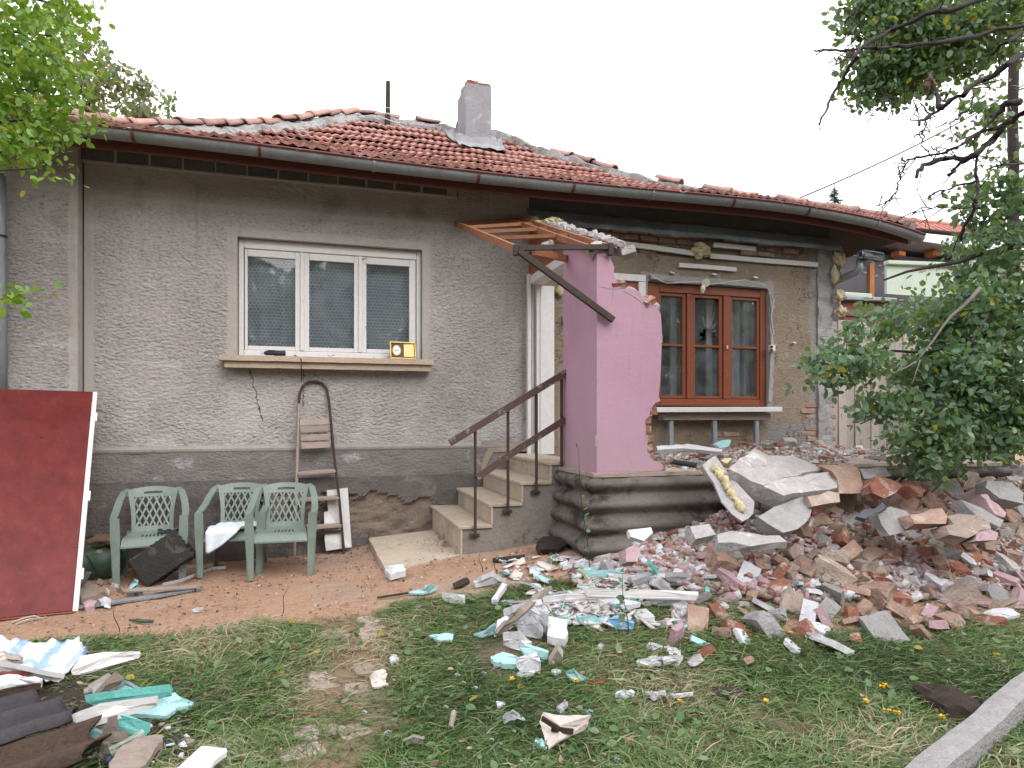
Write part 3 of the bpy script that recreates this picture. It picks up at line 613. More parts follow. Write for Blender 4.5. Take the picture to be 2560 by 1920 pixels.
# red window
YR = .06; b = MB(); sx = lambda p, py=850: on_y(p, py, YR).x
b.span(RX0, sx(1645), YR - .03, YR + .08, RZ0, RZ1 - .01, .006); b.span(sx(1897), RX1, YR - .03, YR + .08, RZ0, RZ1 - .01, .006)
b.span(sx(1645) + .001, sx(1897) - .001, YR - .03, YR + .08, RZ1 - .12, RZ1 - .01, .006); b.span(sx(1645) + .001, sx(1897) - .001, YR - .03, YR + .08, RZ0, RZ0 + .085, .006)
rw = b.build('red_window', M['redwood'], house); tag(rw, 'red varnished wooden window with six panes, the upper middle one broken')
cols = [(1645, 1712), (1730, 1803), (1823, 1897)]; zt2, zm, zb2 = RZ1 - .122, on_y(1770, 866, YR).z, RZ0 + .087
MB().span(sx(1712) + .012, sx(1730) - .012, YR - .035, YR + .08, zb2, zt2, .005).build('mullion', M['redwood'], rw); MB().span(sx(1803) + .012, sx(1823) - .012, YR - .035, YR + .08, zb2, zt2, .005).build('mullion', M['redwood'], rw)
for ci, (p0, p1) in enumerate(cols):
    a, c = sx(p0), sx(p1); b = MB(); f_ = .036; a0 = a + (0 if ci == 0 else -.01); c0 = c + (0 if ci == 2 else .01)
    b.span(a0 + .002, a + f_, YR - .012, YR + .05, zb2 + .001, zt2 - .001, .004); b.span(c - f_, c0 - .002, YR - .012, YR + .05, zb2 + .001, zt2 - .001, .004)
    for z0, z1 in ((zb2 + .001, zb2 + f_), (zt2 - f_, zt2 - .001), (zm - .015, zm + .015)): b.span(a + f_ + .001, c - f_ - .001, YR - .012, YR + .05, z0, z1, .004)
    s_ = b.build('sash', M['redwood'], rw)
    for z0, z1 in ((zb2 + f_, zm - .015), (zm + .015, zt2 - f_)):
        if ci == 1 and z0 > zm:
            n_ = 28; cx, cz = (a + c) / 2 + .02, z0 + .13; o = []; i_ = []
            for k in range(n_):
                t = 2 * math.pi * k / n_; dx, dz = math.cos(t), math.sin(t)
                tx = ((c - f_ if dx > 0 else a + f_) - cx) / dx if abs(dx) > 1e-6 else 9; tz = ((z1 if dz > 0 else z0) - cz) / dz if abs(dz) > 1e-6 else 9
                q = min(tx, tz); o.append(Vector((cx + dx * q, YR + .02, cz + dz * q))); rr = (.13 if k % 2 else .075) * (1 + .35 * math.sin(k * 1.9)); rr = min(rr, q * .93)
                i_.append(Vector((cx + dx * rr, YR + .02, cz + dz * rr)))
            pb = MB(); pb.add(o + i_, [(k, (k + 1) % n_, n_ + (k + 1) % n_, n_ + k) for k in range(n_)]); pane = pb.build('broken_pane', M['glass'], s_)
            cb = MB()
            for t, L in ((1.25, .30), (1.6, .26), (1.9, .24), (2.5, .16), (.9, .2), (.45, .12), (1.45, .2)):
                d0 = Vector((math.cos(t), 0, math.sin(t))); cb.sweep([Vector((cx, YR + .016, cz)) + d0 * .08, Vector((cx + .01, YR + .016, cz)) + d0 * L], .0025, .001, (1, 0, .01))
            cb.build('crack', M['foam'], pane)
        else: MB().span(a + f_ + .001, c - f_ - .001, YR + .018, YR + .022, z0, z1).build('pane', M['glass'], s_)
    # inner white casement seen through the glass
    MB().span(c - .105, c - .02, YR + .15, YR + .19, zb2 - .02, zt2 + .03, .005).build('casement', M['white'], rw)
b = MB(); b.slab([[Vector((sx(1823) + .5 * t, YR + .24 + .03 * math.sin(t * 30), z)) for z in (zb2, zt2)] for t in np.linspace(0, .7, 40)], (0, .001, 0)); b.build('curtain', M['cloth'], rw)
MB().span(sx(1812) - .008, sx(1812) + .008, YR - .06, YR - .036, 2.32, 2.36, .003).build('catch', M['foam'], rw)
# red inner door and its white casing, mostly behind the pink wall
b = MB(); b.span(2.95, 3.60, .0 - .02, .05, 1.08, 3.05, .005); dr = b.build('door', M['redwood2'], house)
b = MB(); b.span(2.86, 2.94, -.04, .05, 1.08, 3.06, .005); b.span(3.61, 3.70, -.04, .05, 1.08, 3.06, .005); b.span(2.86, 3.70, -.045, .05, 3.061, 3.14, .005); b.build('door_casing', M['whitejamb'], dr)
# white shelf under the red window on battens
b = MB(); b.box((on_y(1798, 1030, -.22).x, -.12, 1.575), (1.72, .27, .06), (0, -.006, 0), .005)
sh = b.build('white_sill_board', M['whitejamb'], house)
MB().span(3.86, 5.33, -.16, -.02, 1.45, 1.535, .004).build('batten', M['greywood'], sh)
for px in (1679, 1788, 1893):
    x = on_y(px, 1080, -.14).x; MB().box((x, -.12, 1.26), (.055, .05, .38), (0, random.uniform(-.02, .03), 0), .004).build('upright', M['pipe'], sh)
# lamp base, wires and the little socket
wi = MB(); wi.tube([on_y(*p, -.04) for p in ((1622, 684), (1640, 697), (1668, 708), (1700, 706), (1757, 704), (1768, 712), (1800, 708), (1860, 700), (1915, 712))], .006, 5); wi.tube([on_y(*p, -.04) for p in ((1917, 716), (1935, 750), (1928, 790), (1933, 830), (1928, 870))], .006, 5)
wi.build('cable', M['foam'], house)
b = MB(); b.tube([on_y(1765, 707, -.045), on_y(1765, 707, -.07)], .05, 14); b.tube([on_y(1757, 716, -.07), on_y(1757, 724, -.09), on_y(1756, 732, -.08)], [.025, .03, .018], 10); b.build('lamp_holder', M['ivory'], house)
so_ = MB().box(on_y(1930, 871, -.06), (.07, .05, .08), None, .006).build('socket', M['ivory'], house)
b = MB()
for dz in (.02, -.02): q = on_y(1930, 871, -.09) + Vector((0, 0, dz)); b.tube([q, q + Vector((0, .012, 0))], .017, 10)
b.build('socket_hole', M['socket'], so_)
for px, py in ((1680, 682), (1785, 686), (1888, 694), (1985, 857)):
    MB().box(on_y(px, py, -.03), (.06, .03, .02), (0, .1, .1), .004).build('bracket', M['metal'], house)
# flashing over the porch roof line
b = MB(); n_ = 50
b.slab([[Vector((2.24 + 4.18 * i / n_, y - .01 * math.sin(i * 1.3), z + .015 * float(fbm(i * .25, z * 3, 1, 2)) - (.05 * (i / n_ - .75) if i / n_ > .75 else 0))) for y, z in ((.0, 3.79), (-.05, 3.77), (-.13, 3.655), (-.15, 3.60))] for i in range(n_ + 1)], (0, .006, .004)); b.build('flashing', M['flash'], house, fix=True)
b = MB(); b.span(2.285, HR, .01, .3, 3.785, 4.2); b.build('wall', M['block'], house)
# ---- roof
EY, EZ, XL, XR = -.55, 3.935, -3.62, 7.12
def sag(x): return -.13 * max(0, (x - 4.6) / 2.5) ** 2 - .02 * math.sin(x * .9)
def HK(k): return .28 * k + .0605 * k * k          # the slope flattens toward the eave
def roofp(x, k, h=0.):
    a = math.atan(.28 + .121 * k); return Vector((x, EY + k - h * math.sin(a), EZ + HK(k) + h * math.cos(a) + sag(x) * max(0, 1 - k / 2.4)))
b = MB(); ns = 24; KM = 4.19
rows = [[roofp(XL + KM * k / ns + (XR - XL - 2 * KM * k / ns) * i / 60, KM * k / ns, -.035) for k in range(ns + 1)] for i in range(61)]
b.slab(rows, (0, 0, -.03)); A1 = rows[0][-1]; A2 = rows[-1][-1]
BY = 2 * A1.y - EY
def hz(x, k): return EZ - .035 + HK(k) + sag(x) * max(0, 1 - k / 2.4)
for P3 in ([[Vector((XR - KM * k / ns, EY + KM * k / ns + (BY - EY - 2 * KM * k / ns) * i / 8, hz(XR - KM * k / ns, KM * k / ns))) for k in range(ns + 1)] for i in range(9)],
           [[Vector((XL + KM * k / ns, BY - KM * k / ns - (BY - EY - 2 * KM * k / ns) * i / 8, hz(XL, KM * k / ns))) for k in range(ns + 1)] for i in range(9)],
           [[Vector((XR - KM * k / ns - (XR - XL - 2 * KM * k / ns) * i / 8, BY - KM * k / ns, hz(0, KM * k / ns))) for k in range(ns + 1)] for i in range(9)]):
    b.slab(P3, (0, 0, -.02), (), 1); b.slab([[p - Vector((0, 0, .03)) for p in r0] for r0 in P3], (0, 0, -.02))
roof = b.build('roof', [M['darkwood'], M['roof2']], house)
def tile_mesh(seed):
    rr = random.Random(seed); n_ = 11; wv = [(-.108 + .216 * i / (n_ - 1)) for i in range(n_)]
    pr = [.0095 * math.cos(4 * math.pi * i / (n_ - 1)) + .006 * math.sin(2.2 * i + seed) * .4 for i in range(n_)]
    y0, y1 = -.02 + rr.uniform(-.008, .008), .345
    v = [(x, y0 + rr.uniform(-.004, .004), .052 + z * 1.15) for x, z in zip(wv, pr)] + [(x, y1, .004 + z) for x, z in zip(wv, pr)] + [(x, y0, .052 + z - .030) for x, z in zip(wv, pr)]
    f = [(i, i + 1, n_ + i + 1, n_ + i) for i in range(n_ - 1)] + [(2 * n_ + i, 2 * n_ + i + 1, i + 1, i) for i in range(n_ - 1)] + [(0, n_, 2 * n_), (n_ - 1, 3 * n_ - 1, 2 * n_ - 1)]
    me = bpy.data.meshes.new('roof_tile'); me.from_pydata(v, [], f); me.materials.append(M['tile']); return me
tms = [tile_mesh(i) for i in range(8)]
CHX, CHY = 2.41, 3.14
tiles = []
s = -.06
for j in range(15):
    if j: s += .334 / math.hypot(1, .28 + .121 * s)
    if s > KM - .12: break
    TH = math.atan(.28 + .121 * s); xa, xb = XL + s + .05, XR - s - .05; x = xa + .1 + random.uniform(0, .2); wob = random.uniform(-.02, .02)
    while x < xb:
        sj = s + wob * .6 + .02 * float(fbm(x * 1.1, j * .37, 1, 2)) + random.uniform(-.014, .014); p = roofp(x, sj, .0 + random.uniform(-.003, .010) + .022 * float(fbm(x * 1.3 + 9, j * .41, 1, 2)))
        if not (abs(p.x - CHX) < .30 and -.6 < p.y - CHY < .45):
            tl = math.atan(-.26 * max(0, x - 4.6) / 6.25 * max(0, 1 - s / 2.4))
            m_ = Matrix.Translation(p) @ Matrix.Rotation(-tl, 4, 'Y') @ Matrix.Rotation(TH, 4, 'X') @ Euler((random.gauss(0, .012), random.gauss(0, .028), random.gauss(0, .018))).to_matrix().to_4x4()
            q = proj(p); tiles.append((q[2] if inview(p, 20) else 99, m_))
        x += .217 * random.uniform(.985, 1.02)
tiles.sort(key=lambda t: t[0])
for d, m_ in tiles[:300]: link('roof_tile', random.choice(tms), roof, m_)
b = MB()
for d, m_ in tiles[300:]:
    me = random.choice(tms); b.add([m_ @ v.co for v in me.vertices], [tuple(p.vertices) for p in me.polygons])
far = b.build('roof_tiles', M['tile'], roof); far['kind'] = 'stuff'
# ridge and hip tiles bedded in mortar
def ridge_mesh():
    b = MB(); n_ = 9; P2 = []
    for y, r0 in ((-.035, .128), (.02, .130), (.055, .108), (.36, .092)):
        P2.append([Vector((r0 * math.cos(math.pi * i / (n_ - 1)), y, r0 * .78 * math.sin(math.pi * i / (n_ - 1)))) for i in range(n_)])
    b.slab(P2, lambda i, j: Vector((-.014 * math.cos(math.pi * j / (n_ - 1)), 0, -.014 * math.sin(math.pi * j / (n_ - 1))))); me = b.mesh('ridge_tile', M['ridge'], True); fixn(me); return me
rm = ridge_mesh()
def hip(p0, p1, skip=(), low=0.):
    p0, p1 = Vector(p0), Vector(p1); d = (p1 - p0); L = d.length; d.normalize(); n_ = max(1, round(L / .335))
    xa = d.cross(Vector((0, 0, 1))).normalized(); za = xa.cross(d); Rm = Matrix((xa, d, za)).transposed().to_4x4()
    for i in range(n_):
        if i / n_ in skip or random.random() < low: continue
        p = p0 + d * (L * (i + .1) / n_) + Vector((random.uniform(-.015, .015), random.uniform(-.015, .015), .055 + random.uniform(-.015, .025)))
        link('ridge_tile', rm, roof, Matrix.Translation(p) @ Rm @ Euler((random.gauss(.05, .03), random.gauss(0, .05), random.gauss(0, .04))).to_matrix().to_4x4())
    b = MB(); m_ = max(2, int(L / .06)); P2 = []
    for i in range(m_ + 1):
        c = p0 + d * L * i / m_; row = []
        for k, (u, h) in enumerate(((-.19, -.06), (-.15, .02), (-.08, .05), (0, .065), (.08, .05), (.15, .02), (.19, -.06))):
            row.append(c + xa * (u * (1 + .5 * float(fbm(i * .21, k * .8, 1, 3)))) + za * (h + .06 * float(fbm(i * .3 + 5, k * .9, 1, 3))))
        P2.append(row)
    b.slab(P2, (0, 0, -.05)); b.build('ridge_mortar', M['lichen'], roof, fix=True)
H0, H1 = rows[0][0] + Vector((0, 0, .05)), rows[-1][0] + Vector((0, 0, .05))
def hips(x_of, ka, kb, low, n_=5):
    P4 = [Vector((x_of(k), EY + k, hz(x_of(k), k) + .045)) for k in np.linspace(ka, kb, n_ + 1)]
    for p, q in zip(P4, P4[1:]): hip(p, q + (q - p) * .015, (), low)
hips(lambda k: XL + k, 0, KM, 0.); hip(A1 + Vector((0, 0, .02)), A2 + Vector((0, 0, .02)), low=.35)
hips(lambda k: XR - k, 0, 1.3, .1, 2); hips(lambda k: XR - k, 1.3, KM, .7, 4)
# chimney
b = MB(); cw, cdp = .41, .62; zc0 = 5.3; zc1 = 6.56
def ring(z, k): return [(CHX + sx_ * (cw / 2 + k), CHY + sy_ * (cdp / 2 + k), z) for sx_, sy_ in ((-1, -1), (1, -1), (1, 1), (-1, 1))]
P2 = []
for t in np.linspace(0, 1, 12):
    z = zc0 + (zc1 - zc0) * t; r0 = ring(z, .0); row = []
    for a in range(4):
        p, q = Vector(r0[a]), Vector(r0[(a + 1) % 4])
        for u in (.02, .35, .65, .98):
            w = p.lerp(q, u); w += Vector((.014 * float(fbm(w.x * 4 + a * 7, z * 4, 1, 3)), .014 * float(fbm(w.y * 4 + a * 5, z * 4, 1, 3)), 0)); row.append(w)
    row.append(row[0].copy()); P2.append(row)
v = [p for r0 in P2 for p in r0[:-1]]; k = 16; f = [(i * k + a, i * k + (a + 1) % k, (i + 1) * k + (a + 1) % k, (i + 1) * k + a) for i in range(11) for a in range(k)]
f.append(tuple(11 * k + a for a in range(k))); b.add(v, f); ch = b.build('chimney', M['cement'], house, fix=True)
for i, (dx, dy) in enumerate(((-.12, -.29), (.11, -.29), (-.13, -.02), (.12, 0.), (-.1, .28), (.12, .29))):
    me = MB().box((0, 0, 0), (.18, .18, .055), None, .012, 0, .01).mesh('brick', M['brick']); link('brick', me, ch, Matrix.Translation((CHX + dx * .85, CHY + dy * .76, zc1 + .026 - .012 * (i % 2))) @ Matrix.Rotation(random.uniform(-.08, .08), 4, 'Z'))
b = MB()
zr = lambda y: EZ + HK(y - EY)
for sx_, (x0, x1) in ((1, (CHX - .36, CHX + .36)),):
    y = CHY - cdp / 2
    b.slab([[Vector((x0 + (x1 - x0) * i / 12, yy - .015 * math.sin(i * 1.1), zr(yy) + h + .012 * math.sin(i * 1.7))) for yy, h in ((y + .0, .19), (y - .05, .10), (y - .21, .085))] for i in range(13)], (0, .004, .008))
for x0, x1 in ((CHX + cw / 2 - .01, CHX + cw / 2 + .20), (CHX - cw / 2 + .01, CHX - cw / 2 - .22)):
    b.slab([[Vector((x0 + (x1 - x0) * i / 4, yy, zr(yy) + .075 + .02 * math.sin(i * 2 + j))) for j, yy in enumerate(np.linspace(CHY - .31, CHY + .27, 6))] for i in range(5)], (0, .003, .007))
b.build('flashing', M['cement'], ch, fix=True)
b = MB()
for _ in range(70):
    p = Vector((CHX + random.gauss(0, .07), CHY + random.gauss(-.1, .1), zc1 + .06 + abs(random.gauss(0, .05)))); d = Vector((random.gauss(0, 1), random.gauss(0, 1), 1)).normalized() * .04
    s_ = d.cross(Vector((1, .3, 0))).normalized() * .010; b.add([p, p + d * .5 + s_, p + d, p + d * .5 - s_], [(0, 1, 2, 3)])
tag(b.build('weed', M['leafC']), 'small green weed sprouting from the chimney top', 'weed', kind='stuff')
# gutter with its painted rim, joints; fascia; rafters
b = MB(); rim = MB(); P2 = []; rp = []; NG = 108
for i in range(NG + 1):
    x = XL - .05 + (XR - XL + .08) * i / NG; dz = sag(x) * 1.0 - .03 - .05 * max(0, (x - 6.2)) ** 2
    P2.append([Vector((x, EY - .065 + .075 * math.cos(a), EZ - .015 + dz + .075 * math.sin(a))) for a in np.linspace(0, -math.pi, 9)]); rp.append(Vector((x, EY - .145, EZ - .008 + dz)))
b.slab(P2, (0, 0, .004)); gut = b.build('gutter', M['zinc'], house, True, fix=True)
MB().tube(rp, .011, 6).build('gutter_rim', M['rim'], gut)
for x in list(np.arange(-2.35, 6.9, .98)):
    i = min(NG - 1, int((x - XL + .05) / (XR - XL + .08) * NG)); q = P2[i]
    c = sum(q, Vector()) / len(q); pts = [p + (p - c).normalized() * .006 for p in q]; pts[0] += Vector((0, 0, .02)); pts[-1] += Vector((0, 0, .012))
    MB().sweep(pts, .026, .004, (1, 0, 0)).build('gutter_bracket', M['fascia'] if random.random() < .6 else M['zinc'], gut)
b = MB(); b.slab([[Vector((x, EY + .03, z + sag(x))) for z in (EZ - .17, EZ - .055)] for x in np.linspace(XL, XR - .05, 50)], (0, .025, 0)); b.build('fascia', M['fascia'], house, fix=True)
b = MB(); b.slab([[Vector((x, y, EZ - .12 + (y - EY) * .42 + sag(x))) for y in (EY + .06, -.005)] for x in np.linspace(XL, 2.1, 30)], (0, 0, .02)); b.build('soffit', M['darkwood'], house, fix=True)
for x in np.arange(2.5, 7.0, .62):
    MB().box((x, -.22, EZ + .06 + sag(x) * .8), (.09, .78, .11), (.29, 0, 0), .006).build('rafter', M['darkwood'], house)
# downpipes
b = MB(); q = on_y(2236, 622, EY); b.tube([on_y(2178, 642, -.42), on_y(2150, 655, -.30)], .075, 10); b.box(on_y(2176, 640, -.42), (.34, .13, .10), (0, .05, 0), .02)
b.tube([on_y(2150, 650, -.36), on_y(2148, 672, -.36), on_y(2138, 682, -.3), on_y(2108, 694, -.1), on_y(2098, 700, -.02)], .045, 10); b.build('downpipe', M['pipe'], house, True)
b = MB(); b.tube([on_y(0, 440, -.2), on_y(1, 600, -.2), on_y(2, 760, -.2), on_y(3, 1010, -.2)], .045, 10); dp = b.build('downpipe', M['pipe'], house, True)
b = MB(); b.tube([on_y(1, 588, -.2), on_y(1, 594, -.2)], .05, 10); b.build('pipe_clip', M['iron'], dp)
tv = thing('aerial', 'old mast and bent television aerial lying on the roof ridge', 'aerial', A1 + Vector((.6, -.1, .0)))
pm = on_y(969, 288, 3.45); MB().tube([pm + Vector((0, 0, -.3)), on_y(970, 204, 3.45)], [.042, .034], 7).build('mast', M['blackwood'], tv)
b = MB()
for p0, p1 in (((912, 260), (1018, 277)), ((925, 275), (1018, 292)), ((928, 287), (1000, 308)), ((955, 292), (1010, 318)), ((940, 282), (1015, 290))): b.tube([on_y(*p0, 3.3), on_y(*p1, 3.3)], .006, 4)
b.build('aerial_rod', M['metal'], tv)
# ================================================================ PORCH: platform, stairs, pink wall, canopy, railing
pl = thing('porch_base', 'concrete porch platform faced with grimy rounded rolls', 'porch base', (4.2, -1.1, .4))
b = MB(); n_ = 40; xs = np.linspace(2.36, 6.42, 60); ys = np.linspace(-2.13, -.0, 26)
b.slab([[Vector((x, y, 1.052 + .02 * float(fbm(x, y, 4, 3)) + .05 * float(sst((x - 3.4) / 1.5)) * (y + 2.2) / 2)) for y in ys] for x in xs], (0, 0, -.1)); b.build('floor_slab', M['floor'], pl, fix=True)
path = [((2.13, y), (-1, 0)) for y in np.linspace(-1.40, -2.0, 6)] + [((2.13, -2.155), (-1, -1))] + [((x, -2.155), (0, -1)) for x in np.linspace(2.3, 6.45, 36)]
rolls = []; NR = 5; nz_ = 61
for (px_, py_), (nx_, ny_) in path:
    row = []
    for k in range(nz_):
        t = k / (nz_ - 1); z = 1.045 - .80 * t; o = .015 + (.10 if nx_ and not ny_ else .17) * t ** 1.5 + .062 * (.5 - .5 * math.cos(2 * math.pi * NR * t)) ** .85 + .005 * float(fbm(px_ * 3 + py_ * 3, z * 3, 1, 3))
        row.append(Vector((px_ + nx_ * o, py_ + ny_ * o, z)))
    rolls.append(row)
b = MB().slab(rolls, (.0, .03, -.01)); b.build('rolled_facing', M['roll'], pl, True, fix=True)
b = MB(); b.slab([[Vector((px_ + nx_ * (.045 + .01 * math.sin(i)) , py_ + ny_ * (.045 + .01 * math.sin(i * 2)), 1.05)), Vector((px_ - nx_ * .2 if nx_ else px_, py_ - ny_ * .2 if ny_ else py_, 1.056))] if True else None for i, ((px_, py_), (nx_, ny_)) in enumerate(path)], (0, 0, -.03)); b.build('edge_cap', M['beige'], pl, fix=True)
# stairs
st = thing('staircase', 'short flight of stone clad steps rising to the porch door', 'stairs', (1.7, -.75, .33))
SY0, SY1 = -1.43, -.02; sx_ = [1.20, 1.47, 1.745, 2.015, 2.36]; szz = [.56, .74, .92, 1.09]
b = MB(); prof = [(1.21, .0), (1.21, szz[0] - .03)]
for i in range(1, 4): prof += [(sx_[i] + .01, szz[i - 1] - .03), (sx_[i] + .01, szz[i] - .03)]
prof += [(2.12, szz[3] - .03), (2.12, .0)]
b.prism([Vector((x, SY0 + .02, z)) for x, z in prof], (0, SY1 - SY0 - .03, 0)); b.build('step_body', M['conc'], st, fix=True)
for i in range(4):
    x1 = sx_[i + 1] + (.005 if i < 3 else 0)
    MB().box(((sx_[i] - .025 + x1) / 2, (SY0 + SY1) / 2, szz[i] - .014), (x1 - sx_[i] + .025, SY1 - SY0, .03), (0, 0, random.uniform(-.004, .004)), .005).build('tread', M['step'], st)
    z0 = (szz[i - 1] if i else .27) + .001
    n3 = 4
    for q in range(n3):
        ya, yb = SY0 + .004 + (SY1 - SY0 - .01) * q / n3, SY0 + .001 + (SY1 - SY0 - .01) * (q + 1) / n3
        MB().span(sx_[i] - .004 - random.uniform(0, .004), sx_[i] + .012, ya, yb - .003, z0, szz[i] - .03, .003).build('riser', M['step'], st)
MB().span(2.12, 2.40, -1.40, -.03, .95, 1.075, .01).build('landing', M['floor'], st)
b = MB(); b.prism([on_y(*p, -.03) for p in ((1205, 1103), (1205, 1112), (1222, 1112), (1200, 1165), (1205, 1180), (1232, 1130), (1325, 1128), (1325, 1103))], (0, -.03, 0)); b.build('side_board', M['greywood'], st, fix=True)
# stone slab at the foot
b = MB(); q = [(.53, -.13), (1.185, -.12), (1.20, -1.42), (.55, -1.60)]
P2 = []
for u in np.linspace(0, 1, 14):
    row = []
    for w in np.linspace(0, 1, 18):
        a = Vector(q[0]).lerp(Vector(q[1]), u); c = Vector(q[3]).lerp(Vector(q[2]), u); p = a.lerp(c, w)
        row.append(Vector((p.x + .008 * float(fbm(p.y * 3, u, 2, 2)), p.y, .315 - .05 * (1 - u) + .006 * float(fbm(p.x, p.y, 5, 3)))))
    P2.append(row)
b.slab(P2, (0, 0, -.07)); b.local('paving_slab', M['step'], 'flat worn stone slab on the dirt at the foot of the stairs', 'slab', fix=True)
# railing
rl = thing('stair_railing', 'rusty iron railing with worn wooden handrail beside the stone steps', 'railing', (1.7, -1.47, .5))
YRL = -1.475
MB().sweep([on_y(1125, 1107, YRL), on_y(1270, 1019, YRL), on_y(1417, 930, YRL)], .055, .05, (0, 0, 1)).build('handrail', M['rail'], rl)
MB().sweep([on_y(1192, 1195, YRL), on_y(1300, 1120, YRL), on_y(1413, 1049, YRL)], .055, .022, (0, 0, 1)).build('knee_rail', M['rail'], rl)
for px, t, bt in ((1188, 1078, 1340), (1270, 1026, 1280), (1341, 984, 1231), (1404, 945, 1182)):
    pt, pb = on_y(px, t, YRL + .012), on_y(px, bt, YRL + .012); po = MB().box((pt + pb) / 2, (.022, .022, (pt - pb).length), None, .003).build('post', M['iron'], rl)
    MB().box(pb + Vector((0, .022, .0)), (.085, .03, .03), None, .004).build('foot_plate', M['iron'], po)
# ---- the remnant of the pink porch wall
PX, PYF, PYB = 2.13, -2.155, -1.43
pk = thing('pink_wall', 'ragged remnant of a pink rendered brick wall standing beside the steps', 'wall', (2.4, -1.9, 1.05))
edge = [(1503, 622), (1524, 632), (1528, 650), (1536, 668), (1534, 684), (1543, 704), (1552, 708), (1556, 722), (1576, 721), (1598, 728), (1606, 740), (1624, 748), (1628, 762), (1642, 770), (1652, 784), (1655, 830), (1653, 905), (1650, 960), (1647, 990), (1651, 1003), (1640, 1006), (1626, 1022), (1624, 1040), (1613, 1050), (1612, 1090), (1617, 1112), (1620, 1138), (1634, 1152), (1652, 1158), (1660, 1166), (1655, 1177)]
ep = [on_y(*p, PYF) for p in edge]
xz = [(PX, 1.05), (PX, ep[0].z)] + [(p.x, p.z) for p in ep]
outer = [Vector((x, PYF, z)) for x, z in xz]
TK = .022
b = MB(); b.prism(outer, (0, TK, 0)); fr_ = b.build('render_coat', M['pink'], pk, fix=True)
b = MB(); zl0, zl1 = ep[0].z, on_y(1420, 622, PYB).z
lf = [Vector((PX, PYF + TK + .001, 1.05)), Vector((PX, PYF + TK + .001, zl0)), Vector((PX, PYB, zl1)), Vector((PX, PYB, 1.05))]; b.prism(lf, (TK, 0, 0)); b.build('render_coat', M['pink'], pk, fix=True)
# brickwork behind the render, every brick its own piece
bm_ = [MB().box((0, 0, 0), (.245, .115, .062), None, .007, 0, .005).mesh('brick', M['brick']) for _ in range(6)]
import bisect
ez = sorted((p.z, p.x) for p in ep)
def right_edge(z):
    best = [p for p in ep]; xs_ = []
    for p, q in zip(best, best[1:]):
        if min(p.z, q.z) <= z <= max(p.z, q.z) and abs(p.z - q.z) > 1e-5: xs_.append(p.x + (q.x - p.x) * (z - p.z) / (q.z - p.z))
    return min(xs_) if xs_ else None
core = MB(); z = 1.09; k = 0
while z < 2.80:
    xe = right_edge(z)
    if xe is None: break
    xe2 = right_edge(z + .03) or xe; xe = min(xe, xe2) + random.uniform(-.01, .022)
    if z < 1.60: xe += .075
    for yy in (PYF + TK + .062, PYF + TK + .182):
        x = xe - .1225 if k % 2 else xe - .06; first = True
        while x > PX + .16:
            if xe - x < .45 or z > 2.55:
                sc_ = 1. if not (first and k % 2 == 0) else .5
                link('brick', random.choice(bm_), pk, Matrix.Translation((x + random.uniform(-.006, .006), yy, z)) @ Euler((random.uniform(-.03, .03), 0, random.uniform(-.03, .03))).to_matrix().to_4x4() @ Matrix.Diagonal((sc_, 1, 1, 1)))
            x -= .19 if first and k % 2 == 0 else .255; first = False
    core.span(PX + TK + .002, xe - .05, PYF + TK + .002, PYF + .25, z - .037, z + .037); z += .074; k += 1
core.span(PX + TK + .002, PX + .24, PYF + .252, PYB - .003, 1.05, zl0 - .02); core.span(PX + .06, PX + .22, PYF + .5, PYB - .004, zl0 - .018, zl1 - .07)
core.build('mortar_core', M['grey'], pk)
# broken lumps along the top edge
lm = [chunk(.10, .09, .06, 4) for _ in range(4)]
for me in lm: me.materials.append(M['pinkc'])
lm2 = [chunk(.12, .10, .07, 4) for _ in range(4)]
for i, me in enumerate(lm2): me.materials.append(M['concl'] if i % 2 else M['brick'])
for i, p in enumerate(ep[:22]):
    if random.random() < .85: link('broken_edge', random.choice(lm + lm2), pk, Matrix.Translation(p + Vector((random.uniform(-.05, .0), random.uniform(.04, .2), random.uniform(-.03, .01)))) @ Euler([random.uniform(-.6, .6) for _ in range(3)]).to_matrix().to_4x4())
for i in range(9):
    u = i / 8; p = Vector((PX + .28 + .05 * random.random(), 0, 0)); p.y = PYF + .05 + u * .7; p.z = 2.80 + .39 * (p.y - PYF); me = chunk(.11, .10, .07, 4); me.materials.append((M['concl'], M['grey'], M['pinkc'])[i % 3])
    link('broken_edge', me, pk, Matrix.Translation(p) @ Euler([random.uniform(-.5, .5) for _ in range(3)]).to_matrix().to_4x4())
cr = MB()
for pts in (((1500, 716), (1530, 722), (1556, 720)), ((1558, 728), (1580, 738), (1610, 760), (1632, 766)), ((1533, 724), (1530, 752))):
    cr.sweep([on_y(*p, PYF - .001) for p in pts], .004, .003, (.3, 0, 1))
for px, py, r0 in ((1542, 838, .008), (1516, 850, .005), (1506, 1045, .006)): q = on_y(px, py, PYF); cr.tube([q + Vector((0, -.002, 0)), q + Vector((0, .004, 0))], r0, 7)
cr.prism([on_y(*p, PYF - .003) for p in ((1488, 1090), (1493, 1088), (1492, 1105), (1494, 1118), (1488, 1116))], (0, .006, 0)); cr.build('crack', M['grey'], pk)
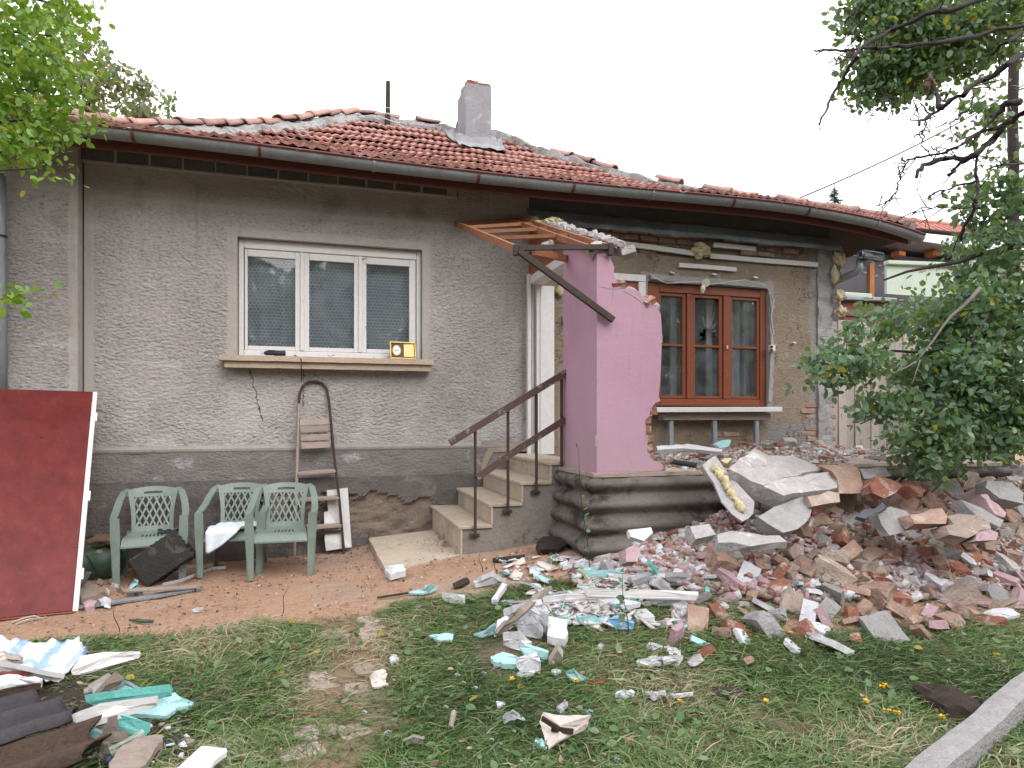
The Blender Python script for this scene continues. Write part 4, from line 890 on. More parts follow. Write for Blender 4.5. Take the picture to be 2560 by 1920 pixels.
# ---- porch doorway: white jamb against the house wall, lintel toward the viewer
dw = thing('door_frame', 'white wooden door frame between the grey house wall and the pink wall', 'door frame', (2.3, -.1, 1.09))
b = MB()
for k, (x0, x1, yj) in enumerate(((2.285, 2.325, -.02), (2.23, 2.27, -.06), (2.325, 2.36, -.085))): b.span(x0, x1, yj - .05, yj, 1.08, 3.05, .004)
b.build('door_post', M['whitejamb'], dw)
MB().span(2.365, on_y(1384, 850, -.11).x, -.135, -.09, 1.08, 2.925, .004).build('door_lining', M['whitejamb'], dw)
MB().span(2.24, 2.40, -1.40, -.14, 2.93, 3.02, .005).build('lintel', M['white'], dw)
MB().span(2.30, 2.38, -1.42, -1.34, 1.08, 2.925, .004).build('door_post', M['whitejamb'], dw)
MB().box(on_y(1414, 797, -.03), (.07, .04, .085), None, .006).build('light_switch', M['ivory'], house)
for px, py in ((1399, 727), (1412, 712)):
    me = blob(.05, px, (1, .6, 1.4)); me.materials.append(M['pu']); link('foam_lump', me, house, Matrix.Translation(on_y(px, py, -.04)))
b = MB(); b.prism([Vector((2.27, y, z)) for y, z in ((-.03, 3.03), (-.03, 3.58), (-1.40, 3.06), (-1.44, 3.03))], (.05, 0, 0)); b.build('overdoor_board', M['tanwood'], dw, fix=True)
b = MB(); b.tube([(2.268, -.75, 3.18), (2.235, -.75, 3.18)], .075, 14); b.tube([(2.235, -.75, 3.18), (2.18, -.75, 3.17), (2.155, -.75, 3.16)], [.06, .055, .02], 12); b.build('lamp', M['ivory'], dw)
# ---- canopy frame of battens over the steps
cf = thing('canopy_frame', 'stripped canopy frame of orange brown battens jutting over the steps', 'canopy', (1.8, -1.1, 3.2))
LA, LB = Vector((1.45, -.02, 3.555)), Vector((1.455, -2.16, 2.765)); RA, RB = Vector((2.18, -.02, 3.66)), Vector((2.20, -2.16, 2.83))
def bar(p, q, w, t, name='batten', m_='tanwood', side=(0, 0, 1)): return MB().sweep([p, (p + q) / 2, q], w, t, side).build(name, M[m_], cf)
bar(LA, LB, .055, .032); bar(RA, RB, .06, .04); bar(RA + Vector((-.12, 0, -.02)), RB + Vector((-.12, 0, -.02)), .05, .035)
for i, t in enumerate((.0, .2, .42, .66)):
    bar(LA.lerp(LB, t) + Vector((.022, 0, 0)), RA.lerp(RB, t) + Vector((-.025, 0, 0)), .032, .03)
bar(LB + Vector((-.01, -.02, 0)), RB + Vector((.03, -.02, .0)), .038, .035, 'batten', 'burnt')
bar(on_y(1335, 630, -1.9), on_y(1424, 648, -1.48), .055, .035)
bar(Vector((1.47, -2.20, 2.74)), on_y(1533, 800, -2.2), .045, .04, 'brace', 'burnt')
MB().box(LB + Vector((-.005, -.03, -.02)), (.035, .04, .085), None, .005).build('batten_end', M['burnt'], cf); MB().box(RB + Vector((.03, -.03, -.02)), (.04, .04, .10), None, .005).build('batten_end', M['burnt'], cf)
for i, (px, py, yy, r0) in enumerate(((1362, 560, -.5, .07), (1385, 552, -.4, .06), (1405, 575, -.8, .06), (1440, 590, -1.2, .07), (1330, 545, -.15, .05), (1380, 566, -.6, .06), (1425, 583, -1, .05))):
    me = blob(r0 * .8, i + 20, (1.6, 1, .6), .55, 3, 3.2); me.materials.append(M['pu'] if i < 5 else M['concl']); link('foam_lump', me, house, Matrix.Translation(on_y(px, py, yy)))
for i in range(22):
    u = i / 21; me = chunk(.085, .075, .05, 4); me.materials.append(M['concl']); p = RA.lerp(RB, .35 + .62 * u) + Vector((.10 + .06 * random.random(), .0, .035))
    link('broken_edge', me, pk, Matrix.Translation(p) @ Euler([random.uniform(-.4, .4) for _ in range(3)]).to_matrix().to_4x4())
# ================================================================ THINGS BY THE WALL
# maroon door leaning
dr = thing('leaning_door', 'large maroon door with a white edge leaning against the house wall', 'door', gp(90, 1545))
bR, bL = gp(186, 1533), gp(2, 1552); tR = on_y(256, 990, -.16); ax = (bL - bR).normalized(); up = (tR - bR); up = up - ax * up.dot(ax); Ld = 2.08; up.normalize(); nn = ax.cross(up).normalized()
if nn.y > 0: nn = -nn
Wd = .95; bR = bR + Vector((0, 0, .01))
Mx = Matrix((ax, up, nn)).transposed()
MB().box(bR + ax * (.012 + Wd / 2) + up * Ld / 2, (Wd, Ld, .038), Mx, .004).build('door_leaf', M['doorred'], dr)
MB().box(bR - ax * .006 + up * Ld / 2, (.034, Ld + .004, .04), Mx, .005).build('edge_strip', M['doorwhite'], dr)
MB().box(bR + ax * Wd / 2 + up * -.007, (Wd, .012, .036), Mx, .003).build('bottom_edge', M['tanwood'], dr)
for t in (.14, .47, .86):
    b = MB(); c = bR - ax * .028 + up * Ld * t + nn * .012; b.tube([c - up * .045, c + up * .045], .011, 8); b.box(c + ax * .01, (.016, .09, .012), Mx, .002); b.build('hinge', M['doorwhite'], dr)
b = MB(); c = on_y(105, 1097, 0); 
q = CAM + ray(105, 1097) * ((bR - CAM).dot(nn) / ray(105, 1097).dot(nn)); b.tube([q + nn * .018, q + nn * .021], .012, 10); b.build('keyhole', M['socket'], dr)
b = MB(); b.tube([gp(30, 1556, .012), gp(60, 1545, .02), gp(85, 1540, .03), gp(110, 1545, .012), gp(75, 1548, .015), gp(40, 1560, .01)], .007, 5)
b.local('rope_loop', M['paper'], 'loop of pale cord on the dirt under the maroon door', 'cord')
# step ladder leaning on the wall
ld = thing('step_ladder', 'old rusty tubular step ladder with wooden treads propped under the window sill', 'ladder', gp(800, 1385))
fl, fr2 = gp(736, 1397), gp(860, 1384); tp = on_y(784, 955, -.03)
mid = (fl + fr2) / 2; upv = tp - mid; nl = upv.cross(fr2 - fl).normalized()
def onl(px, py, h=0.):
    r = ray(px, py); return CAM + r * ((mid - CAM).dot(nl) / r.dot(nl)) - nl * h
if nl.y > 0: nl = -nl
arch = [onl(744, 1100), onl(746, 1020), onl(749, 985), onl(757, 965), onl(770, 955), onl(790, 953), onl(806, 958), onl(817, 972), onl(822, 1000), onl(828, 1060), onl(832, 1118)]
MB().tube(arch, .013, 8).build('top_hoop', M['iron'], ld)
MB().tube([onl(747, 1010, -.014), onl(742, 1190, -.014), onl(736, 1395, -.014)], .013, 8).build('stile', M['greywood'], ld); MB().tube([onl(823, 1012, -.014), onl(834, 1130, -.014), onl(847, 1240, -.014), onl(860, 1384, -.014)], .013, 8).build('stile', M['iron'], ld)
for px0, px1, py, rr in ((750, 820, 1055, 0), (751, 821, 1073, 0), (752, 823, 1094, 0), (753, 824, 1113, 0)):
    a, c = onl(px0, py + 2, -.03), onl(px1, py - 1, -.03); MB().sweep([a, c], .062, .016, upv.normalized()).build('slat', M['greywood'], ld)
for px0, px1, y0, y1 in ((745, 838, 1184, 1176), (748, 846, 1250, 1243), (742, 852, 1321, 1312)):
    MB().sweep([onl(px0, y0, -.012), onl(px1, y1, -.012)], .10, .018, (0, 1, .12)).build('tread', M['greywood'], ld)
MB().tube([onl(742, 1336), onl(853, 1328)], .011, 6).build('cross_bar', M['iron'], ld)
b = MB(); o_ = on_y(853, 1376, -.14); q = [on_y(p[0], p[1], -.13 if p[1] < 1300 else -.22) for p in ((817, 1226), (869, 1220), (879, 1368), (815, 1377), (812, 1352), (810, 1281), (820, 1278))]
b.prism(q, (.004, .03, 0)); b.local('white_board', M['whitejamb'], 'pinkish white stepped board leaning behind the ladder', 'board', fix=True)
# the green plastic armchairs
def chair_parts():
    P2 = {}
    def B(s, t):
        w = .165 + .012 * math.cos(t * math.pi) * 0 + .055 * t * t + .012 * (1 - t) ** 2; return Vector((s * w, .185 + .115 * t + .01 * t * t - .055 * s * s * (.4 + .6 * t), .40 + .40 * t))
    b = MB(); th = Vector((0, .012, .003))
    for sg in (-1, 1): b.slab([[B(sg * s, t) for t in np.linspace(0, .97, 9)] for s in (.80, .90, 1.0)], th)
    b.slab([[B(s, t) for t in (0, .06, .12)] for s in np.linspace(-1, 1, 9)], th)
    def Tt(s, t): p = B(s, t); p.z -= .032 * abs(s) ** 2.2 * (t > .9); return p
    b.slab([[Tt(s, t) for t in (.80, .835, .86)] for s in np.linspace(-1, 1, 11)], th); b.slab([[Tt(s, t) for t in (.925, .97, 1.0, 1.03)] for s in np.linspace(-1.12, 1.12, 13)], th)
    for sg in (-1, 1): b.slab([[Tt(sg * s, t) for t in (.86, .89, .925)] for s in np.linspace(.38, 1, 6)], th)
    n_ = 5
    for sg in (-1, 1):
        for k in range(-3, n_ + 1):
            pts = []
            for u in np.linspace(0, 1, 12):
                t = .10 + .72 * u; s = sg * (-.8 + (k + 2.4 * u) * (1.6 / n_) )
                if abs(s) <= .84: pts.append(B(s, t) + Vector((0, .006 + .001 * sg, 0)))
            if len(pts) > 1: b.sweep(pts, .015, .009, (1, 0, 0))
    P2['backrest'] = b.mesh('backrest', M['plast'])
    def Sf(x, y):
        f = (y + .235) / .42; return Vector((x * (.225 - .045 * f), y, .405 - .012 * (1 - x * x) * math.sin(math.pi * min(1, max(0, f))) - (.05 * max(0, .12 - f) / .12)))
    xs_ = np.linspace(-1, 1, 27); ys_ = np.concatenate([np.linspace(-.25, -.20, 4), np.linspace(-.17, .20, 9)]); hol = {(i, j) for i in range(8, 19, 2) for j in (6, 7, 8)}
    b = MB(); b.slab([[Sf(x, y) for y in ys_] for x in xs_], (0, 0, -.014), hol); P2['seat'] = b.mesh('seat', M['plast'])
    for sg in (-1, 1):
        b = MB(); pts = [(sg * .205, .305, .79), (sg * .245, .24, .765), (sg * .268, .14, .70), (sg * .280, .03, .635), (sg * .285, -.08, .60), (sg * .283, -.18, .588), (sg * .278, -.225, .575)]
        b.sweep(pts, [.05, .055, .06, .06, .06, .055, .03], .014, (1, 0, 0)); 
        b.sweep([Vector(p) + Vector((sg * .024, 0, -.014)) for p in pts[1:]], [.012] * 6, [.035] * 6, (1, 0, 0)); P2['armrest%d' % sg] = b.mesh('armrest', M['plast'])
        b = MB(); fp = [(sg * .272, -.222, .59), (sg * .268, -.226, .42), (sg * .258, -.238, .2), (sg * .25, -.248, 0)]
        b.sweep(fp, [.07, .078, .055, .042], .013, (1, 0, 0)); b.sweep([Vector(p) + Vector((sg * .03, .032, 0)) for p in fp], .012, [.075, .085, .06, .045], (1, 0, 0)); P2['leg%d' % sg] = b.mesh('leg', M['plast'])
        b = MB(); b.sweep([(sg * .185, .185, .41), (sg * .215, .23, .2), (sg * .232, .265, 0)], [.05, .045, .035], .013, (1, 0, 0)); b.sweep([(sg * .205, .165, .40), (sg * .233, .21, .2), (sg * .248, .25, 0)], .012, [.05, .045, .035], (1, 0, 0)); P2['rleg%d' % sg] = b.mesh('leg', M['plast'])
    for me in P2.values(): fixn(me)
    return P2
CPS = chair_parts()
def chair(a, c, label):
    pa, pb = gp(*a), gp(*c); rz = math.atan2(pb.y - pa.y, pb.x - pa.x) * .8; mid = (pa + pb) / 2; f = Vector((-math.sin(rz), math.cos(rz), 0)); ctr = mid + f * .24; zb = min(pa.z, pb.z, float(g(ctr.x, ctr.y)) + .01)
    t = thing('plastic_chair', label, 'chair', (ctr.x, ctr.y, (pa.z + pb.z) / 2), 'green plastic garden chairs by the wall', rz); w = WM[t.name] @ Matrix.Scale(.94, 4)
    for k, me in CPS.items(): link(me.name.split('.')[0], me, t, w)
    return t, w
c1, w1 = chair((289, 1469), (456, 1450), 'green plastic lattice back armchair standing over the tipped black crate'); c2, w2 = chair((496, 1449), (650, 1436), 'green plastic lattice back armchair with a pale cloth on its seat'); c3, w3 = chair((627, 1456), (775, 1440), 'green plastic lattice back armchair with an empty seat beside the ladder')
# cloth over the second chair
P2 = []
for i, u in enumerate(np.linspace(0, 1, 26)):
    row = []
    for j, t in enumerate(np.linspace(0, 1, 34)):
        x = -.20 + .40 * u; s = .19 - .62 * t * (1 - .55 * u * u)
        if s > -.255: p = Vector((x + .02 * math.sin(t * 9), s, .43 + .016 * float(fbm(u * 5, t * 5, 1, 3)) * 2 + .01))
        else:
            h = -.255 - s; p = Vector((x * (1 - .8 * min(1, h * 2.2)) - .07 * min(1, h * 5), -.265 - .02 * math.sin(u * 14) * min(1, h * 6) - .01, .425 - h * 1.15))
        row.append(w2 @ p)
    P2.append(row)
b = MB().slab(P2, (0, .002, .003)); b.local('cloth', M['cloth'], 'pale blue cloth draped over the chair seat and hanging down its front', 'cloth', None, True, True)
P2 = [[w1 @ Vector((.05 + .16 * u, -.02 + .08 * v + .01 * math.sin(u * 9), .412 + .025 * math.sin(math.pi * v) * (1 - u * .5) + .008 * math.sin(u * 14))) for v in np.linspace(0, 1, 8)] for u in np.linspace(0, 1, 12)]
MB().slab(P2, (0, 0, -.006)).local('glove', M['navy'], 'small dark crumpled glove on the left chair seat', 'glove', None, True, True)
# clutter beside and under the left chair
q = gp(400, 1462); Rm = (Matrix.Rotation(R(8), 3, 'Z') @ Matrix.Rotation(R(-34), 3, 'Y') @ Matrix.Rotation(R(-12), 3, 'X')).to_4x4(); wcr = Matrix.Translation(q + Vector((0, .10, .20))) @ Rm
cr = thing('black_crate', 'tipped black plastic crate with a ribbed rim under the left chair', 'crate', q)
def crate_shell():
    b = MB(); w, d, h, t = .40, .20, .26, .006
    for sg in (-1, 1): b.box((sg * w / 2, 0, 0), (t, d, h), None, .002); b.box((0, 0, sg * h / 2), (w, d, t), None, .002)
    b.box((0, -d / 2, 0), (w, t, h), None, .004); return b
b = crate_shell(); b.v = [tuple(wcr @ Vector(p)) for p in b.v]; b.build('crate_shell', M['blackp'], cr)
b = MB()
for sg in (-1, 1): b.box((sg * .206, .09, 0), (.02, .03, .30), None, .005); b.box((0, .09, sg * .136), (.43, .03, .02), None, .005)
b.v = [tuple(wcr @ Vector(p)) for p in b.v]; b.build('rim', M['blackp'], cr)
b = MB()
for k in range(9):
    for sg in (-1, 1): b.box((-.18 + .045 * k, -.005, sg * .134), (.018, .17, .012), None, .004)
for k in range(6):
    for sg in (-1, 1): b.box((sg * .204, -.005, -.11 + .044 * k), (.012, .17, .018), None, .004)
b.v = [tuple(wcr @ Vector(p)) for p in b.v]; b.build('rib', M['blackp'], cr); cr.children[-1]['kind'] = 'stuff'
q = gp(243, 1452) + Vector((0, .14, .13)); bt = thing('green_demijohn', 'round green bottle wrapped in brown sacking behind the door edge', 'bottle', q)
b = MB(); b.tube([q + Vector((0, 0, z)) for z in (-.13, -.12, -.05, .03, .1, .14, .17)], [.05, .13, .175, .18, .15, .09, .05], 20); b.build('bottle', M['greenp'], bt, True)
me = blob(.11, 5, (1.4, 1, .55), .4, 3); me.materials.append(M['burlap']); link('sacking', me, bt, Matrix.Translation(q + Vector((.03, -.03, .19))))
b = MB(); P_ = on_y(246, 1386, q.y - .14); b.tube([P_ + Vector((0, .1, 0)), P_, P_ + Vector((0, .002, 0)), P_ + Vector((0, .05, 0))], [.035, .035, .02, .018], 14); b.build('neck', M['conc'], bt, True)
cd_ = MB(); cd_.tube([on_y(215, 1388, q.y - .19), on_y(230, 1408, q.y - .2), on_y(250, 1438, q.y - .2)], .008, 5); cd_.build('strap', M['socket'], bt)
def flat(name, label, cat, pts, th, m_, zt=None, lift=.01, group=None, jag=0.):
    """a lying piece: outline in picture points (third number = height above the ground)"""
    f = zt or (lambda x, y: (x, y)); P3 = []
    L = len(pts)
    for i, p in enumerate(pts):
        h = (p[2] if len(p) > 2 else 0) + lift + th; P3.append(gp(*f(p[0], p[1]), h))
    if jag:
        o = []
        for i in range(L):
            a, c = P3[i], P3[(i + 1) % L]; o.append(a)
            for u in (.33, .66): o.append(a.lerp(c, u) + Vector((random.uniform(-jag, jag), random.uniform(-jag, jag), random.uniform(-jag, jag) * .3)))
        P3 = o
    ctr = sum(P3, Vector()) / len(P3); b = MB(); n_ = len(P3)
    # domed top so that the piece is not a card
    top = P3 + [ctr + Vector((0, 0, min(.012, th * .4)))]; bot = [p + (p - ctr) * -.04 - Vector((0, 0, th)) for p in P3]
    b.add(top + bot, [(i, (i + 1) % n_, n_) for i in range(n_)] + [(i, n_ + 1 + i, n_ + 1 + (i + 1) % n_, (i + 1) % n_) for i in range(n_)] + [tuple(range(2 * n_, n_, -1))])
    return b.local(name, M[m_], label, cat, group, fix=True)
ZC = zf(0, 950, 900 / 2212)
flat('grey_strip', 'long flat grey metal strip lying on the dirt before the left chair', 'strip', [(480, 1385), (600, 1372), (900, 1330), (1225, 1255), (1232, 1280), (1000, 1325), (700, 1368), (480, 1400)], .015, 'pipe', ZC)
flat('paper_strip', 'narrow grey strip resting on the junk beside the left chair', 'strip', [(760, 1285, .05), (1000, 1270, .04), (1215, 1262, .03), (1215, 1275, .02), (1000, 1290, .03), (760, 1300, .04)], .01, 'greywood', ZC)
b = MB(); b.sweep([gp(*ZC(*p), h) for p, h in (((1000, 1258), .06), (1100, 1235) and ((1110, 1232), .05), ((1180, 1205), .04), ((1205, 1195), .03), ((1300, 1160), .02), ((1390, 1150), .01))], .025, .003, (0, .3, 1)); b.local('corner_bead', M['metal'], 'thin perforated metal strip curling past the black crate', 'metal strip')
flat('wood_block', 'squarish grey brown wood block by the foot of the maroon door', 'block', [(480, 1300), (515, 1262), (600, 1255), (605, 1320), (500, 1340)], .07, 'greywood', ZC, 0)
flat('plaster_lump', 'small pinkish plaster lump on the dirt beside the maroon door', 'plaster piece', [(510, 1370), (540, 1340), (600, 1355), (580, 1390), (530, 1398)], .04, 'pinkc', ZC, 0, None, .008)
flat('foil_scrap', 'crumpled shiny scrap by the plaster lump near the door', 'scrap', [(600, 1345, .03), (650, 1330, .05), (685, 1350, .02), (680, 1400), (640, 1395), (625, 1370, .03)], .006, 'metal', ZC, .01, None, .01)
flat('blue_board', 'narrow blue grey board standing beside the door edge', 'board', [(485, 1225, .1), (535, 1175, .2), (560, 1180, .2), (500, 1290, .02), (478, 1290, .02)], .01, 'pipe', ZC)
flat('foam_scrap', 'small crumpled pale cyan scrap leaning on the black crate', 'scrap', [(800, 1260, .05), (825, 1220, .12), (850, 1230, .1), (840, 1265, .05), (800, 1285, .02), (775, 1300, .02)], .012, 'cyan', ZC, .01, None, .01)
scr = []
for i, (x, y) in enumerate(((740, 1290), (800, 1300), (650, 1300), (560, 1290), (850, 1305), (700, 1265), (610, 1240), (690, 1240))):
    scr.append(flat('junk_scrap', 'small grey scrap in the litter between the door and black crate', 'scrap', [(x - 25, y), (x - 5, y - 22, .03), (x + 28, y - 8, .02), (x + 15, y + 14)], .02, random.choice(('pipe', 'paper', 'greywood')), ZC, .0, 'scraps in the litter by the black crate', .008))
# things on the window sill
tz = 2.083
b = MB(); p0, p1 = on_y(660, 892, -.09), on_y(714, 894, -.10); p0.z = p1.z = tz + .03; a = p1 - p0
tt = thing('torch', 'small black torch lying on the window sill', 'torch', (p0 + p1) / 2)
MB().tube([p0, p0 + a * .1, p0 + a * .45, p0 + a * .5, p0 + a * .98, p1], [.014, .022, .022, .029, .03, .022], 12).build('body', M['navy'], tt, True); MB().box(p0 + a * .35 + Vector((0, 0, .02)), (a.length * .4, .035, .02), None, .006).build('switch', M['socket'], tt)
qv = p0 - a * .1; MB().tube([qv + Vector((.0, .02, 0)), qv - Vector((0, .02, 0))], .014, 10).build('ring', M['metal'], tt)
ck = thing('framed_clock', 'gilt framed clock with a yellow flower print standing on the window sill', 'clock', on_y(1007, 898, -.05))
W0 = .272; H0_ = .185; c = Vector((on_y(1007, 880, -.05).x, -.045, tz + H0_ / 2 + .003)); Rt = Euler((R(-9), 0, R(3))).to_matrix()
def lb(o, d, nm, m_, bev=.003): return MB().box(c + Rt @ Vector(o), d, Rt, bev).build(nm, M[m_], ck)
lb((0, 0, 0), (W0 - .01, .012, H0_ - .01), 'board', 'clockd'); 
for o, d in (((0, -.008, H0_ / 2 - .008), (W0, .02, .016)), ((0, -.008, -H0_ / 2 + .008), (W0, .02, .016)), ((W0 / 2 - .008, -.008, 0), (.016, .02, H0_ - .034)), ((-W0 / 2 + .008, -.008, 0), (.016, .02, H0_ - .034))): lb(o, d, 'frame', 'gold')
lb((.062, -.009, 0), (.105, .006, .135), 'print', 'yellowp', .001)
b = MB(); n_ = 26; b.prism([c + Rt @ Vector((-.064 + .038 * math.cos(2 * math.pi * i / n_), -.010, .05 * math.sin(2 * math.pi * i / n_))) for i in range(n_)], Rt @ Vector((0, .004, 0))); b.build('dial', M['clockw'], ck, fix=True)
MB().tube([c + Rt @ Vector((-.064 + .041 * math.cos(2 * math.pi * i / n_), -.010, .053 * math.sin(2 * math.pi * i / n_))) for i in range(n_ + 1)], .004, 5).build('dial_ring', M['gold'], ck)
b = MB(); b.sweep([c + Rt @ Vector((-.064, -.0135, 0)), c + Rt @ Vector((-.088, -.0135, -.004))], .004, .001, (0, 0, 1)); b.sweep([c + Rt @ Vector((-.064, -.0135, 0)), c + Rt @ Vector((-.042, -.0135, .003))], .003, .001, (0, 0, 1)); b.build('hand', M['socket'], ck)
b = MB(); b.tube([on_y(735, 888, -.10), on_y(748, 893, -.13), on_y(753, 898, -.178), on_y(753, 915, -.18), on_y(754, 940, -.06), on_y(753, 952, -.03)], .005, 5); b.local('wire_hook', M['iron'], 'rusty wire hanging over the window sill down to the ladder top', 'wire')
b = MB(); q = on_y(826, 896, -.1); b.slab([[q + Vector((u * .05, v * .05, .005 + .02 * abs(math.sin(u * 3)) )) for v in (-.5, .5)] for u in np.linspace(-.6, .8, 6)], (0, 0, .002)); b.v = [(x, y, max(z, tz + .002)) for x, y, z in [(p[0], p[1], p[2] - q.z + tz) for p in b.v]]; b.local('paper_scrap', M['paper'], 'creased scrap of paper on the middle of the window sill', 'paper', fix=True)
# ================================================================ RUBBLE IN FRONT OF THE PORCH
def mound(x, y):
    """height of the rubble above the plain ground"""
    x = np.asarray(x, float); y = np.asarray(y, float)
    toe = np.interp(x, [2.1, 2.6, 3.2, 4.2, 5.5, 8], [-2.75, -2.95, -3.2, -3.35, -3.25, -3.2])
    crest = np.interp(x, [2.1, 2.5, 3.0, 3.6, 5, 8], [.05, .13, .30, .47, .52, .54])
    t = np.clip((y - toe) / (-2.30 - toe), 0, 1); h = crest * t ** .8 * (1 + .25 * fbm(x, y, 2.1, 3))
    h = np.where(x < 1.95, 0, h) * sst((x - 1.9) / .3)
    back = sst((x - 6.35) / .3); h = h * np.where(y > -2.1, np.where(x > 6.3, np.clip(1 - (y + 2.1) * .22, .5, 1), 0), 1)
    return h
mxs = np.arange(1.9, 9.2, .06); mys = np.arange(-3.9, .8, .06); A_, B_ = np.meshgrid(mxs, mys, indexing='ij'); Hm_ = mound(A_, B_); Zm = g(A_, B_) + Hm_ - .035 + .03 * fbm(A_, B_, 9, 3) * (Hm_ > .02) + .0
I2 = np.arange(A_.size).reshape(A_.shape); Fm = np.stack([I2[:-1, :-1], I2[1:, :-1], I2[1:, 1:], I2[:-1, 1:]], -1).reshape(-1, 4)
tag(link('rubble_bed', npmesh('rubble_bed', np.stack([A_, B_, Zm], -1).reshape(-1, 3), Fm, M['crumb'], None, False)), 'heap of fine crushed rubble under the broken bricks', 'rubble', kind='stuff')
KINDS = {
    'brick': ('broken_brick', 'broken red brick lying loose in the rubble heap', 'brick', 'broken red bricks in the rubble heap', ['brick', 'dustbrick'], lambda: (random.uniform(.11, .25), .12, .065)),
    'masonry': ('masonry_lump', 'beige lump of brick and mortar lying in the rubble heap', 'masonry lump', 'beige masonry lumps in the rubble heap', ['beige', 'dustbrick'], lambda: (random.uniform(.15, .30), random.uniform(.12, .2), random.uniform(.08, .14))),
    'conc': ('concrete_chunk', 'pale grey concrete chunk lying in the rubble heap', 'concrete chunk', 'pale concrete chunks in the rubble heap', ['concl', 'grey'], lambda: (random.uniform(.10, .27), random.uniform(.10, .2), random.uniform(.05, .11))),
    'pink': ('plaster_piece', 'piece of pink plaster broken off into the rubble heap', 'plaster piece', 'pink plaster pieces in the rubble heap', ['pinkc'], lambda: (random.uniform(.10, .2), random.uniform(.08, .16), random.uniform(.03, .06))),
    'foam': ('foam_piece', 'broken white foam piece lying in the rubble heap', 'foam piece', 'white foam pieces in the rubble heap', ['foam'], lambda: (random.uniform(.1, .26), random.uniform(.08, .16), .04)),
    'cyan': ('foam_strip', 'pale cyan foam strip lying in the rubble heap', 'foam strip', 'cyan foam strips in the rubble heap', ['cyan', 'teal'], lambda: (random.uniform(.1, .22), .04, .02)),
    'wood': ('wood_scrap', 'short splintered wood scrap lying in the rubble heap', 'wood scrap', 'wood scraps in the rubble heap', ['greywood', 'tanwood'], lambda: (random.uniform(.15, .32), .035, .02))}
pool = {}
for k, v in KINDS.items():
    pool[k] = []
    for i in range(9):
        s_ = v[5](); me = chunk(*s_, chip=random.choice((2, 3, 4)) if k not in ('cyan', 'wood') else 1, depth=.3 if k in ('cyan', 'wood') else .5); me.materials.append(M[v[4][i % len(v[4])]]); pool[k].append(me)
def drop(k, x, y, z, tilt=.6, sc_=1.):
    v = KINDS[k]; e = Euler((random.gauss(0, tilt), random.gauss(0, tilt), random.uniform(0, 6.28)))
    o = tag(link(v[0], random.choice(pool[k]), None, Matrix.Translation((x, y, z)) @ e.to_matrix().to_4x4() @ Matrix.Scale(sc_, 4)), v[1], v[2], v[3]); o['sz'] = max(o.data.vertices[i].co.length for i in range(len(o.data.vertices))) * 2 * sc_; return o
ORD = ('leftmost', 'second from left', 'third from left', 'fourth from left', 'fifth from left', 'sixth from left', 'seventh from left', 'eighth from left', 'ninth from left', 'tenth from left', 'eleventh from left', 'twelfth from left', 'thirteenth from left')
def single_out(items):
    """items: (object, what it is, where it lies); alike ones in one place are told apart by their order from the left"""
    by = {}
    for o, what, where in items: by.setdefault((what, where), []).append(o)
    for (what, where), os_ in by.items():
        os_.sort(key=lambda o: proj(WM[o.name].translation)[0])
        for i, o in enumerate(os_): o['label'] = what + ' ' + where + (', ' + ORD[i] if 1 < len(os_) <= 13 else '')
def size_word(o):
    s_ = o['sz']; del o['sz']; return 'small ' if s_ < .13 else 'large ' if s_ > .22 else ''
heapies = []
placed = []; tries = 0
while len(placed) < 480 and tries < 9000:
    tries += 1; x = random.uniform(1.95, 8.2); y = random.uniform(-3.75, -2.25) if random.random() < .93 or x < 6.4 else random.uniform(-2.2, .2)
    h = float(mound(x, y))
    if h < .02 and random.random() < .9: continue
    p = Vector((x, y, float(g(x, y)) + h)); 
    if not inview(p, 40): continue
    if 2.3 < x < 3.5 and y > -2.62: continue
    if any((p - q).length < .105 for q in placed): continue
    placed.append(p); lefty = x < 3.3
    k = random.choices(list(KINDS), (10, 8, 16, 16, 14, 9, 5) if lefty else (32, 24, 15, 3, 2, 1, 3))[0]
    if h < .12 and random.random() < .5: k = random.choice(('foam', 'conc', 'brick', 'pink'))
    o = drop(k, p.x, p.y, p.z + .015, .5, random.uniform(.5, 1.1)); px = proj(p)[0]
    row = 'high in the heap' if h > .40 else 'below the heap crest' if h > .28 else 'midway down the heap' if h > .15 else "at the heap's foot"
    zone = 'near the rolled base' if px < 1600 else 'under the leaning plank' if px < 1800 else 'under the tilted slab' if px < 2000 else 'right of the slabs' if px < 2200 else 'under the plum leaves' if px < 2400 else 'right of the plum leaves' if px < 2490 else 'at the far right'
    what = {'brick': 'broken red brick', 'masonry': 'beige masonry lump', 'conc': 'pale concrete chunk', 'pink': 'pink plaster piece', 'foam': 'white foam piece', 'cyan': 'cyan foam strip', 'wood': 'wood scrap'}[k]
    heapies.append((o, size_word(o) + what, row + ' ' + zone))
single_out(heapies)
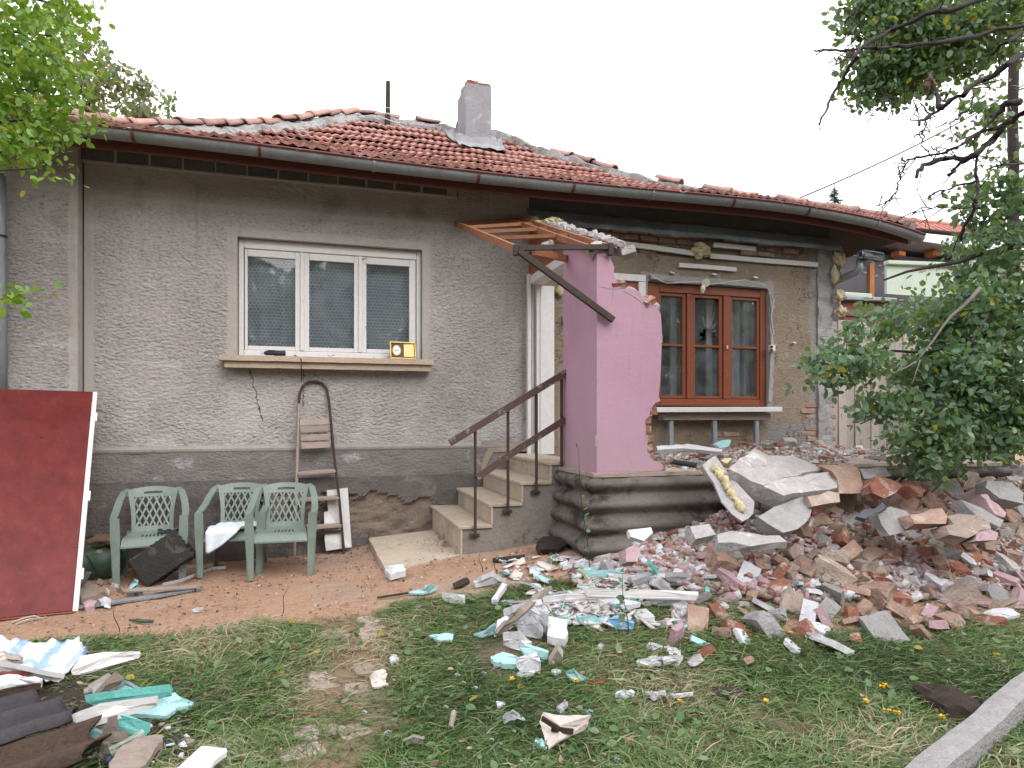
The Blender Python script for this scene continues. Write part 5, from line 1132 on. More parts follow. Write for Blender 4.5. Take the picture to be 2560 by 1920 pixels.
def heap(name, label, n, area, hfun, mats, s0, s1, cat='rubble', tilt=1., thin=1.):
    """uncountable small crumbs: one object"""
    V = []; F = []; mi = []; base = np.array([(-1, -1, -1), (1, -1, -.8), (.9, 1, -1), (-1, .8, -1), (-.8, -.7, .8), (.8, -.9, 1), (1, .7, .7), (-.7, .9, .9)]); fq = np.array([(0, 3, 2, 1), (4, 5, 6, 7), (0, 1, 5, 4), (1, 2, 6, 5), (2, 3, 7, 6), (3, 0, 4, 7)])
    k = 0
    for _ in range(n * 3):
        if k >= n: break
        p = area()
        if p is None: continue
        s_ = random.uniform(s0, s1) * np.array([random.uniform(.5, 1.4), random.uniform(.4, 1.), random.uniform(.15, .6) * thin]); e = np.array(Euler((random.gauss(0, .4 * tilt), random.gauss(0, .4 * tilt), random.uniform(0, 6.3))).to_matrix())
        V.append((base + RNG.normal(0, .16, (8, 3))) * s_ @ e.T + np.array((p[0], p[1], hfun(p[0], p[1]) + s_[2] * .4))); F.append(fq + 8 * k); mi += [random.randrange(len(mats))] * 6; k += 1
    me = npmesh(name, np.concatenate(V), np.concatenate(F), [M[m_] for m_ in mats], None, False, mi)
    return tag(link(name, me), label, cat, kind='stuff')
gmz = lambda x, y: float(g(x, y)) + float(mound(x, y)) - .01
def a_m():
    x, y = random.uniform(1.9, 8), random.uniform(-3.8, -2.2); return (x, y) if mound(x, y) > .03 and inview((x, y, .5)) else None
heap('rubble_crumbs', 'fine brick and plaster crumbs between the larger rubble pieces', 8500, a_m, gmz, ['brick', 'concl', 'beige', 'pinkc', 'foam', 'dustbrick'], .008, .05)
def a_f():
    x = random.uniform(2.5, 6.35); y = -2.1 + 2.05 * random.random() ** .9; return (x, y) if fbm(x, y, 2.5, 3) > random.uniform(-.35, .3) else None
ff = lambda x, y: 1.055 + .05 * float(sst((x - 3.4) / 1.5)) * (y + 2.2) / 2
heap('floor_crumbs', 'crumbs of brick, plaster and foam strewn over the porch floor', 2600, a_f, ff, ['concl', 'foam', 'dustbrick', 'beige', 'crumb', 'brick', 'paper'], .007, .036)
KF = {'brick': ('brick_piece', 'red brick piece lying on the porch floor debris', 'brick', 'red brick pieces on the porch floor'), 'conc': ('concrete_piece', 'pale concrete piece lying on the porch floor debris', 'concrete chunk', 'pale concrete pieces on the porch floor'), 'foam': ('foam_block', 'white foam block lying on the porch floor debris', 'foam piece', 'white foam blocks on the porch floor'), 'wood': ('wood_piece', 'wood piece lying on the porch floor debris', 'wood scrap', 'wood pieces on the porch floor')}
flo = []
for _ in range(75):
    x, y = random.uniform(3.0, 6.3), random.uniform(-2., -.1) ; k = random.choices(('brick', 'conc', 'foam', 'wood'), (3, 5, 2, 2))[0]
    o = drop(k, x, y, ff(x, y) + .02 + .05 * (y > -.5), .15, random.uniform(.4, .8)); v = KF[k]; WM[v[0]] = WM[o.name]; o.name = v[0]; WM[o.name] = Matrix.Translation((x, y, 1)); tag(o, v[1], v[2], v[3]); flo.append((o, size_word(o) + {'brick': 'red brick piece', 'conc': 'pale concrete piece', 'foam': 'white foam block', 'wood': 'wood piece'}[k], 'on porch floor ' + ('by the wall' if y > -.6 else 'mid floor' if y > -1.4 else 'near the edge') + (' under red window' if x < 4.6 else ' behind the slabs' if x < 5.4 else ' toward the fence')))
single_out(flo)
single_out([(o, 'small grey scrap', 'in the litter by the black crate') for o in scr])
# large named pieces
def slabpx(name, label, cat, pts, off, m_, jag=.012, sub=None):
    P3 = [at(x, y, d) for x, y, d in pts]; o = []
    for a, c in zip(P3, P3[1:] + P3[:1]):
        L = (c - a).length; n_ = max(1, int(L / .09)); o += [a.lerp(c, i / n_) + Vector([random.uniform(-jag, jag) if i else 0 for _ in range(3)]) for i in range(n_)]
    ctr = sum(o, Vector()) / len(o); n_ = len(o); off = Vector(off); b = MB(); ring = [p.lerp(ctr, .5) + Vector((0, 0, random.uniform(-.004, .008))) for p in o]
    bot = [p + off + Vector([random.uniform(-jag, jag) for _ in range(3)]) for p in o]
    b.add(o + ring + [ctr] + bot, [(i, (i + 1) % n_, n_ + (i + 1) % n_, n_ + i) for i in range(n_)] + [(n_ + i, n_ + (i + 1) % n_, 2 * n_) for i in range(n_)] + [(i, 2 * n_ + 1 + i, 2 * n_ + 1 + (i + 1) % n_, (i + 1) % n_) for i in range(n_)] + [tuple(range(3 * n_, 2 * n_, -1))])
    return b.local(name, M[m_], label, cat, None, fix=True)
ZR = lambda x, y: (1560 + x * .452, 1020 + y * .452)
def zr3(L): return [(*ZR(x, y), d) for x, y, d in L]
slabpx('concrete_slab', 'big pale concrete slab tilted over the porch edge, top of the heap', 'slab', zr3([(578, 335, 4.85), (620, 300, 4.95), (722, 222, 5.3), (800, 262, 5.35), (935, 262, 5.5), (1050, 312, 5.4), (1100, 345, 5.35), (880, 385, 5.05), (772, 428, 4.82)]), (.03, .06, -.14), 'concl')
slabpx('concrete_slab', 'layered pale slab with a grey mortar seam lying under the big tilted slab', 'slab', zr3([(775, 432, 4.78), (880, 388, 4.98), (1130, 352, 5.2), (1175, 380, 5.2), (1180, 440, 5.05), (940, 470, 4.82), (882, 484, 4.75)]), (.02, .1, -.12), 'concl')
pk2 = slabpx('plaster_plank', 'narrow pale slab with yellow foam along its edge leaning on the rolls', 'slab', zr3([(433, 318, 4.95), (470, 285, 5.02), (505, 262, 5.05), (560, 340, 4.98), (640, 430, 4.85), (722, 520, 4.72), (716, 580, 4.66), (690, 610, 4.62), (655, 628, 4.58), (600, 590, 4.62), (540, 520, 4.72), (500, 420, 4.84)]), (.03, .07, -.02), 'concl')
for i in range(20):
    u = i / 19; x, y = 508 + 146 * u + random.uniform(-5, 5), 335 + 230 * u
    me = blob(random.uniform(.018, .032), i + 40, (1, .8, 1.2), .5); me.materials.append(M['pu']); p = at(*ZR(x, y), 4.92 - u * .27); link('foam_bead', me, pk2, Matrix.Translation(p))
slabpx('concrete_slab', 'broad grey slab leaning up from the heap below the layered slab', 'slab', zr3([(738, 600, 4.5), (830, 545, 4.72), (985, 490, 4.9), (1042, 555, 4.8), (1010, 630, 4.62), (960, 670, 4.52), (880, 690, 4.45)]), (.03, .1, -.06), 'grey')
slabpx('concrete_slab', 'long pale slab lying flat at the front left of the heap', 'slab', zr3([(515, 700, 4.2), (585, 680, 4.3), (700, 690, 4.3), (860, 705, 4.3), (905, 740, 4.2), (700, 765, 4.08), (520, 745, 4.1)]), (0, .03, -.05), 'concl')
slabpx('concrete_slab', 'blue grey square slab standing among the bricks right of the heap', 'slab', zr3([(1402, 590, 4.85), (1470, 545, 4.95), (1565, 570, 4.95), (1612, 650, 4.8), (1530, 690, 4.7), (1470, 705, 4.68)]), (.02, .09, -.03), 'grey')
slabpx('dark_tile', 'dark grey flat tile sticking out between the pale blocks', 'tile', zr3([(1285, 600, 4.7), (1430, 520, 4.85), (1450, 545, 4.85), (1335, 612, 4.7)]), (.01, .03, -.02), 'shed')
slabpx('masonry_block', 'square two course brick block at the porch edge right of the slabs', 'masonry block', zr3([(1150, 350, 5.15), (1300, 335, 5.3), (1330, 445, 5.15), (1330, 468, 5.12), (1190, 472, 5.02), (1185, 400, 5.1)]), (.05, .2, .03), 'dustbrick')
slabpx('concrete_block', 'pale smooth block end at the porch edge beside the brick block', 'concrete block', zr3([(1305, 335, 5.3), (1450, 332, 5.4), (1480, 375, 5.35), (1330, 392, 5.25)]), (.03, .15, -.04), 'concl')
slabpx('brick_lump', 'orange red broken brick lump under the smooth block end', 'brick', zr3([(1362, 425, 5.0), (1400, 375, 5.1), (1480, 395, 5.1), (1540, 430, 5.05), (1500, 470, 4.98), (1440, 500, 4.95), (1375, 470, 4.98)]), (.03, .14, -.05), 'brick')
slabpx('long_block', 'pale long block with layered edges in the middle of the heap', 'concrete block', zr3([(1015, 490, 4.8), (1130, 458, 4.92), (1190, 470, 4.9), (1195, 520, 4.84), (1040, 545, 4.74)]), (.02, .12, -.05), 'beige')
for i, (L, m_, nm, lab) in enumerate((([(1580, 590), (1760, 555), (1790, 600), (1780, 640), (1610, 640)], 'dustbrick', 'brick_slab', 'wide dusty brick slab below the hanging plum leaves'), ([(1790, 600), (1980, 585), (1990, 620), (1830, 650)], 'beige', 'masonry_slab', 'flat beige masonry slab right of the dusty brick slab'), ([(1970, 480), (2010, 475), (2115, 580), (2105, 605), (2060, 590)], 'pinkc', 'narrow_block', 'narrow pinkish block tilted at the right of the heap'), ([(1860, 505), (1985, 555), (2100, 620), (2080, 660), (1960, 600)], 'grey', 'grey_block', 'grey concrete block sloping down at the right of the heap'), ([(2010, 400), (2140, 410), (2212, 470), (2212, 530), (2080, 500), (2000, 440)], 'grey', 'large_stone', 'large rounded grey lump at the far right of the heap'), ([(1780, 650), (2020, 620), (2030, 670), (1900, 720), (1800, 700)], 'beige', 'beige_block', 'beige weathered block beneath the flat masonry slab'), ([(1545, 415), (1590, 400), (1670, 455), (1640, 480)], 'brick', 'tilted_brick', 'orange brick tilted beside the hanging leaves'), ([(1945, 690), (2000, 660), (2070, 690), (2060, 730), (1950, 735)], 'pinkc', 'plaster_slab', 'rounded pinkish plaster slab at the right foot of the heap'))):
    dd = lambda y: 4.45 + (700 - y) * .0026
    slabpx(nm, lab, 'rubble block', zr3([(x, y, dd(y)) for x, y in L]), (.02, .12, -.06), m_, .016)
slabpx('long_beam', 'grey white boards strewn along the wall foot on the porch floor', 'board', zr3([(180, 210, 5.9), (350, 198, 6.3), (545, 228, 6.2), (540, 242, 6.1), (330, 222, 6.0), (185, 232, 5.8)]), (0, .02, -.03), 'foam', .006)
slabpx('cyan_sheet', 'torn pale cyan sheet propped on the porch floor by the white shelf', 'foam sheet', zr3([(500, 195, 6.6), (540, 178, 6.7), (592, 175, 6.7), (575, 215, 6.55), (530, 222, 6.5)]), (0, .02, -.01), 'cyan')
slabpx('yellow_foam', 'lump of yellow insulating foam on the porch floor behind the slabs', 'foam lump', zr3([(535, 290, 5.3), (560, 276, 5.4), (600, 278, 5.4), (570, 308, 5.3)]), (0, .05, -.05), 'pu')
b = MB(); b.tube([at(*ZR(275, 298), 5.25), at(*ZR(398, 317), 5.15)], .022, 9); b.local('pipe', M['socket'], 'short dark pipe lying on the porch edge beside the pink wall', 'pipe')
slabpx('white_chunk', 'angular white chunk standing on the rubble toe before the rolls', 'foam piece', zr3([(22, 675, 4.25), (150, 660, 4.3), (160, 690, 4.25), (110, 735, 4.2), (40, 712, 4.2)]), (.01, .06, -.03), 'foam')
slabpx('white_chunk', 'square white block on the rubble toe below the leaning plank', 'foam piece', zr3([(365, 655, 4.35), (470, 640, 4.4), (508, 700, 4.3), (395, 725, 4.25)]), (0, .06, -.06), 'concl')
slabpx('pink_chunk', 'pink faced plaster chunk at the left foot of the rubble', 'plaster piece', zr3([(10, 780, 4.05), (60, 755, 4.1), (90, 780, 4.1), (75, 850, 4.0), (10, 850, 4.0)]), (0, .08, -.04), 'pinkc')
slabpx('plastic_bag', 'crumpled black plastic lying at the corner of the rolled base', 'bag', [(x0, y0, d) for x0, y0, d in ((1342, 1358, 5.35), (1360, 1340, 5.45), (1400, 1342, 5.5), (1418, 1360, 5.4), (1395, 1372, 5.3), (1352, 1374, 5.3))], (0, .08, -.06), 'blackp', .02)
# ================================================================ DEBRIS ON THE LAWN
ZD = zf(850, 1360, 900 / 2212); ZL = zf(0, 1500, 700 / 2212)
def fd(nm, lab, cat, pts, th, m_, group=None, jag=.008, lift=.012, z=ZD): return flat(nm, lab, cat, pts, th, m_, z, lift, group, jag)
fd('foam_block', 'white foam block lying against the front corner of the stone slab', 'foam piece', [(275, 160), (300, 132, .03), (390, 122, .04), (405, 160, .01), (310, 186)], .05, 'foam')
fd('foam_block', 'bent white foam piece on the edge of the dirt right of the slab', 'foam piece', [(820, 222), (870, 195, .06), (930, 168, .09), (975, 195, .06), (1020, 210), (960, 212, .03), (900, 222), (830, 240)], .035, 'foam')
fd('foam_block', 'small rectangular white foam slab by the grass edge left of the bent metal strip', 'foam piece', [(625, 296, .03), (770, 312, .03), (768, 345), (640, 322)], .035, 'foam')
fd('foam_sheet', 'pale cyan and beige torn sheet on the dirt path', 'foam sheet', [(428, 288), (500, 272, .03), (560, 240, .07), (600, 268), (560, 292), (510, 302), (430, 302)], .012, 'cyan')
fd('foam_strip', 'short white foam strip standing up near the bent metal strip', 'foam strip', [(930, 338), (998, 238, .05), (1026, 245, .05), (965, 346)], .035, 'foam')
fd('foam_slab', 'largest white foam slab in the pile under the brown stick', 'foam piece', [(1002, 405, .05), (1060, 375, .1), (1235, 338, .14), (1285, 415, .08), (1240, 440, .05), (1150, 475, .02), (1010, 442)], .045, 'foam', None, .012)
fd('foam_piece', 'small white foam piece tilted at the lower end of the brown stick', 'foam piece', [(945, 535), (968, 465, .04), (1030, 442, .06), (1062, 472, .04), (1020, 505)], .04, 'foam')
fd('foam_piece', 'ragged cream foam piece lying below the largest white slab', 'foam piece', [(1088, 490, .02), (1180, 442, .1), (1245, 505, .06), (1240, 548), (1150, 530)], .04, 'foam')
fd('foam_piece', 'narrow white foam piece on edge right of the brown stick', 'foam piece', [(1168, 402, .1), (1200, 385, .12), (1282, 440, .12), (1270, 530, .01), (1235, 490, .04)], .04, 'foam')
fd('foam_piece', 'square white foam block lying right of the pile under the stick', 'foam piece', [(1278, 442, .06), (1395, 462, .06), (1402, 550, .01), (1385, 588), (1272, 562)], .05, 'foam')
fd('foam_piece', 'cream wedge of foam lying on the grass in front of the pile', 'foam piece', [(1000, 545, .04), (1100, 532, .07), (1178, 600), (1135, 616), (1002, 578)], .045, 'foam')
fd('foam_sheet', 'pale cyan broken sheet lying on the grass with nicked left end', 'foam sheet', [(925, 690), (1000, 662, .03), (1090, 690, .03), (1092, 738), (1000, 735), (940, 720)], .03, 'cyan')
fd('foam_sheet', 'pale cyan sheet lying beneath the grey wedge', 'foam sheet', [(1105, 625, .05), (1152, 612, .06), (1280, 655, .03), (1268, 692), (1130, 668, .02)], .02, 'cyan')
fd('foam_piece', 'cream topped foam chunk lying over the cyan sheet', 'foam piece', [(1080, 700, .04), (1205, 660, .07), (1232, 720, .03), (1230, 748), (1110, 732, .01)], .045, 'foam')
fd('plaster_wedge', 'grey wedge of plaster standing beside the cyan sheet', 'plaster piece', [(1280, 695), (1338, 602, .12), (1372, 655, .05), (1360, 690), (1310, 700)], .04, 'paper')
fd('foam_piece', 'white curled chip on the grass below the cyan sheet', 'foam piece', [(1085, 795), (1130, 770, .03), (1200, 778, .02), (1160, 803)], .015, 'foam')
fd('foam_sheet', 'torn pale cyan scrap with a pointed top on the grass', 'foam sheet', [(1390, 785), (1408, 772, .03), (1440, 760, .07), (1460, 790, .04), (1528, 822), (1460, 836), (1412, 826)], .012, 'cyan')
fd('bark_strip', 'orange brown splinter lying beside the torn cyan scrap', 'wood scrap', [(1500, 842), (1560, 832, .015), (1648, 832), (1600, 850), (1540, 858)], .012, 'tanwood')
fd('paper_piece', 'ragged cream paper scrap on the bare path', 'paper', [(180, 820), (205, 782, .03), (270, 768, .05), (292, 800, .03), (268, 830, .02), (300, 862), (215, 880), (190, 850, .02)], .012, 'paper')
fd('foam_piece', 'small white chip on the bare path above the cream paper', 'foam piece', [(305, 692), (330, 675, .03), (362, 695, .01), (312, 720)], .02, 'foam')
fd('foam_sheet', 'thin pale cyan sheet left of the foam pile', 'foam sheet', [(545, 562), (640, 546, .02), (702, 552, .01), (690, 588), (600, 592)], .014, 'cyan')
fd('foam_sheet', 'grey green flap tucked under the lower end of the stick', 'foam sheet', [(820, 550), (882, 540, .02), (955, 482, .09), (958, 530, .03), (880, 560)], .014, 'cyan')
fd('blue_foam', 'flat sky blue foam block on the grass right of the pile', 'foam piece', [(1645, 462, .03), (1682, 440, .04), (1805, 468, .03), (1792, 498), (1650, 482)], .035, 'bluef')
fd('white_plank', 'long white plank lying across the debris toward the rubble', 'plank', [(1500, 272, .1), (1800, 278, .1), (2110, 288, .1), (2200, 292, .1), (2200, 318, .08), (2100, 316, .08), (1500, 298, .07)], .03, 'whitejamb', None, .003)
fd('white_plank', 'shorter white plank lying in front of the long white plank', 'plank', [(1240, 325, .05), (1390, 304, .06), (1622, 312, .05), (1618, 326, .03), (1400, 328, .03), (1245, 342, .03)], .03, 'whitejamb', None, .003)
fd('cardboard', 'curled sheet of beige cardboard lying in the foreground grass', 'cardboard', [(1225, 1095, .06), (1250, 1032, .10), (1330, 1050, .08), (1400, 1055, .07), (1545, 1050, .1), (1510, 1130, .04), (1400, 1180, .02), (1340, 1208, .03), (1280, 1262), (1252, 1170, .03)], .01, 'paper', None, .006)
b = MB(); b.sweep([gp(*ZD(1240, 1070), .12), gp(*ZD(1350, 1140), .09)], .02, .012, (0, 0, 1)); b.local('twig', M['blackwood'], 'dark stick lying across the beige cardboard', 'stick'); b = MB(); b.sweep([gp(*ZD(1300, 1135), .08), gp(*ZD(1432, 1152), .06)], .022, .012, (0, 0, 1)); b.local('twig', M['blackwood'], 'short dark splinter at the middle of the beige cardboard', 'stick')
fd('paper_piece', 'white folded paper standing in the grass left of the cardboard', 'paper', [(1000, 1068), (1012, 1040, .05), (1060, 1015, .1), (1140, 1075, .02), (1090, 1062, .06), (1040, 1075, .04), (1010, 1105)], .008, 'foam')
fd('foam_piece', 'small white foam chip above the cardboard', 'foam piece', [(1330, 1000), (1385, 950, .05), (1396, 975, .03), (1350, 1015)], .025, 'foam')
fd('foam_piece', 'tiny white square chip left of the foam chip above the cardboard', 'foam piece', [(960, 966, .01), (1000, 968, .01), (1012, 980), (965, 992)], .02, 'foam')
b = MB(); b.tube([gp(*ZD(680, 1130), .02), gp(*ZD(700, 1030), .05)], .013, 7); b.local('wood_stub', M['greywood'], 'short brown wooden stub lying in the grass', 'stick')
fd('paper_piece', 'cream crumpled paper lying at the bottom of the bare path', 'paper', [(380, 1205), (450, 1168, .05), (520, 1182, .03), (512, 1210), (440, 1215)], .012, 'paper')
fd('foam_sheet', 'little pale cyan corner lying under the cardboard tip', 'foam sheet', [(1198, 1210, .02), (1240, 1192, .03), (1278, 1222), (1270, 1258), (1218, 1232)], .012, 'cyan')
fd('foam_sheet', 'tiny cyan flake above the cardboard right corner', 'foam sheet', [(1505, 1030), (1530, 1012, .03), (1555, 1022, .01), (1530, 1045)], .01, 'cyan')
flk = []
for i, L in enumerate(([(1820, 720), (1900, 690, .04), (1985, 690, .03), (2000, 720), (1900, 745)], [(1980, 700, .03), (2060, 680, .05), (2110, 690, .02), (2085, 730), (1990, 735)], [(1870, 905), (1950, 915, .03), (2000, 895, .05), (2003, 928), (1930, 945)], [(2030, 922), (2090, 925, .02), (2172, 908, .04), (2120, 938)], [(1690, 925), (1740, 890, .03), (1810, 905, .02), (1770, 930)], [(1880, 620), (1910, 602, .03), (1985, 625), (1920, 635)], [(1990, 630), (2020, 618, .03), (2075, 640, .01), (2020, 660)], [(1585, 620), (1600, 605, .02), (1620, 622), (1595, 630)], [(1300, 780), (1330, 765, .02), (1360, 780), (1320, 792)])):
    flk.append((fd('foam_flake', 'white foam flake lying on the grass toward the rubble', 'foam piece', L, .018, 'foam', 'white foam flakes on the grass', .012), 'white foam flake', 'on the grass halfway to the flowers' if L[0][1] > 850 else 'on the grass below the torn cyan scrap' if L[0][0] < 1400 else 'on the grass below the blue foam block'))
single_out(flk)
chips = []
for i, (x, y) in enumerate(((930, 1200), (990, 1225), (735, 740), (720, 800), (760, 850), (885, 790), (280, 1160), (300, 1150), (1790, 1070), (1900, 1190), (2190, 1215), (1620, 1290), (1560, 1330), (1700, 1320), (395, 1350), (1110, 1330), (480, 380), (135, 315), (165, 245), (500, 205), (470, 238), (880, 95), (1100, 205), (1150, 212), (650, 1000), (150, 1030), (830, 880), (1950, 780), (1470, 1000), (1070, 1150))):
    s_ = random.uniform(8, 19); oc = fd('chip', 'little white plaster chip lying in the grass or dirt', 'plaster chip', [(x - s_, y), (x - s_ * .2, y - s_ * .6, .02), (x + s_, y - s_ * .1, .01), (x + s_ * .3, y + s_ * .5)], .006, random.choice(('foam', 'paper', 'foam')), 'white plaster chips in the grass', .004); chips.append((oc, 'little white plaster chip', 'on the dirt path by the grass edge' if y < 400 else 'in the grass beside the bare path' if x < 620 else 'in the grass left of the foam pile' if x < 1000 and y < 1000 else 'in the grass by the cardboard' if x > 620 and y > 950 and x < 1700 else 'in the grass toward the yellow flowers'))
single_out(chips)
# curled perforated corner beads
def bead(pts, label, w=.03, z=ZD):
    p = [gp(*z(x, y), h) for x, y, h in pts]; t = tag(link('corner_bead', None, None, Matrix.Translation(p[0])), label, 'metal strip')
    ps = []
    for a, c in zip(p, p[1:]): ps += [a.lerp(c, u) for u in (0, .25, .5, .75)]
    ps.append(p[-1]); e1 = MB()
    sd = [Vector((q.y - r_.y, r_.x - q.x, 0)).normalized() * w / 2 for q, r_ in zip(ps, ps[1:] + [ps[-1] * 2 - ps[-2]])]
    e1.sweep([q + s_ for q, s_ in zip(ps, sd)], .006, .003, (0, 0, 1)); e1.sweep([q - s_ for q, s_ in zip(ps, sd)], .006, .003, (0, 0, 1)); e1.build('edge_wire', M['metal'], t)
    e2 = MB(); L = sum((a - c).length for a, c in zip(ps, ps[1:])); n_ = int(L / .028)
    for k in range(n_):
        u = k / n_ * (len(ps) - 1); i = int(u); c = ps[i].lerp(ps[min(i + 1, len(ps) - 1)], u - i); s_ = sd[i]; dv = (ps[min(i + 1, len(ps) - 1)] - ps[i]).normalized() * .012
        e2.sweep([c + s_ - dv, c - s_ + dv], .006, .002, (0, 0, 1)); e2.sweep([c + s_ + dv, c - s_ - dv], .006, .002, (0, 0, 1))
    o = e2.build('mesh_web', M['metal'], t); o['kind'] = 'stuff'
bead([(1000, 242, .05), (1050, 234, .08), (1110, 234, .09), (1170, 248, .07), (1235, 290, .02)], 'arched perforated metal strip curling over the white foam strip')
bead([(1003, 350, .03), (1070, 356, .03), (1130, 353, .04), (1240, 328, .06), (1330, 300, .1), (1400, 290, .12)], 'perforated metal strip lying along the top of the foam pile')
bead([(1380, 285, .12), (1420, 310, .08), (1440, 330, .03)], 'short perforated metal strip hanging off the shorter white plank'); bead([(1530, 270, .1), (1560, 235, .14), (1600, 215, .15)], 'perforated metal strip rising toward the rubble above the long plank'); bead([(1340, 440, .01), (1360, 370, .05), (1385, 290, .1)], 'pale perforated strip running down to the square foam block')
b = MB(); b.sweep([gp(*ZD(965, 550), .03), gp(*ZD(1120, 410), .16), gp(*ZD(1288, 268), .20)], [.05, .048, .04], .022, (1, .2, .4)); b.local('brown_stick', M['blackwood'] if False else M['greywood'], 'weathered brown stick lying slantwise over the white foam pile', 'stick')
for i, (x0, y0, x1, y1) in enumerate(((940, 100, 1135, 78), (700, 265, 780, 228), (230, 330, 420, 300))):
    b = MB(); b.tube([gp(*ZD(x0, y0), .02), gp(*ZD((x0 + x1) / 2, (y0 + y1) / 2), .03), gp(*ZD(x1, y1), .02)], (.02, .03, .008)[i], 6); b.local('dirt_stick', M['blackwood'], ('dark thin stick on the dirt between the slab and the rolls', 'short dark rotten stub on the dirt beside the bent foam', 'long thin twig on the dirt left of the lawn')[i], 'stick')
def a_h():
    x, y = ZD(random.uniform(1370, 1760), random.uniform(340, 445)); p = gp(x, y); return p.x, p.y
heap('plaster_litter', 'litter of cream plaster flakes on the grass below the long plank', 420, a_h, lambda x, y: float(g(x, y)) + .015, ['paper', 'foam', 'concl', 'paper', 'cyan'], .012, .055, tilt=.9, thin=.35)
def a_h2():
    x, y = ZD(random.uniform(1440, 2150), random.uniform(110, 275)); p = gp(x, y); return p.x, p.y
heap('foam_litter', 'mixed foam and plaster litter at the foot of the rubble', 420, a_h2, lambda x, y: float(g(x, y)) + .02 + float(mound(x, y)) * .3, ['foam', 'cyan', 'paper', 'concl', 'brick', 'paper'], .015, .065, tilt=1., thin=.45)
for L, m_, lab in (([(1460, 160), (1470, 145, .04), (1530, 215, .05), (1500, 215)], 'pu', 'yellowish foam sliver at the rubble foot left of the planks'), ([(1490, 158, .04), (1735, 165, .06), (1740, 182, .04), (1500, 176, .02)], 'cyan', 'pale cyan foam bar at the rubble foot'), ([(1650, 175, .06), (1880, 200, .05), (1870, 225, .02), (1660, 200, .03)], 'foam', 'long cream foam slab at the rubble foot above the long plank'), ([(1790, 200, .08), (1920, 160, .1), (1935, 190, .05), (1830, 240)], 'foam', 'white foam slab tilted at the rubble foot'), ([(1885, 100, .2), (1905, 95, .2), (1970, 185, .05), (1940, 192, .04)], 'teal', 'teal foam strip leaning on the rubble foot'), ([(1915, 225, .06), (1960, 190, .1), (2030, 245, .06), (1990, 275)], 'foam', 'white foam block lying above the end of the long plank'), ([(2000, 170, .12), (2140, 175, .12), (2130, 200, .08), (2005, 200, .08)], 'foam', 'white foam board lying high on the rubble foot'), ([(1585, 340, .02), (1700, 318, .05), (1850, 360, .02), (1690, 385)], 'foam', 'grey white foam sheet lying below the long plank'), ([(1900, 338, .02), (2040, 328, .04), (2100, 345, .02), (1960, 358)], 'foam', 'pale foam sheet at the end of the long plank'), ([(1450, 435, .04), (1570, 438, .04), (1620, 470), (1530, 478)], 'cyan', 'pale cyan sheet left of the blue foam block'), ([(1450, 120, .06), (1480, 90, .08), (1530, 105, .06), (1520, 130, .02)], 'foam', 'small white foam block at the rubble tip by the weeds'), ([(1350, 115, .02), (1400, 100, .03), (1430, 125), (1370, 138)], 'foam', 'flat white chip by the weeds at the rolled base')):
    fd('foam_bar', lab, 'foam piece', L, .03, m_, None, .01)
def a_h3():
    x, y = ZD(random.uniform(1000, 2150), random.uniform(90, 520))
    if fbm(x * .02, y * .03, 1, 3) + .25 * (x - 1250) / 500 < random.uniform(-.1, .5): return None
    p = gp(x, y); return p.x, p.y
heap('foam_flakes', 'thin white and pale cyan foam flakes strewn over the grass toward the rubble', 520, a_h3, lambda x, y: float(g(x, y)) + .02 + float(mound(x, y)) * .3, ['foam', 'foam', 'paper', 'cyan', 'paper', 'concl'], .014, .06, tilt=.7, thin=.3)
# ---- corner heap at the left
def fl_(nm, lab, cat, pts, th, m_, jag=.004, lift=.012): return flat(nm, lab, cat, pts, th, m_, ZL, lift, None, jag)
def corr(nm, lab, o, ux, uy, L, Wd, pitch, amp, m_, th=.008, jag=.02):
    """corrugated sheet: waves across uy, running along ux"""
    ux = Vector(ux).normalized(); uy = Vector(uy); uy = (uy - ux * uy.dot(ux)).normalized(); nn_ = ux.cross(uy)
    if nn_.z < 0: nn_ = -nn_
    nw = max(20, int(Wd / pitch * 12)); nl_ = 16; P2 = []
    for j in range(nw + 1):
        w = Wd * j / nw; e = L + jag * 3 * float(fbm(w * 14, 3, 1, 3))
        P2.append([Vector(o) + ux * (e * i / nl_) + uy * w + nn_ * (amp * math.sin(2 * math.pi * w / pitch) + .006 * float(fbm(w * 5, i * .5, 1, 2))) for i in range(nl_ + 1)])
    return MB().slab(P2, nn_ * -th).local(nm, M[m_], lab, 'roofing sheet', None, True, True)
p0 = gp(*ZL(-420, 1270), .25); p1 = gp(*ZL(650, 925), .20); p2 = gp(*ZL(-200, 845), .25); r0 = gp(*ZL(-420, 1640), .17); r1 = gp(*ZL(850, 1190), .11)
perp = lambda o, a, q: ((q - o) - (a - o).normalized() * (q - o).dot((a - o).normalized()))
corr('corrugated_sheet', 'black corrugated roofing sheet lying on top of the corner heap', p0, p1 - p0, perp(p0, p1, p2), (p1 - p0).length, perp(p0, p1, p2).length, .15, .034, 'asb')
corr('corrugated_sheet', 'crumbling brown corrugated sheet lying below the black sheet', r0, r1 - r0, perp(r0, r1, p0 - Vector((0, 0, .05))), (r1 - r0).length, perp(r0, r1, p0).length, .17, .042, 'asbb', .014, .05)
fl_('brown_strip', 'brown rotten board edge behind the black corrugated sheet', 'board', [(-60, 720, .2), (170, 670, .2), (318, 655, .2), (325, 690, .17), (150, 735, .16), (-60, 790, .16)], .03, 'asbb')
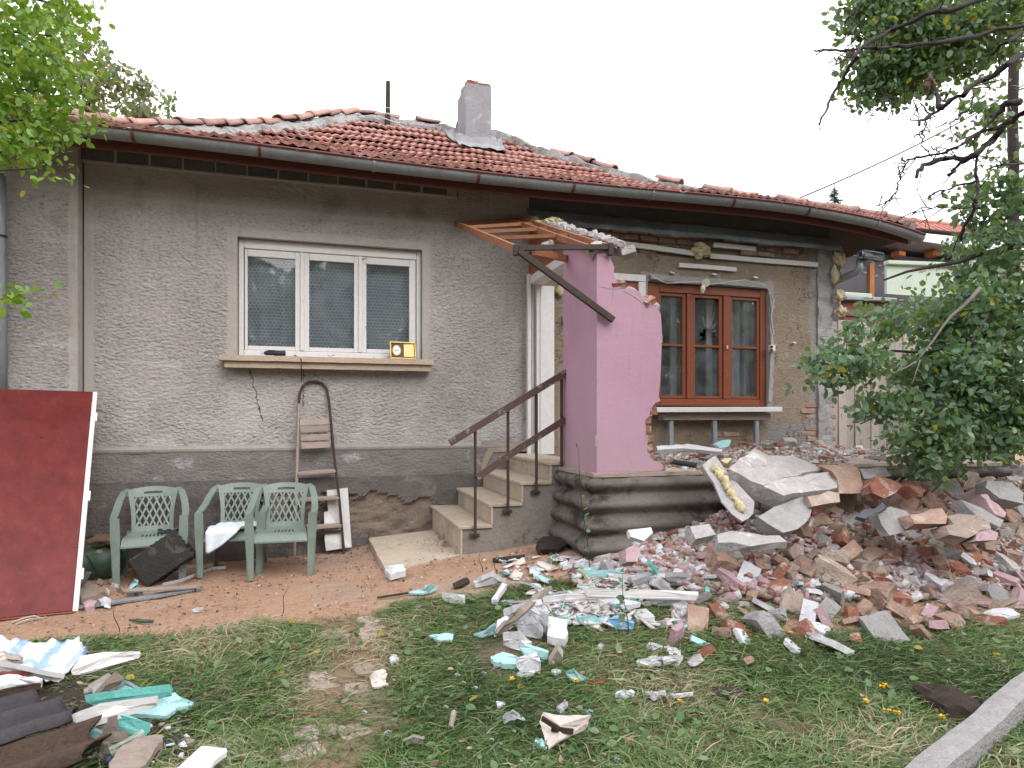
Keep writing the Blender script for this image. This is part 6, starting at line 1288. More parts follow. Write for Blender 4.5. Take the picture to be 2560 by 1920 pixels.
# striped sheeting, draped
P2 = []; a0, a1, a2, a3 = gp(*ZL(-60, 335), .12), gp(*ZL(625, 345), .10), gp(*ZL(700, 455), .03), gp(*ZL(470, 715), .03); a4 = gp(*ZL(-60, 700), .1)
for i, u in enumerate(np.linspace(0, 1, 30)):
    tp_ = a0.lerp(a1, u); bt_ = a4.lerp(a3, u) if u < .8 else a4.lerp(a3, .8).lerp(a2, (u - .8) * 5); row = []
    for j, w in enumerate(np.linspace(0, 1, 24)):
        p = tp_.lerp(bt_, w); row.append(p + Vector((0, 0, .045 * abs(float(fbm(u * 4 + 1, w * 4, 1, 3))) * 2 + .05 * math.sin(math.pi * w) * (1 - u))))
    P2.append(row)
b = MB().slab(P2, (0, 0, -.003)); me = b.mesh('striped_sheet', M['bag'], True); fixn(me)
uv = me.uv_layers.new(name='UVMap'); nv_ = 24; nV = 30 * 24
for lp in me.loops: k = lp.vertex_index % nV; uv.data[lp.index].uv = ((k // nv_) / 29 + .25 * (k % nv_) / 23, (k % nv_) / 23)
tag(link('striped_sheet', me), 'blue and white striped plastic sheeting crumpled over the corner heap', 'plastic sheet')
fl_('white_board', 'white board with a brown patch sticking out past the striped sheeting', 'board', [(560, 560, .03), (640, 440, .08), (820, 412, .07), (990, 408, .06), (1105, 405, .04), (1110, 422, .03), (980, 462, .02), (640, 560, .01)], .025, 'white')
fl_('white_lath', 'long white painted lath running under the striped sheeting', 'board', [(-60, 478, .2), (60, 485, .2), (300, 545, .17), (515, 585, .12), (470, 615, .1), (250, 575, .13), (-60, 520, .17)], .025, 'whitejamb')
fl_('red_lath', 'white board with peeling maroon paint on the corner heap', 'board', [(-60, 500, .16), (120, 535, .16), (240, 570, .15), (120, 585, .14), (-60, 570, .14)], .02, 'redwood2', .008)
fl_('white_rubble_board', 'rough edged white slab on the corner heap below the laths', 'board', [(-60, 590, .15), (150, 590, .15), (340, 625, .12), (320, 660, .1), (120, 665, .12), (-60, 690, .13)], .04, 'foam', .015)
fl_('paper_fold', 'cream torn board at the left edge above the laths', 'board', [(-60, 400, .2), (60, 415, .22), (165, 430, .2), (180, 460, .17), (60, 470, .18), (-60, 470, .18)], .03, 'paper', .01)
fl_('teal_board', 'teal foam bar lying across the corner heap', 'foam piece', [(665, 750, .13), (900, 715, .15), (1340, 665, .14), (1368, 700, .11), (1180, 745, .10), (1160, 775, .08), (780, 810, .09)], .035, 'teal')
fl_('cyan_board', 'pale cyan triangular foam sheet behind the teal bar', 'foam sheet', [(860, 728, .08), (958, 620, .14), (1010, 640, .13), (1108, 690, .08), (1000, 715, .08)], .014, 'cyan')
fl_('cyan_sheet', 'large pale cyan foam sheet lying on the grass at the heap front', 'foam sheet', [(1000, 890, .04), (1080, 840, .05), (1260, 752, .07), (1380, 730, .06), (1440, 775, .04), (1535, 808), (1520, 830), (1400, 845, .02), (1340, 900, .02), (1300, 915, .01)], .02, 'cyan')
fl_('white_bar', 'white edged grey bar lying over the cyan sheet', 'board', [(565, 905, .16), (800, 815, .17), (1240, 755, .13), (1258, 785, .10), (900, 905, .11), (650, 968, .11)], .03, 'whitejamb')
fl_('teal_bar', 'short teal foam bar at the foot of the corner heap', 'foam piece', [(930, 905, .09), (960, 895, .09), (1192, 972, .04), (1145, 1022, .01), (930, 965, .05)], .04, 'teal')
fl_('tan_board', 'tan wooden board end sticking up behind the teal bar', 'board', [(660, 705, .06), (700, 670, .08), (855, 575, .14), (878, 590, .13), (760, 690, .06), (675, 718, .04)], .025, 'paper')
fl_('grey_board', 'grey brown board leaning behind the cyan triangle', 'board', [(745, 730, .08), (905, 570, .18), (978, 600, .16), (960, 620, .14), (860, 715, .08), (790, 740, .06)], .025, 'greywood')
fl_('foam_bit', 'small white foam bit between the tan and grey boards', 'foam piece', [(730, 700, .07), (760, 670, .09), (835, 635, .1), (800, 690, .07), (745, 720, .05)], .03, 'foam')
fl_('wood_block', 'upright splintered wood block under the white bar', 'wood scrap', [(795, 1000, .04), (830, 935, .08), (930, 905, .1), (930, 1030, .03), (850, 1040, .02)], .05, 'greywood')
fl_('wood_wedge', 'weathered wood wedge lying below the white bar', 'wood scrap', [(775, 1080, .06), (900, 1040, .08), (1005, 1035, .06), (1000, 1080, .03), (850, 1140, .03), (780, 1120, .03)], .045, 'greywood')
fl_('wood_board', 'broad grey board with split grain at the foot of the heap', 'board', [(860, 1330, .05), (920, 1190, .06), (1100, 1080, .07), (1290, 1065, .04), (1260, 1130, .03), (1170, 1270, .02), (1100, 1327, .02)], .03, 'greywood', .01)
fl_('green_strip', 'pale green painted strip in front of the broad grey board', 'board', [(860, 1165, .09), (980, 1110, .1), (1120, 1020, .09), (1140, 1035, .08), (1040, 1110, .07), (880, 1205, .06)], .012, 'palegreen')
fl_('mint_strip', 'mint green broken strip tucked under the brown corrugated sheet', 'foam piece', [(620, 1000, .1), (680, 980, .12), (810, 1030, .09), (770, 1075, .06), (690, 1050, .07)], .015, 'cyan')
fl_('white_board', 'clean white panel lying in the grass at the bottom edge', 'board', [(1330, 1400, .03), (1400, 1327, .04), (1590, 1155, .07), (1640, 1155, .07), (1790, 1172, .06), (1795, 1195, .05), (1700, 1265, .04), (1610, 1400, .03)], .022, 'whitejamb', .002)
fl_('green_stick', 'short green wooden stick lying on the dirt', 'slat', [(1015, 150), (1100, 148, .01), (1210, 155, .01), (1212, 168), (1100, 165)], .014, 'greenp', .002)
fl_('chip_on_dirt', 'flat white chip lying alone on the dirt path', 'chip', [(1508, 75), (1560, 58, .02), (1605, 58, .02), (1600, 76), (1530, 82)], .012, 'foam')
plm = []
for x, y in ((1150, 1170), (1165, 1185), (1130, 1200), (1320, 1140), (1340, 1145), (1415, 1135), (860, 1265)):
    p = gp(*ZL(x, y), .06 if x < 1200 else .015); me = blob(.017, x, (1, 1, 1.1), .03, 2); me.materials.append(M['plum']); plm.append((tag(link('plum', me, None, Matrix.Translation(p)), 'dark blue fallen plum by the boards of the corner heap', 'plum', 'fallen plums by the corner heap'), 'dark blue fallen plum', 'by the boards of the corner heap'))
single_out(plm)
heap('heap_crumbs', 'crumbs and dark leaf litter around the corner heap', 500, lambda: tuple(gp(*ZL(random.uniform(-50, 1500), random.uniform(950, 1330)))[:2]) , lambda x, y: float(g(x, y)) + .02, ['foam', 'blackwood', 'greywood', 'asbb', 'blackwood'], .006, .022)
hb = MB(); hc = gp(*ZL(150, 900)); P2 = [[Vector((hc.x + (u - .5) * 1.3, hc.y + (w - .5) * .8, float(g(hc.x + (u - .5) * 1.3, hc.y + (w - .5) * .8)) - .03 + .07 * math.sin(math.pi * u) ** .6 * math.sin(math.pi * w) ** .6 + .02 * float(fbm(u * 9, w * 9, 1, 3)))) for w in np.linspace(0, 1, 20)] for u in np.linspace(0, 1, 24)]
tag(hb.slab(P2, (0, 0, -.02)).build('heap_bed', M['blackwood'], fix=True), 'dark mass of rotten litter inside the corner heap', 'litter', kind='stuff')
# ---- kerb beam and rotten log at the lower right
b = MB(); k0, k1 = gp(2290, 1960, .05), gp(2640, 1655, .09); n_ = 14; sd = (k1 - k0).cross(Vector((0, 0, 1))).normalized() * .055
P2 = [[k0.lerp(k1, i / n_) + sd * s_ * (1 + .04 * math.sin(i * 2.1 + s_)) + Vector((0, 0, .006 * math.sin(i * .9) + z)) for s_, z in ((-1, 0), (-.96, .028), (0, .034), (.96, .028), (1, 0))] for i in range(n_ + 1)]
b.slab(P2, (0, 0, -.07)); b.local('kerb_beam', M['grey'], 'pale concrete beam lying in the grass at the lower corner of the lawn', 'beam', None, False, True)
l0, l1 = gp(2300, 1725, .02), gp(2470, 1815, .02); lx = (l1 - l0).normalized(); ly = lx.cross(Vector((0, 0, 1))); P2 = []
for i in range(22):
    r0 = .075 * math.sin(math.pi * (i + 1.5) / 24) ** .4; row = []
    for k in range(15):
        a_ = 2 * math.pi * k / 14; rr = r0 * (1 + .55 * float(fbm(math.cos(a_) * 2.2 + 4, i * .16 + math.sin(a_) * 2.2, 1, 3)) + .25 * float(fbm(k % 14 * 1.7, i * .05, 1, 2))); row.append(l0.lerp(l1, i / 21) + ly * (math.cos(a_) * rr * 1.25) + Vector((0, 0, math.sin(a_) * rr)))
    P2.append(row)
nb_ = MB(); nb_.v = [tuple(p) for r_ in P2 for p in r_]; nb_.f = [[i * 15 + k, i * 15 + k + 1, (i + 1) * 15 + k + 1, (i + 1) * 15 + k] for i in range(21) for k in range(14)] + [list(range(14)), list(range(21 * 15 + 13, 21 * 15 - 1, -1))]; nb_.m = [0] * len(nb_.f)
nb_.local('rotten_log', M['blackwood'], 'dark rotten log beside the pale concrete beam', 'log', None, False, True)
for px, py, s_, wh in ((1815, 1738, .07, 'left of the small dark clod'), (1850, 1748, .04, 'right of the big dark clod'), (2420, 1752, .06, 'beside the rotten log')):
    me = blob(s_, px, (1.5, 1, .5)); me.materials.append(M['blackwood']); p = gp(px, py); tag(link('soil_clod', me, None, Matrix.Translation(p)), 'dark clod of earth and rotten wood in the grass ' + wh, 'clod', 'dark clods in the foreground grass')
# ================================================================ FOLIAGE
LEAF = np.array([(0, 0, 0), (.27, .22, .03), (.30, .62, .02), (0, 1, -.05), (-.30, .62, .02), (-.27, .22, .03)]); LF = np.array([(0, 1, 2, 3), (0, 3, 4, 5)])
def leaf_frames(n, up=.35, droop=.5):
    d = RNG.normal(0, 1, (n, 3)); d[:, 2] -= droop; d /= np.linalg.norm(d, axis=1)[:, None]; nrm = RNG.normal(0, .75, (n, 3)) + np.array((0, 0, up + .4)); nrm -= d * (nrm * d).sum(1)[:, None]; nrm /= np.linalg.norm(nrm, axis=1)[:, None]
    return np.cross(d, nrm), d, nrm
def leaves(parent, P, size, m_, single=300, up=.35, droop=.5, name='foliage', part='leaf'):
    P = np.asarray(P); n = len(P); s_ = size * RNG.uniform(.6, 1.25, n); x, y, z = leaf_frames(n, up, droop)
    def score(i):
        q = proj(P[i]); return s_[i] / q[2] if q and -10 < q[0] < 2570 and -10 < q[1] < 1930 else 0
    order = sorted(range(n), key=lambda i: -score(i)) if single else list(range(n))
    if single:
        me = npmesh('leaf', LEAF, LF, m_, {'rnd': np.zeros(6)})
        for i in order[:single]:
            A = Matrix(((x[i][0], y[i][0], z[i][0], P[i][0]), (x[i][1], y[i][1], z[i][1], P[i][1]), (x[i][2], y[i][2], z[i][2], P[i][2]), (0, 0, 0, 1))) @ Matrix.Scale(s_[i], 4)
            link(part, me, parent, A)
    k = np.array(order[single:]); 
    if len(k) == 0: return
    V = P[k][:, None, :] + s_[k][:, None, None] * (LEAF[None, :, 0:1] * x[k][:, None, :] + LEAF[None, :, 1:2] * y[k][:, None, :] + LEAF[None, :, 2:3] * z[k][:, None, :])
    Fq = (LF[None] + 6 * np.arange(len(k))[:, None, None]).reshape(-1, 4)
    o = link(name, npmesh(name, V.reshape(-1, 3), Fq, m_, {'rnd': np.repeat(RNG.random(len(k)), 6)}), parent); o['kind'] = 'stuff'
def ellip(c, r, n, gap=.0, sc_=2., shell=.0, twig=7):
    """leaf places gathered on short twigs inside an ellipsoid, with gaps"""
    out = []; c = np.array(c); r = np.array(r); tries = 0
    while len(out) < n and tries < n * 6:
        tries += 1; q = RNG.normal(0, 1, 3); q *= (RNG.random() ** (1 / 3) * (1 - shell) + shell) / np.linalg.norm(q); p = c + q * r
        if float(fbm(p[0] * sc_ + p[1], p[2] * sc_ + p[1] * .7, 1, 3)) < gap - .25: continue
        d = RNG.normal(0, 1, 3); d[2] *= .5; d /= np.linalg.norm(d); L = .22
        for k in range(twig): out.append(p + d * L * k / twig + RNG.normal(0, .014, 3))
    return out
def limb(b, p, q, r0, r1, wob=.06, n=7, sides=7):
    p, q = Vector(p), Vector(q); L = (q - p).length; b.tube([p.lerp(q, i / n) + Vector([wob * L * float(fbm(i * .6 + p.x * 9 + k * 5, q.z + k, 1, 2)) * math.sin(math.pi * i / n) for k in range(3)]) for i in range(n + 1)], [r0 + (r1 - r0) * i / n for i in range(n + 1)], sides)
A = lambda px, py, d: tuple(at(px, py, d))
# bright tree at the upper left
t = thing('tree', 'bright green tree reaching in over the left end of the roof', 'tree', (-4.6, -2.6, 0)); b = MB()
limb(b, (-4.6, -2.6, -.1), (-4.4, -2.5, 2.4), .14, .10); limb(b, (-4.4, -2.5, 2.4), (-4.2, -2.3, 5.4), .10, .04); b.build('trunk', M['bark'], t, True)
for q0, q1, r0 in (((-4.4, -2.5, 2.4), A(60, 300, 4.5), .04), ((-4.3, -2.4, 3.6), A(130, 90, 4.8), .04), ((-4.3, -2.4, 3.2), A(110, 230, 4.7), .035), ((-4.4, -2.5, 2.2), A(90, 420, 4.2), .02), ((-4.3, -2.4, 4.4), A(210, 30, 5.), .03)): b = MB(); limb(b, q0, q1, r0, .006); b.build('branch', M['bark'], t, True)
Pn = ellip(A(-40, 60, 4.7), (.75, .7, .55), 2300, .02) + ellip(A(60, 200, 4.6), (.42, .5, .42), 1300, .02) + ellip(A(15, 330, 4.4), (.24, .35, .22), 420) + ellip(A(60, 425, 4.2), (.16, .12, .05), 34) + ellip(A(20, 385, 4.3), (.14, .15, .08), 90) + ellip(A(150, 30, 5.), (.30, .3, .10), 220, .1) + ellip(A(105, 292, 4.6), (.14, .2, .10), 150) + ellip(A(20, 735, 4.2), (.16, .15, .06), 50)
leaves(t, Pn, .062, M['leafA'])
# paler tree behind the roof
t = thing('tree', 'pale loose leaved tree standing behind the left end of the roof', 'tree', (-4.4, 6.5, 0)); b = MB(); limb(b, (-4.4, 6.5, 0), (-4.0, 6.4, 5.2), .2, .1); limb(b, (-4., 6.4, 5.2), A(240, 170, 11.5), .08, .02); b.build('trunk', M['bark'], t, True)
for q1 in (A(380, 215, 11.5), A(160, 120, 12), A(300, 250, 11.4), A(90, 100, 12)): b = MB(); limb(b, (-4., 6.4, 5.), q1, .045, .008); b.build('branch', M['bark'], t, True)
Pn = ellip(A(200, 200, 11.6), (.9, .9, .6), 1000, .16, 1.2) + ellip(A(300, 235, 11.5), (.75, .7, .45), 520, .16, 1.2) + ellip(A(370, 218, 11.4), (.35, .4, .12), 120, .1) + ellip(A(150, 120, 12), (.8, .9, .7), 800, .16, 1.2) + ellip(A(320, 285, 11.3), (.6, .5, .12), 300)
leaves(t, Pn, .10, M['leafD'], 150)
t = thing('sapling', 'slim sapling tip standing up behind the ridge tiles', 'sapling', (-2.2, 7.9, 3)); b = MB(); limb(b, A(418, 420, 11), A(420, 236, 11), .02, .005); b.build('stem', M['bark'], t)
leaves(t, [np.array(A(420 + RNG.normal(0, 9), y, 11)) for y in np.linspace(236, 288, 34)], .10, M['leafC'], 34, 0, .2)
# plum tree with hanging boughs at the right
t = thing('plum_tree', 'plum tree with hanging leafy boughs over the right end of the rubble', 'tree', (7.4, -2.7, .3)); b = MB()
limb(b, (7.4, -2.7, .2), (7.1, -2.6, 2.4), .13, .09); limb(b, (7.1, -2.6, 2.4), (6.4, -2.4, 3.6), .08, .03); b.build('trunk', M['bark'], t, True)
for q0, q1, r0, m_ in ((A(2600, 600, 5.6), A(2210, 700, 5.2), .03, 'bark'), (A(2450, 720, 5.0), A(2290, 905, 4.8), .016, 'barkg'), (A(2290, 905, 4.8), A(2230, 935, 4.75), .008, 'barkg'), (A(2300, 900, 4.85), A(2280, 960, 4.8), .006, 'barkg'), (A(2620, 800, 5.6), A(2060, 930, 5.1), .022, 'bark'), (A(2620, 900, 5.5), A(2330, 1230, 5.0), .02, 'bark'), (A(2620, 850, 5.5), A(2150, 1060, 5.0), .018, 'bark'), (A(2470, 790, 5.2), A(2420, 870, 5.2), .012, 'barkg'), (A(2580, 500, 5.9), A(2450, 560, 5.8), .02, 'bark')): b = MB(); limb(b, q0, q1, r0, r0 * .25, .05); b.build('branch', M[m_], t, True)
Pn = []
for (px, py, d), r0, n_, gp_ in (((2490, 900, 5.5), (.56, .6, .70), 3600, .0), ((2390, 960, 5.3), (.42, .45, .40), 2000, .02), ((2510, 650, 5.6), (.48, .5, .46), 1900, .03), ((2380, 770, 5.4), (.38, .35, .22), 800, .04), ((2200, 800, 5.2), (.34, .25, .11), 330, .08), ((2130, 900, 5.1), (.34, .2, .16), 620, .03), ((2060, 945, 5.05), (.16, .12, .07), 90, 0), ((2230, 1010, 5.1), (.30, .25, .14), 330, .05), ((2350, 1120, 5.1), (.24, .25, .30), 900, .0), ((2350, 1225, 5.0), (.13, .12, .12), 130, 0), ((2215, 1090, 5.0), (.12, .15, .06), 40, 0), ((2450, 1100, 5.3), (.35, .35, .16), 520, .02), ((2520, 510, 5.7), (.34, .35, .24), 700, .04), ((2540, 1050, 5.5), (.36, .3, .3), 1100, -.05)): Pn += ellip(A(px, py, d), r0, n_, gp_)
leaves(t, Pn, .066, M['leafB'])
for px, py in ((2414, 741), (2420, 738), (2395, 690), (2300, 820), (2440, 880), (2350, 1010)):
    me = blob(.017, px, (1, 1, 1.1), .03, 2); me.materials.append(M['plum']); link('fruit', me, t, Matrix.Translation(at(px, py, 4.9)))
# dark overhead tree with bare branches at the upper right
t = thing('walnut_tree', 'dark tree with bare gnarled branches hanging in at the upper right', 'tree', (6.4, -3.6, .2)); b = MB()
limb(b, (6.9, -3.6, .2), (6.5, -3.5, 3.2), .16, .11); limb(b, (6.5, -3.5, 3.2), (5.4, -3.3, 5.4), .10, .05); b.build('trunk', M['bark'], t, True)
ZB = zf(1900, 0, 660 / 1825)
for pts, r0, r1 in (([(370, 345), (440, 350), (520, 347), (660, 343), (800, 335), (950, 322), (1220, 290), (1500, 250), (1900, 160)], .006, .03), ([(405, 865), (450, 780), (500, 665), (550, 570), (600, 490), (660, 400), (690, 345), (900, 205), (1150, 95), (1400, 40), (1700, -60)], .006, .04), ([(1090, 860), (1160, 805), (1230, 770), (1310, 710), (1400, 650), (1480, 590), (1560, 540), (1700, 450), (1825, 370), (2000, 260)], .01, .045), ([(1080, 1215), (1130, 1150), (1280, 1100), (1480, 1080), (1600, 970), (1700, 850), (1825, 790), (2050, 640)], .014, .05), ([(970, 1115), (1030, 1105), (1100, 1090), (1290, 1060), (1400, 1000), (1480, 930), (1600, 890), (1720, 830)], .006, .03), ([(810, 1425), (860, 1405), (910, 1380), (945, 1320), (960, 1265), (985, 1210), (1000, 1150), (1030, 1105)], .005, .010), ([(1300, 1215), (1360, 1160), (1440, 1100), (1530, 1040), (1560, 990)], .012, .022), ([(1380, 1659), (1420, 1560), (1470, 1440), (1500, 1380), (1520, 1290), (1495, 1200), (1500, 1090), (1540, 1000)], .012, .022), ([(1180, 1360), (1270, 1310), (1390, 1280), (1500, 1250)], .006, .016), ([(1180, 1385), (1280, 1320)], .004, .007), ([(1110, 990), (1130, 920), (1155, 830), (1165, 780), (1140, 740), (1110, 715)], .006, .008), ([(1600, 375), (1700, 300), (1825, 215), (2000, 90)], .012, .03), ([(600, 310), (680, 318)], .005, .006), ([(530, 445), (600, 405), (650, 380)], .005, .008), ([(1070, 945), (1120, 915), (1135, 900)], .005, .006), ([(1110, 995), (1150, 1030), (1190, 1085)], .005, .007), ([(945, 1205), (985, 1165), (1010, 1130)], .004, .006), ([(1215, 885), (1310, 850), (1370, 820), (1430, 760), (1480, 640)], .005, .012), ([(1255, 745), (1230, 660), (1200, 600), (1170, 540)], .02, .012), ([(1100, 860), (1080, 790), (1075, 730), (1100, 700)], .004, .006), ([(760, 745), (860, 700), (970, 670)], .004, .008), ([(905, 780), (925, 715), (960, 680)], .004, .008), ([(640, 270), (625, 215), (605, 130), (640, 100), (700, 40)], .004, .012), ([(1180, 1015), (1240, 1050), (1300, 1090)], .004, .007), ([(1560, 1170), (1680, 1140), (1830, 1130)], .006, .02), ([(1800, 700), (1700, 720), (1640, 790), (1560, 880), (1480, 960)], .03, .01), ([(1050, 1490), (1110, 1440), (1220, 1435), (1380, 1440), (1520, 1430)], .004, .01)):
    d0 = 4.6; P3 = [at(*ZB(x, y), d0 + .25 * math.sin(i * .9 + x * .01)) for i, (x, y) in enumerate(pts)]; L = len(P3); P4 = []; R4 = []
    for i in range(L - 1):
        for u in (0, .34, .67): P4.append(P3[i].lerp(P3[i + 1], u) + Vector([random.gauss(0, .006) for _ in range(3)])); k = (i + u) / (L - 1); R4.append((r0 + (r1 * .55 - r0) * k) * random.uniform(.85, 1.3) * .85)
    P4.append(P3[-1]); R4.append(r1 * .5); bb = MB(); bb.tube(P4, R4, 6)
    for k in range(1, len(P4) - 1):
        if random.random() < .42:
            dv = (P4[k - 1] - P4[k]).normalized() + Vector([random.gauss(0, .75) for _ in range(3)]); dv.normalize(); Lw = random.uniform(.06, .24); m1 = P4[k] + dv * Lw * .5 + Vector([random.gauss(0, .014) for _ in range(3)]); e1 = P4[k] + dv * Lw + Vector([random.gauss(0, .02) for _ in range(3)])
            bb.tube([P4[k], m1, e1], [.005, .0036, .002], 4)
            if random.random() < .5: bb.tube([m1, m1 + (dv + Vector([random.gauss(0, .8) for _ in range(3)])).normalized() * Lw * .5], [.003, .0018], 4)
    bb.build('branch', M['bark'], t, True)
Pn = []
for (x, y, d), r0, n_, gp_ in (((900, 60, 5.6), (.36, .4, .24), 1700, -.04), ((1050, 260, 5.5), (.46, .45, .32), 2900, -.04), ((1400, 200, 5.7), (.52, .5, .36), 3000, -.02), ((800, 500, 5.4), (.22, .25, .20), 800, -.02), ((720, 660, 5.3), (.10, .12, .08), 90, 0), ((1000, 500, 5.4), (.28, .25, .18), 700, .0), ((1350, 420, 5.6), (.36, .3, .16), 700, .03), ((1550, 620, 5.6), (.30, .3, .16), 260, .14), ((1700, 130, 5.8), (.4, .4, .3), 500, .12), ((1600, 760, 5.5), (.2, .2, .14), 120, .1), ((1500, 900, 5.4), (.10, .2, .08), 50, 0), ((1140, 660, 5.2), (.10, .1, .10), 70, 0), ((950, 640, 5.3), (.16, .1, .05), 60, 0), ((1350, 1400, 5.3), (.16, .2, .10), 60, 0)): Pn += ellip(A(*ZB(x, y), d), r0, n_, gp_)
leaves(t, Pn, .062, M['leafC'])
me = blob(.038, 77, (.8, .8, 1.4), .6, 3, 3); me.materials.append(M['burlap']); link('dead_leaf_clump', me, t, Matrix.Translation(at(*ZB(1180, 580), 5.0)))
# pole like trunk farther back
t = thing('slim_tree', 'slim straight tree trunk with sparse leaves beyond the plum tree', 'tree', (7.9, -.4, .3)); b = MB(); limb(b, A(2525, 1000, 8.2), A(2540, -60, 8.2), .07, .055, .02, 9); b.build('trunk', M['bark'], t, True)
leaves(t, ellip(A(2500, 330, 8.), (.7, .6, .8), 420, .1) + ellip(A(2530, 120, 8.), (.7, .6, .6), 420, .1), .075, M['leafC'], 60)
# fir far behind the roof
t = thing('fir_tree', 'small distant fir tree top rising behind the roof end', 'tree', A(2085, 700, 38)); b = MB(); limb(b, A(2086, 760, 38), A(2086, 458, 38), .2, .02, .0, 5, 6); b.build('trunk', M['bark'], t); V = []; b = MB()
for i in range(230):
    u = random.random() ** .8; py = 470 + 130 * u; c = at(2086, py, 38); a = random.uniform(0, 6.28); L = (.12 + 1.5 * u) * random.uniform(.6, 1.1); d = Vector((math.cos(a), math.sin(a), random.uniform(-.25, .15)))
    b.tube([c, c + d * L * .5 + Vector((0, 0, .06)), c + d * L], [.018, .018, .006], 3, 0, False)
    for k in range(5):
        q = c + d * L * random.uniform(.3, 1); s_ = Vector((random.gauss(0, 1), random.gauss(0, 1), -.3)).normalized() * .28; b.tube([q, q + s_], [.012, .005], 3, 0, False)
o = b.build('crown', M['conif'], t); o['kind'] = 'stuff'
# green bushes beyond the left corner and at the right rear
t = thing('bush', 'dark green bush at the left corner of the house', 'bush', (-3.6, .4, 0)); b = MB(); limb(b, (-3.6, .4, 0), (-3.5, .4, 2.), .05, .02); b.build('stem', M['bark'], t)
leaves(t, ellip((-3.5, .6, 1.6), (.75, .8, 1.6), 3200, -.1), .07, M['leafC'], 60)
t = thing('shrub', 'dense green shrub standing behind the rubble at the far right', 'shrub', (8.4, -.8, .4)); b = MB(); limb(b, (8.4, -.8, .3), (8.4, -.8, 2.2), .06, .02); b.build('stem', M['bark'], t)
leaves(t, ellip((8.2, -.6, 1.9), (1.1, 1.0, 1.7), 3600, -.05), .075, M['leafB'], 60); 
# saplings and weeds in the rubble
def weed(px, py, hpx, n_, label, lean=0., name='sapling', sz=.05, m_='leafB', grp=None):
    p = gp(px, py); p.z += float(mound(p.x, p.y)) - .02; d = proj(p)[2]; top = p + Vector((lean, .0, hpx / FPX * d)); t = thing(name, label, 'seedling', p, grp); b = MB(); b.tube([p.lerp(top, u) + Vector((.012 * math.sin(u * 7), .008 * math.sin(u * 5), 0)) for u in np.linspace(0, 1, 8)], [.004 - .0028 * u for u in np.linspace(0, 1, 8)], 5); b.build('stem', M['bark'], t)
    if n_: leaves(t, [np.array(p.lerp(top, u)) + RNG.normal(0, .007, 3) for u in np.linspace(.25, 1, n_)], sz, M[m_], n_, .6, .1)
weed(1475, 1440, 330, 5, 'tall bare seedling stem standing before the corner of the pink wall', -.10); weed(1462, 1420, 150, 9, 'leafy seedling at the foot of the rolled base', .0); weed(1380, 1415, 40, 9, 'low leafy weed by the dark plastic at the base corner', .02)
weed(1890, 1345, 110, 12, 'fresh green seedling in front of the leaning plank', .0); weed(1935, 1370, 50, 9, 'bushy weed between the grey slab and the flat pale slab', .0); weed(2065, 1340, 130, 9, 'thin seedling in front of the layered slab', -.06); weed(2130, 1330, 90, 16, 'leafy weed among the pale blocks at the middle of the heap', .0); weed(2000, 1360, 60, 10, 'low weed at the foot of the grey slab', 0.02)
weed(1570, 1590, 190, 8, 'slender seedling standing beside the long white plank', -.04); weed(1240, 1450, 70, 6, 'little weed on the dirt right of the stone slab', 0, 'sapling', .04); weed(1820, 1322, 35, 6, 'tiny seedling on the crumbs left of the slabs', 0, 'sapling', .04)
weed(700, 1540, 80, 0, 'bare thin stalk standing in the dirt before the lawn', .05); weed(295, 1590, 90, 0, 'bare dry stalk in the dirt near the maroon door', -.02); weed(1205, 1430, 60, 0, 'short bare stalk beside the stone slab', -.02)
# ================================================================ NEIGHBOURS, FENCE, WIRE
nb = thing('neighbour_house', 'neighbouring house with a red tiled roof and pale wall behind the trees', 'house', A(2400, 1000, 17)); Yn = 9.
wz = on_y(2300, 598, Yn).z
MB().span(on_y(2195, 620, Yn).x, on_y(2195, 620, Yn).x + 9, Yn, Yn + 7, 0, wz).build('wall', M['farwall'], nb)
e0, e1 = on_y(2160, 622, Yn - .5), on_y(2195, 590, Yn - .5); ridge_l, ridge_r = on_y(2195, 566, Yn + 2.6), on_y(2470, 535, Yn + 2.6)
ex0 = on_y(2205, 600, Yn - .6); nr = 12; nc = 44; rf = MB(); pitchv = (Vector((ex0.x, Yn - .6, wz + .06)), Vector((ex0.x - .2, Yn + 2.8, wz + 1.55)))
rp2 = [[pitchv[0].lerp(pitchv[1], j / 11) + Vector((u * 9.4, 0, 0)) for j in range(12)] for u in np.linspace(0, 1, 20)]
rf.slab(rp2, (0, 0, -.08)); nroof = rf.build('roof', M['roof2'], nb, fix=True)
tv2 = (pitchv[1] - pitchv[0]); tl_ = tv2.length; tu = tv2.normalized(); ang = math.atan2(tu.z, tu.y); b2 = MB()
cells = []
for j in range(11):
    for i in range(30): cells.append(pitchv[0] + tu * (j * tl_ / 11) + Vector((.12 + i * .31, 0, 0)))
tm2 = MB(); tm2.slab([[Vector((-.15 + .3 * i / 6, y, .045 + .028 * math.cos(2 * math.pi * i / 6) - .04 * (y + .02) / .36)) for y in (-.02, .34)] for i in range(7)], (0, 0, -.02)); tme = tm2.mesh('roof_tile', M['roof2']); fixn(tme)
for c in cells:
    if inview(c, 5): link('roof_tile', tme, nroof, Matrix.Translation(c) @ Matrix.Rotation(ang, 4, 'X'))
MB().tube([pitchv[1] + Vector((0, 0, .05)), pitchv[1] + Vector((9.4, 0, .05))], .11, 8).build('ridge_cap', M['roof2'], nroof); MB().tube([pitchv[0] + Vector((-.1, -.08, -.02)), pitchv[0] + Vector((9.4, -.08, -.02))], .06, 8).build('gutter', M['wire'], nb)
sd_ = thing('grey_shed', 'dark grey shed wall with an orange post behind the house corner', 'shed', A(2200, 1000, 11)); Ys = 3.2
q = on_y(2110, 640, Ys), on_y(2340, 735, Ys)
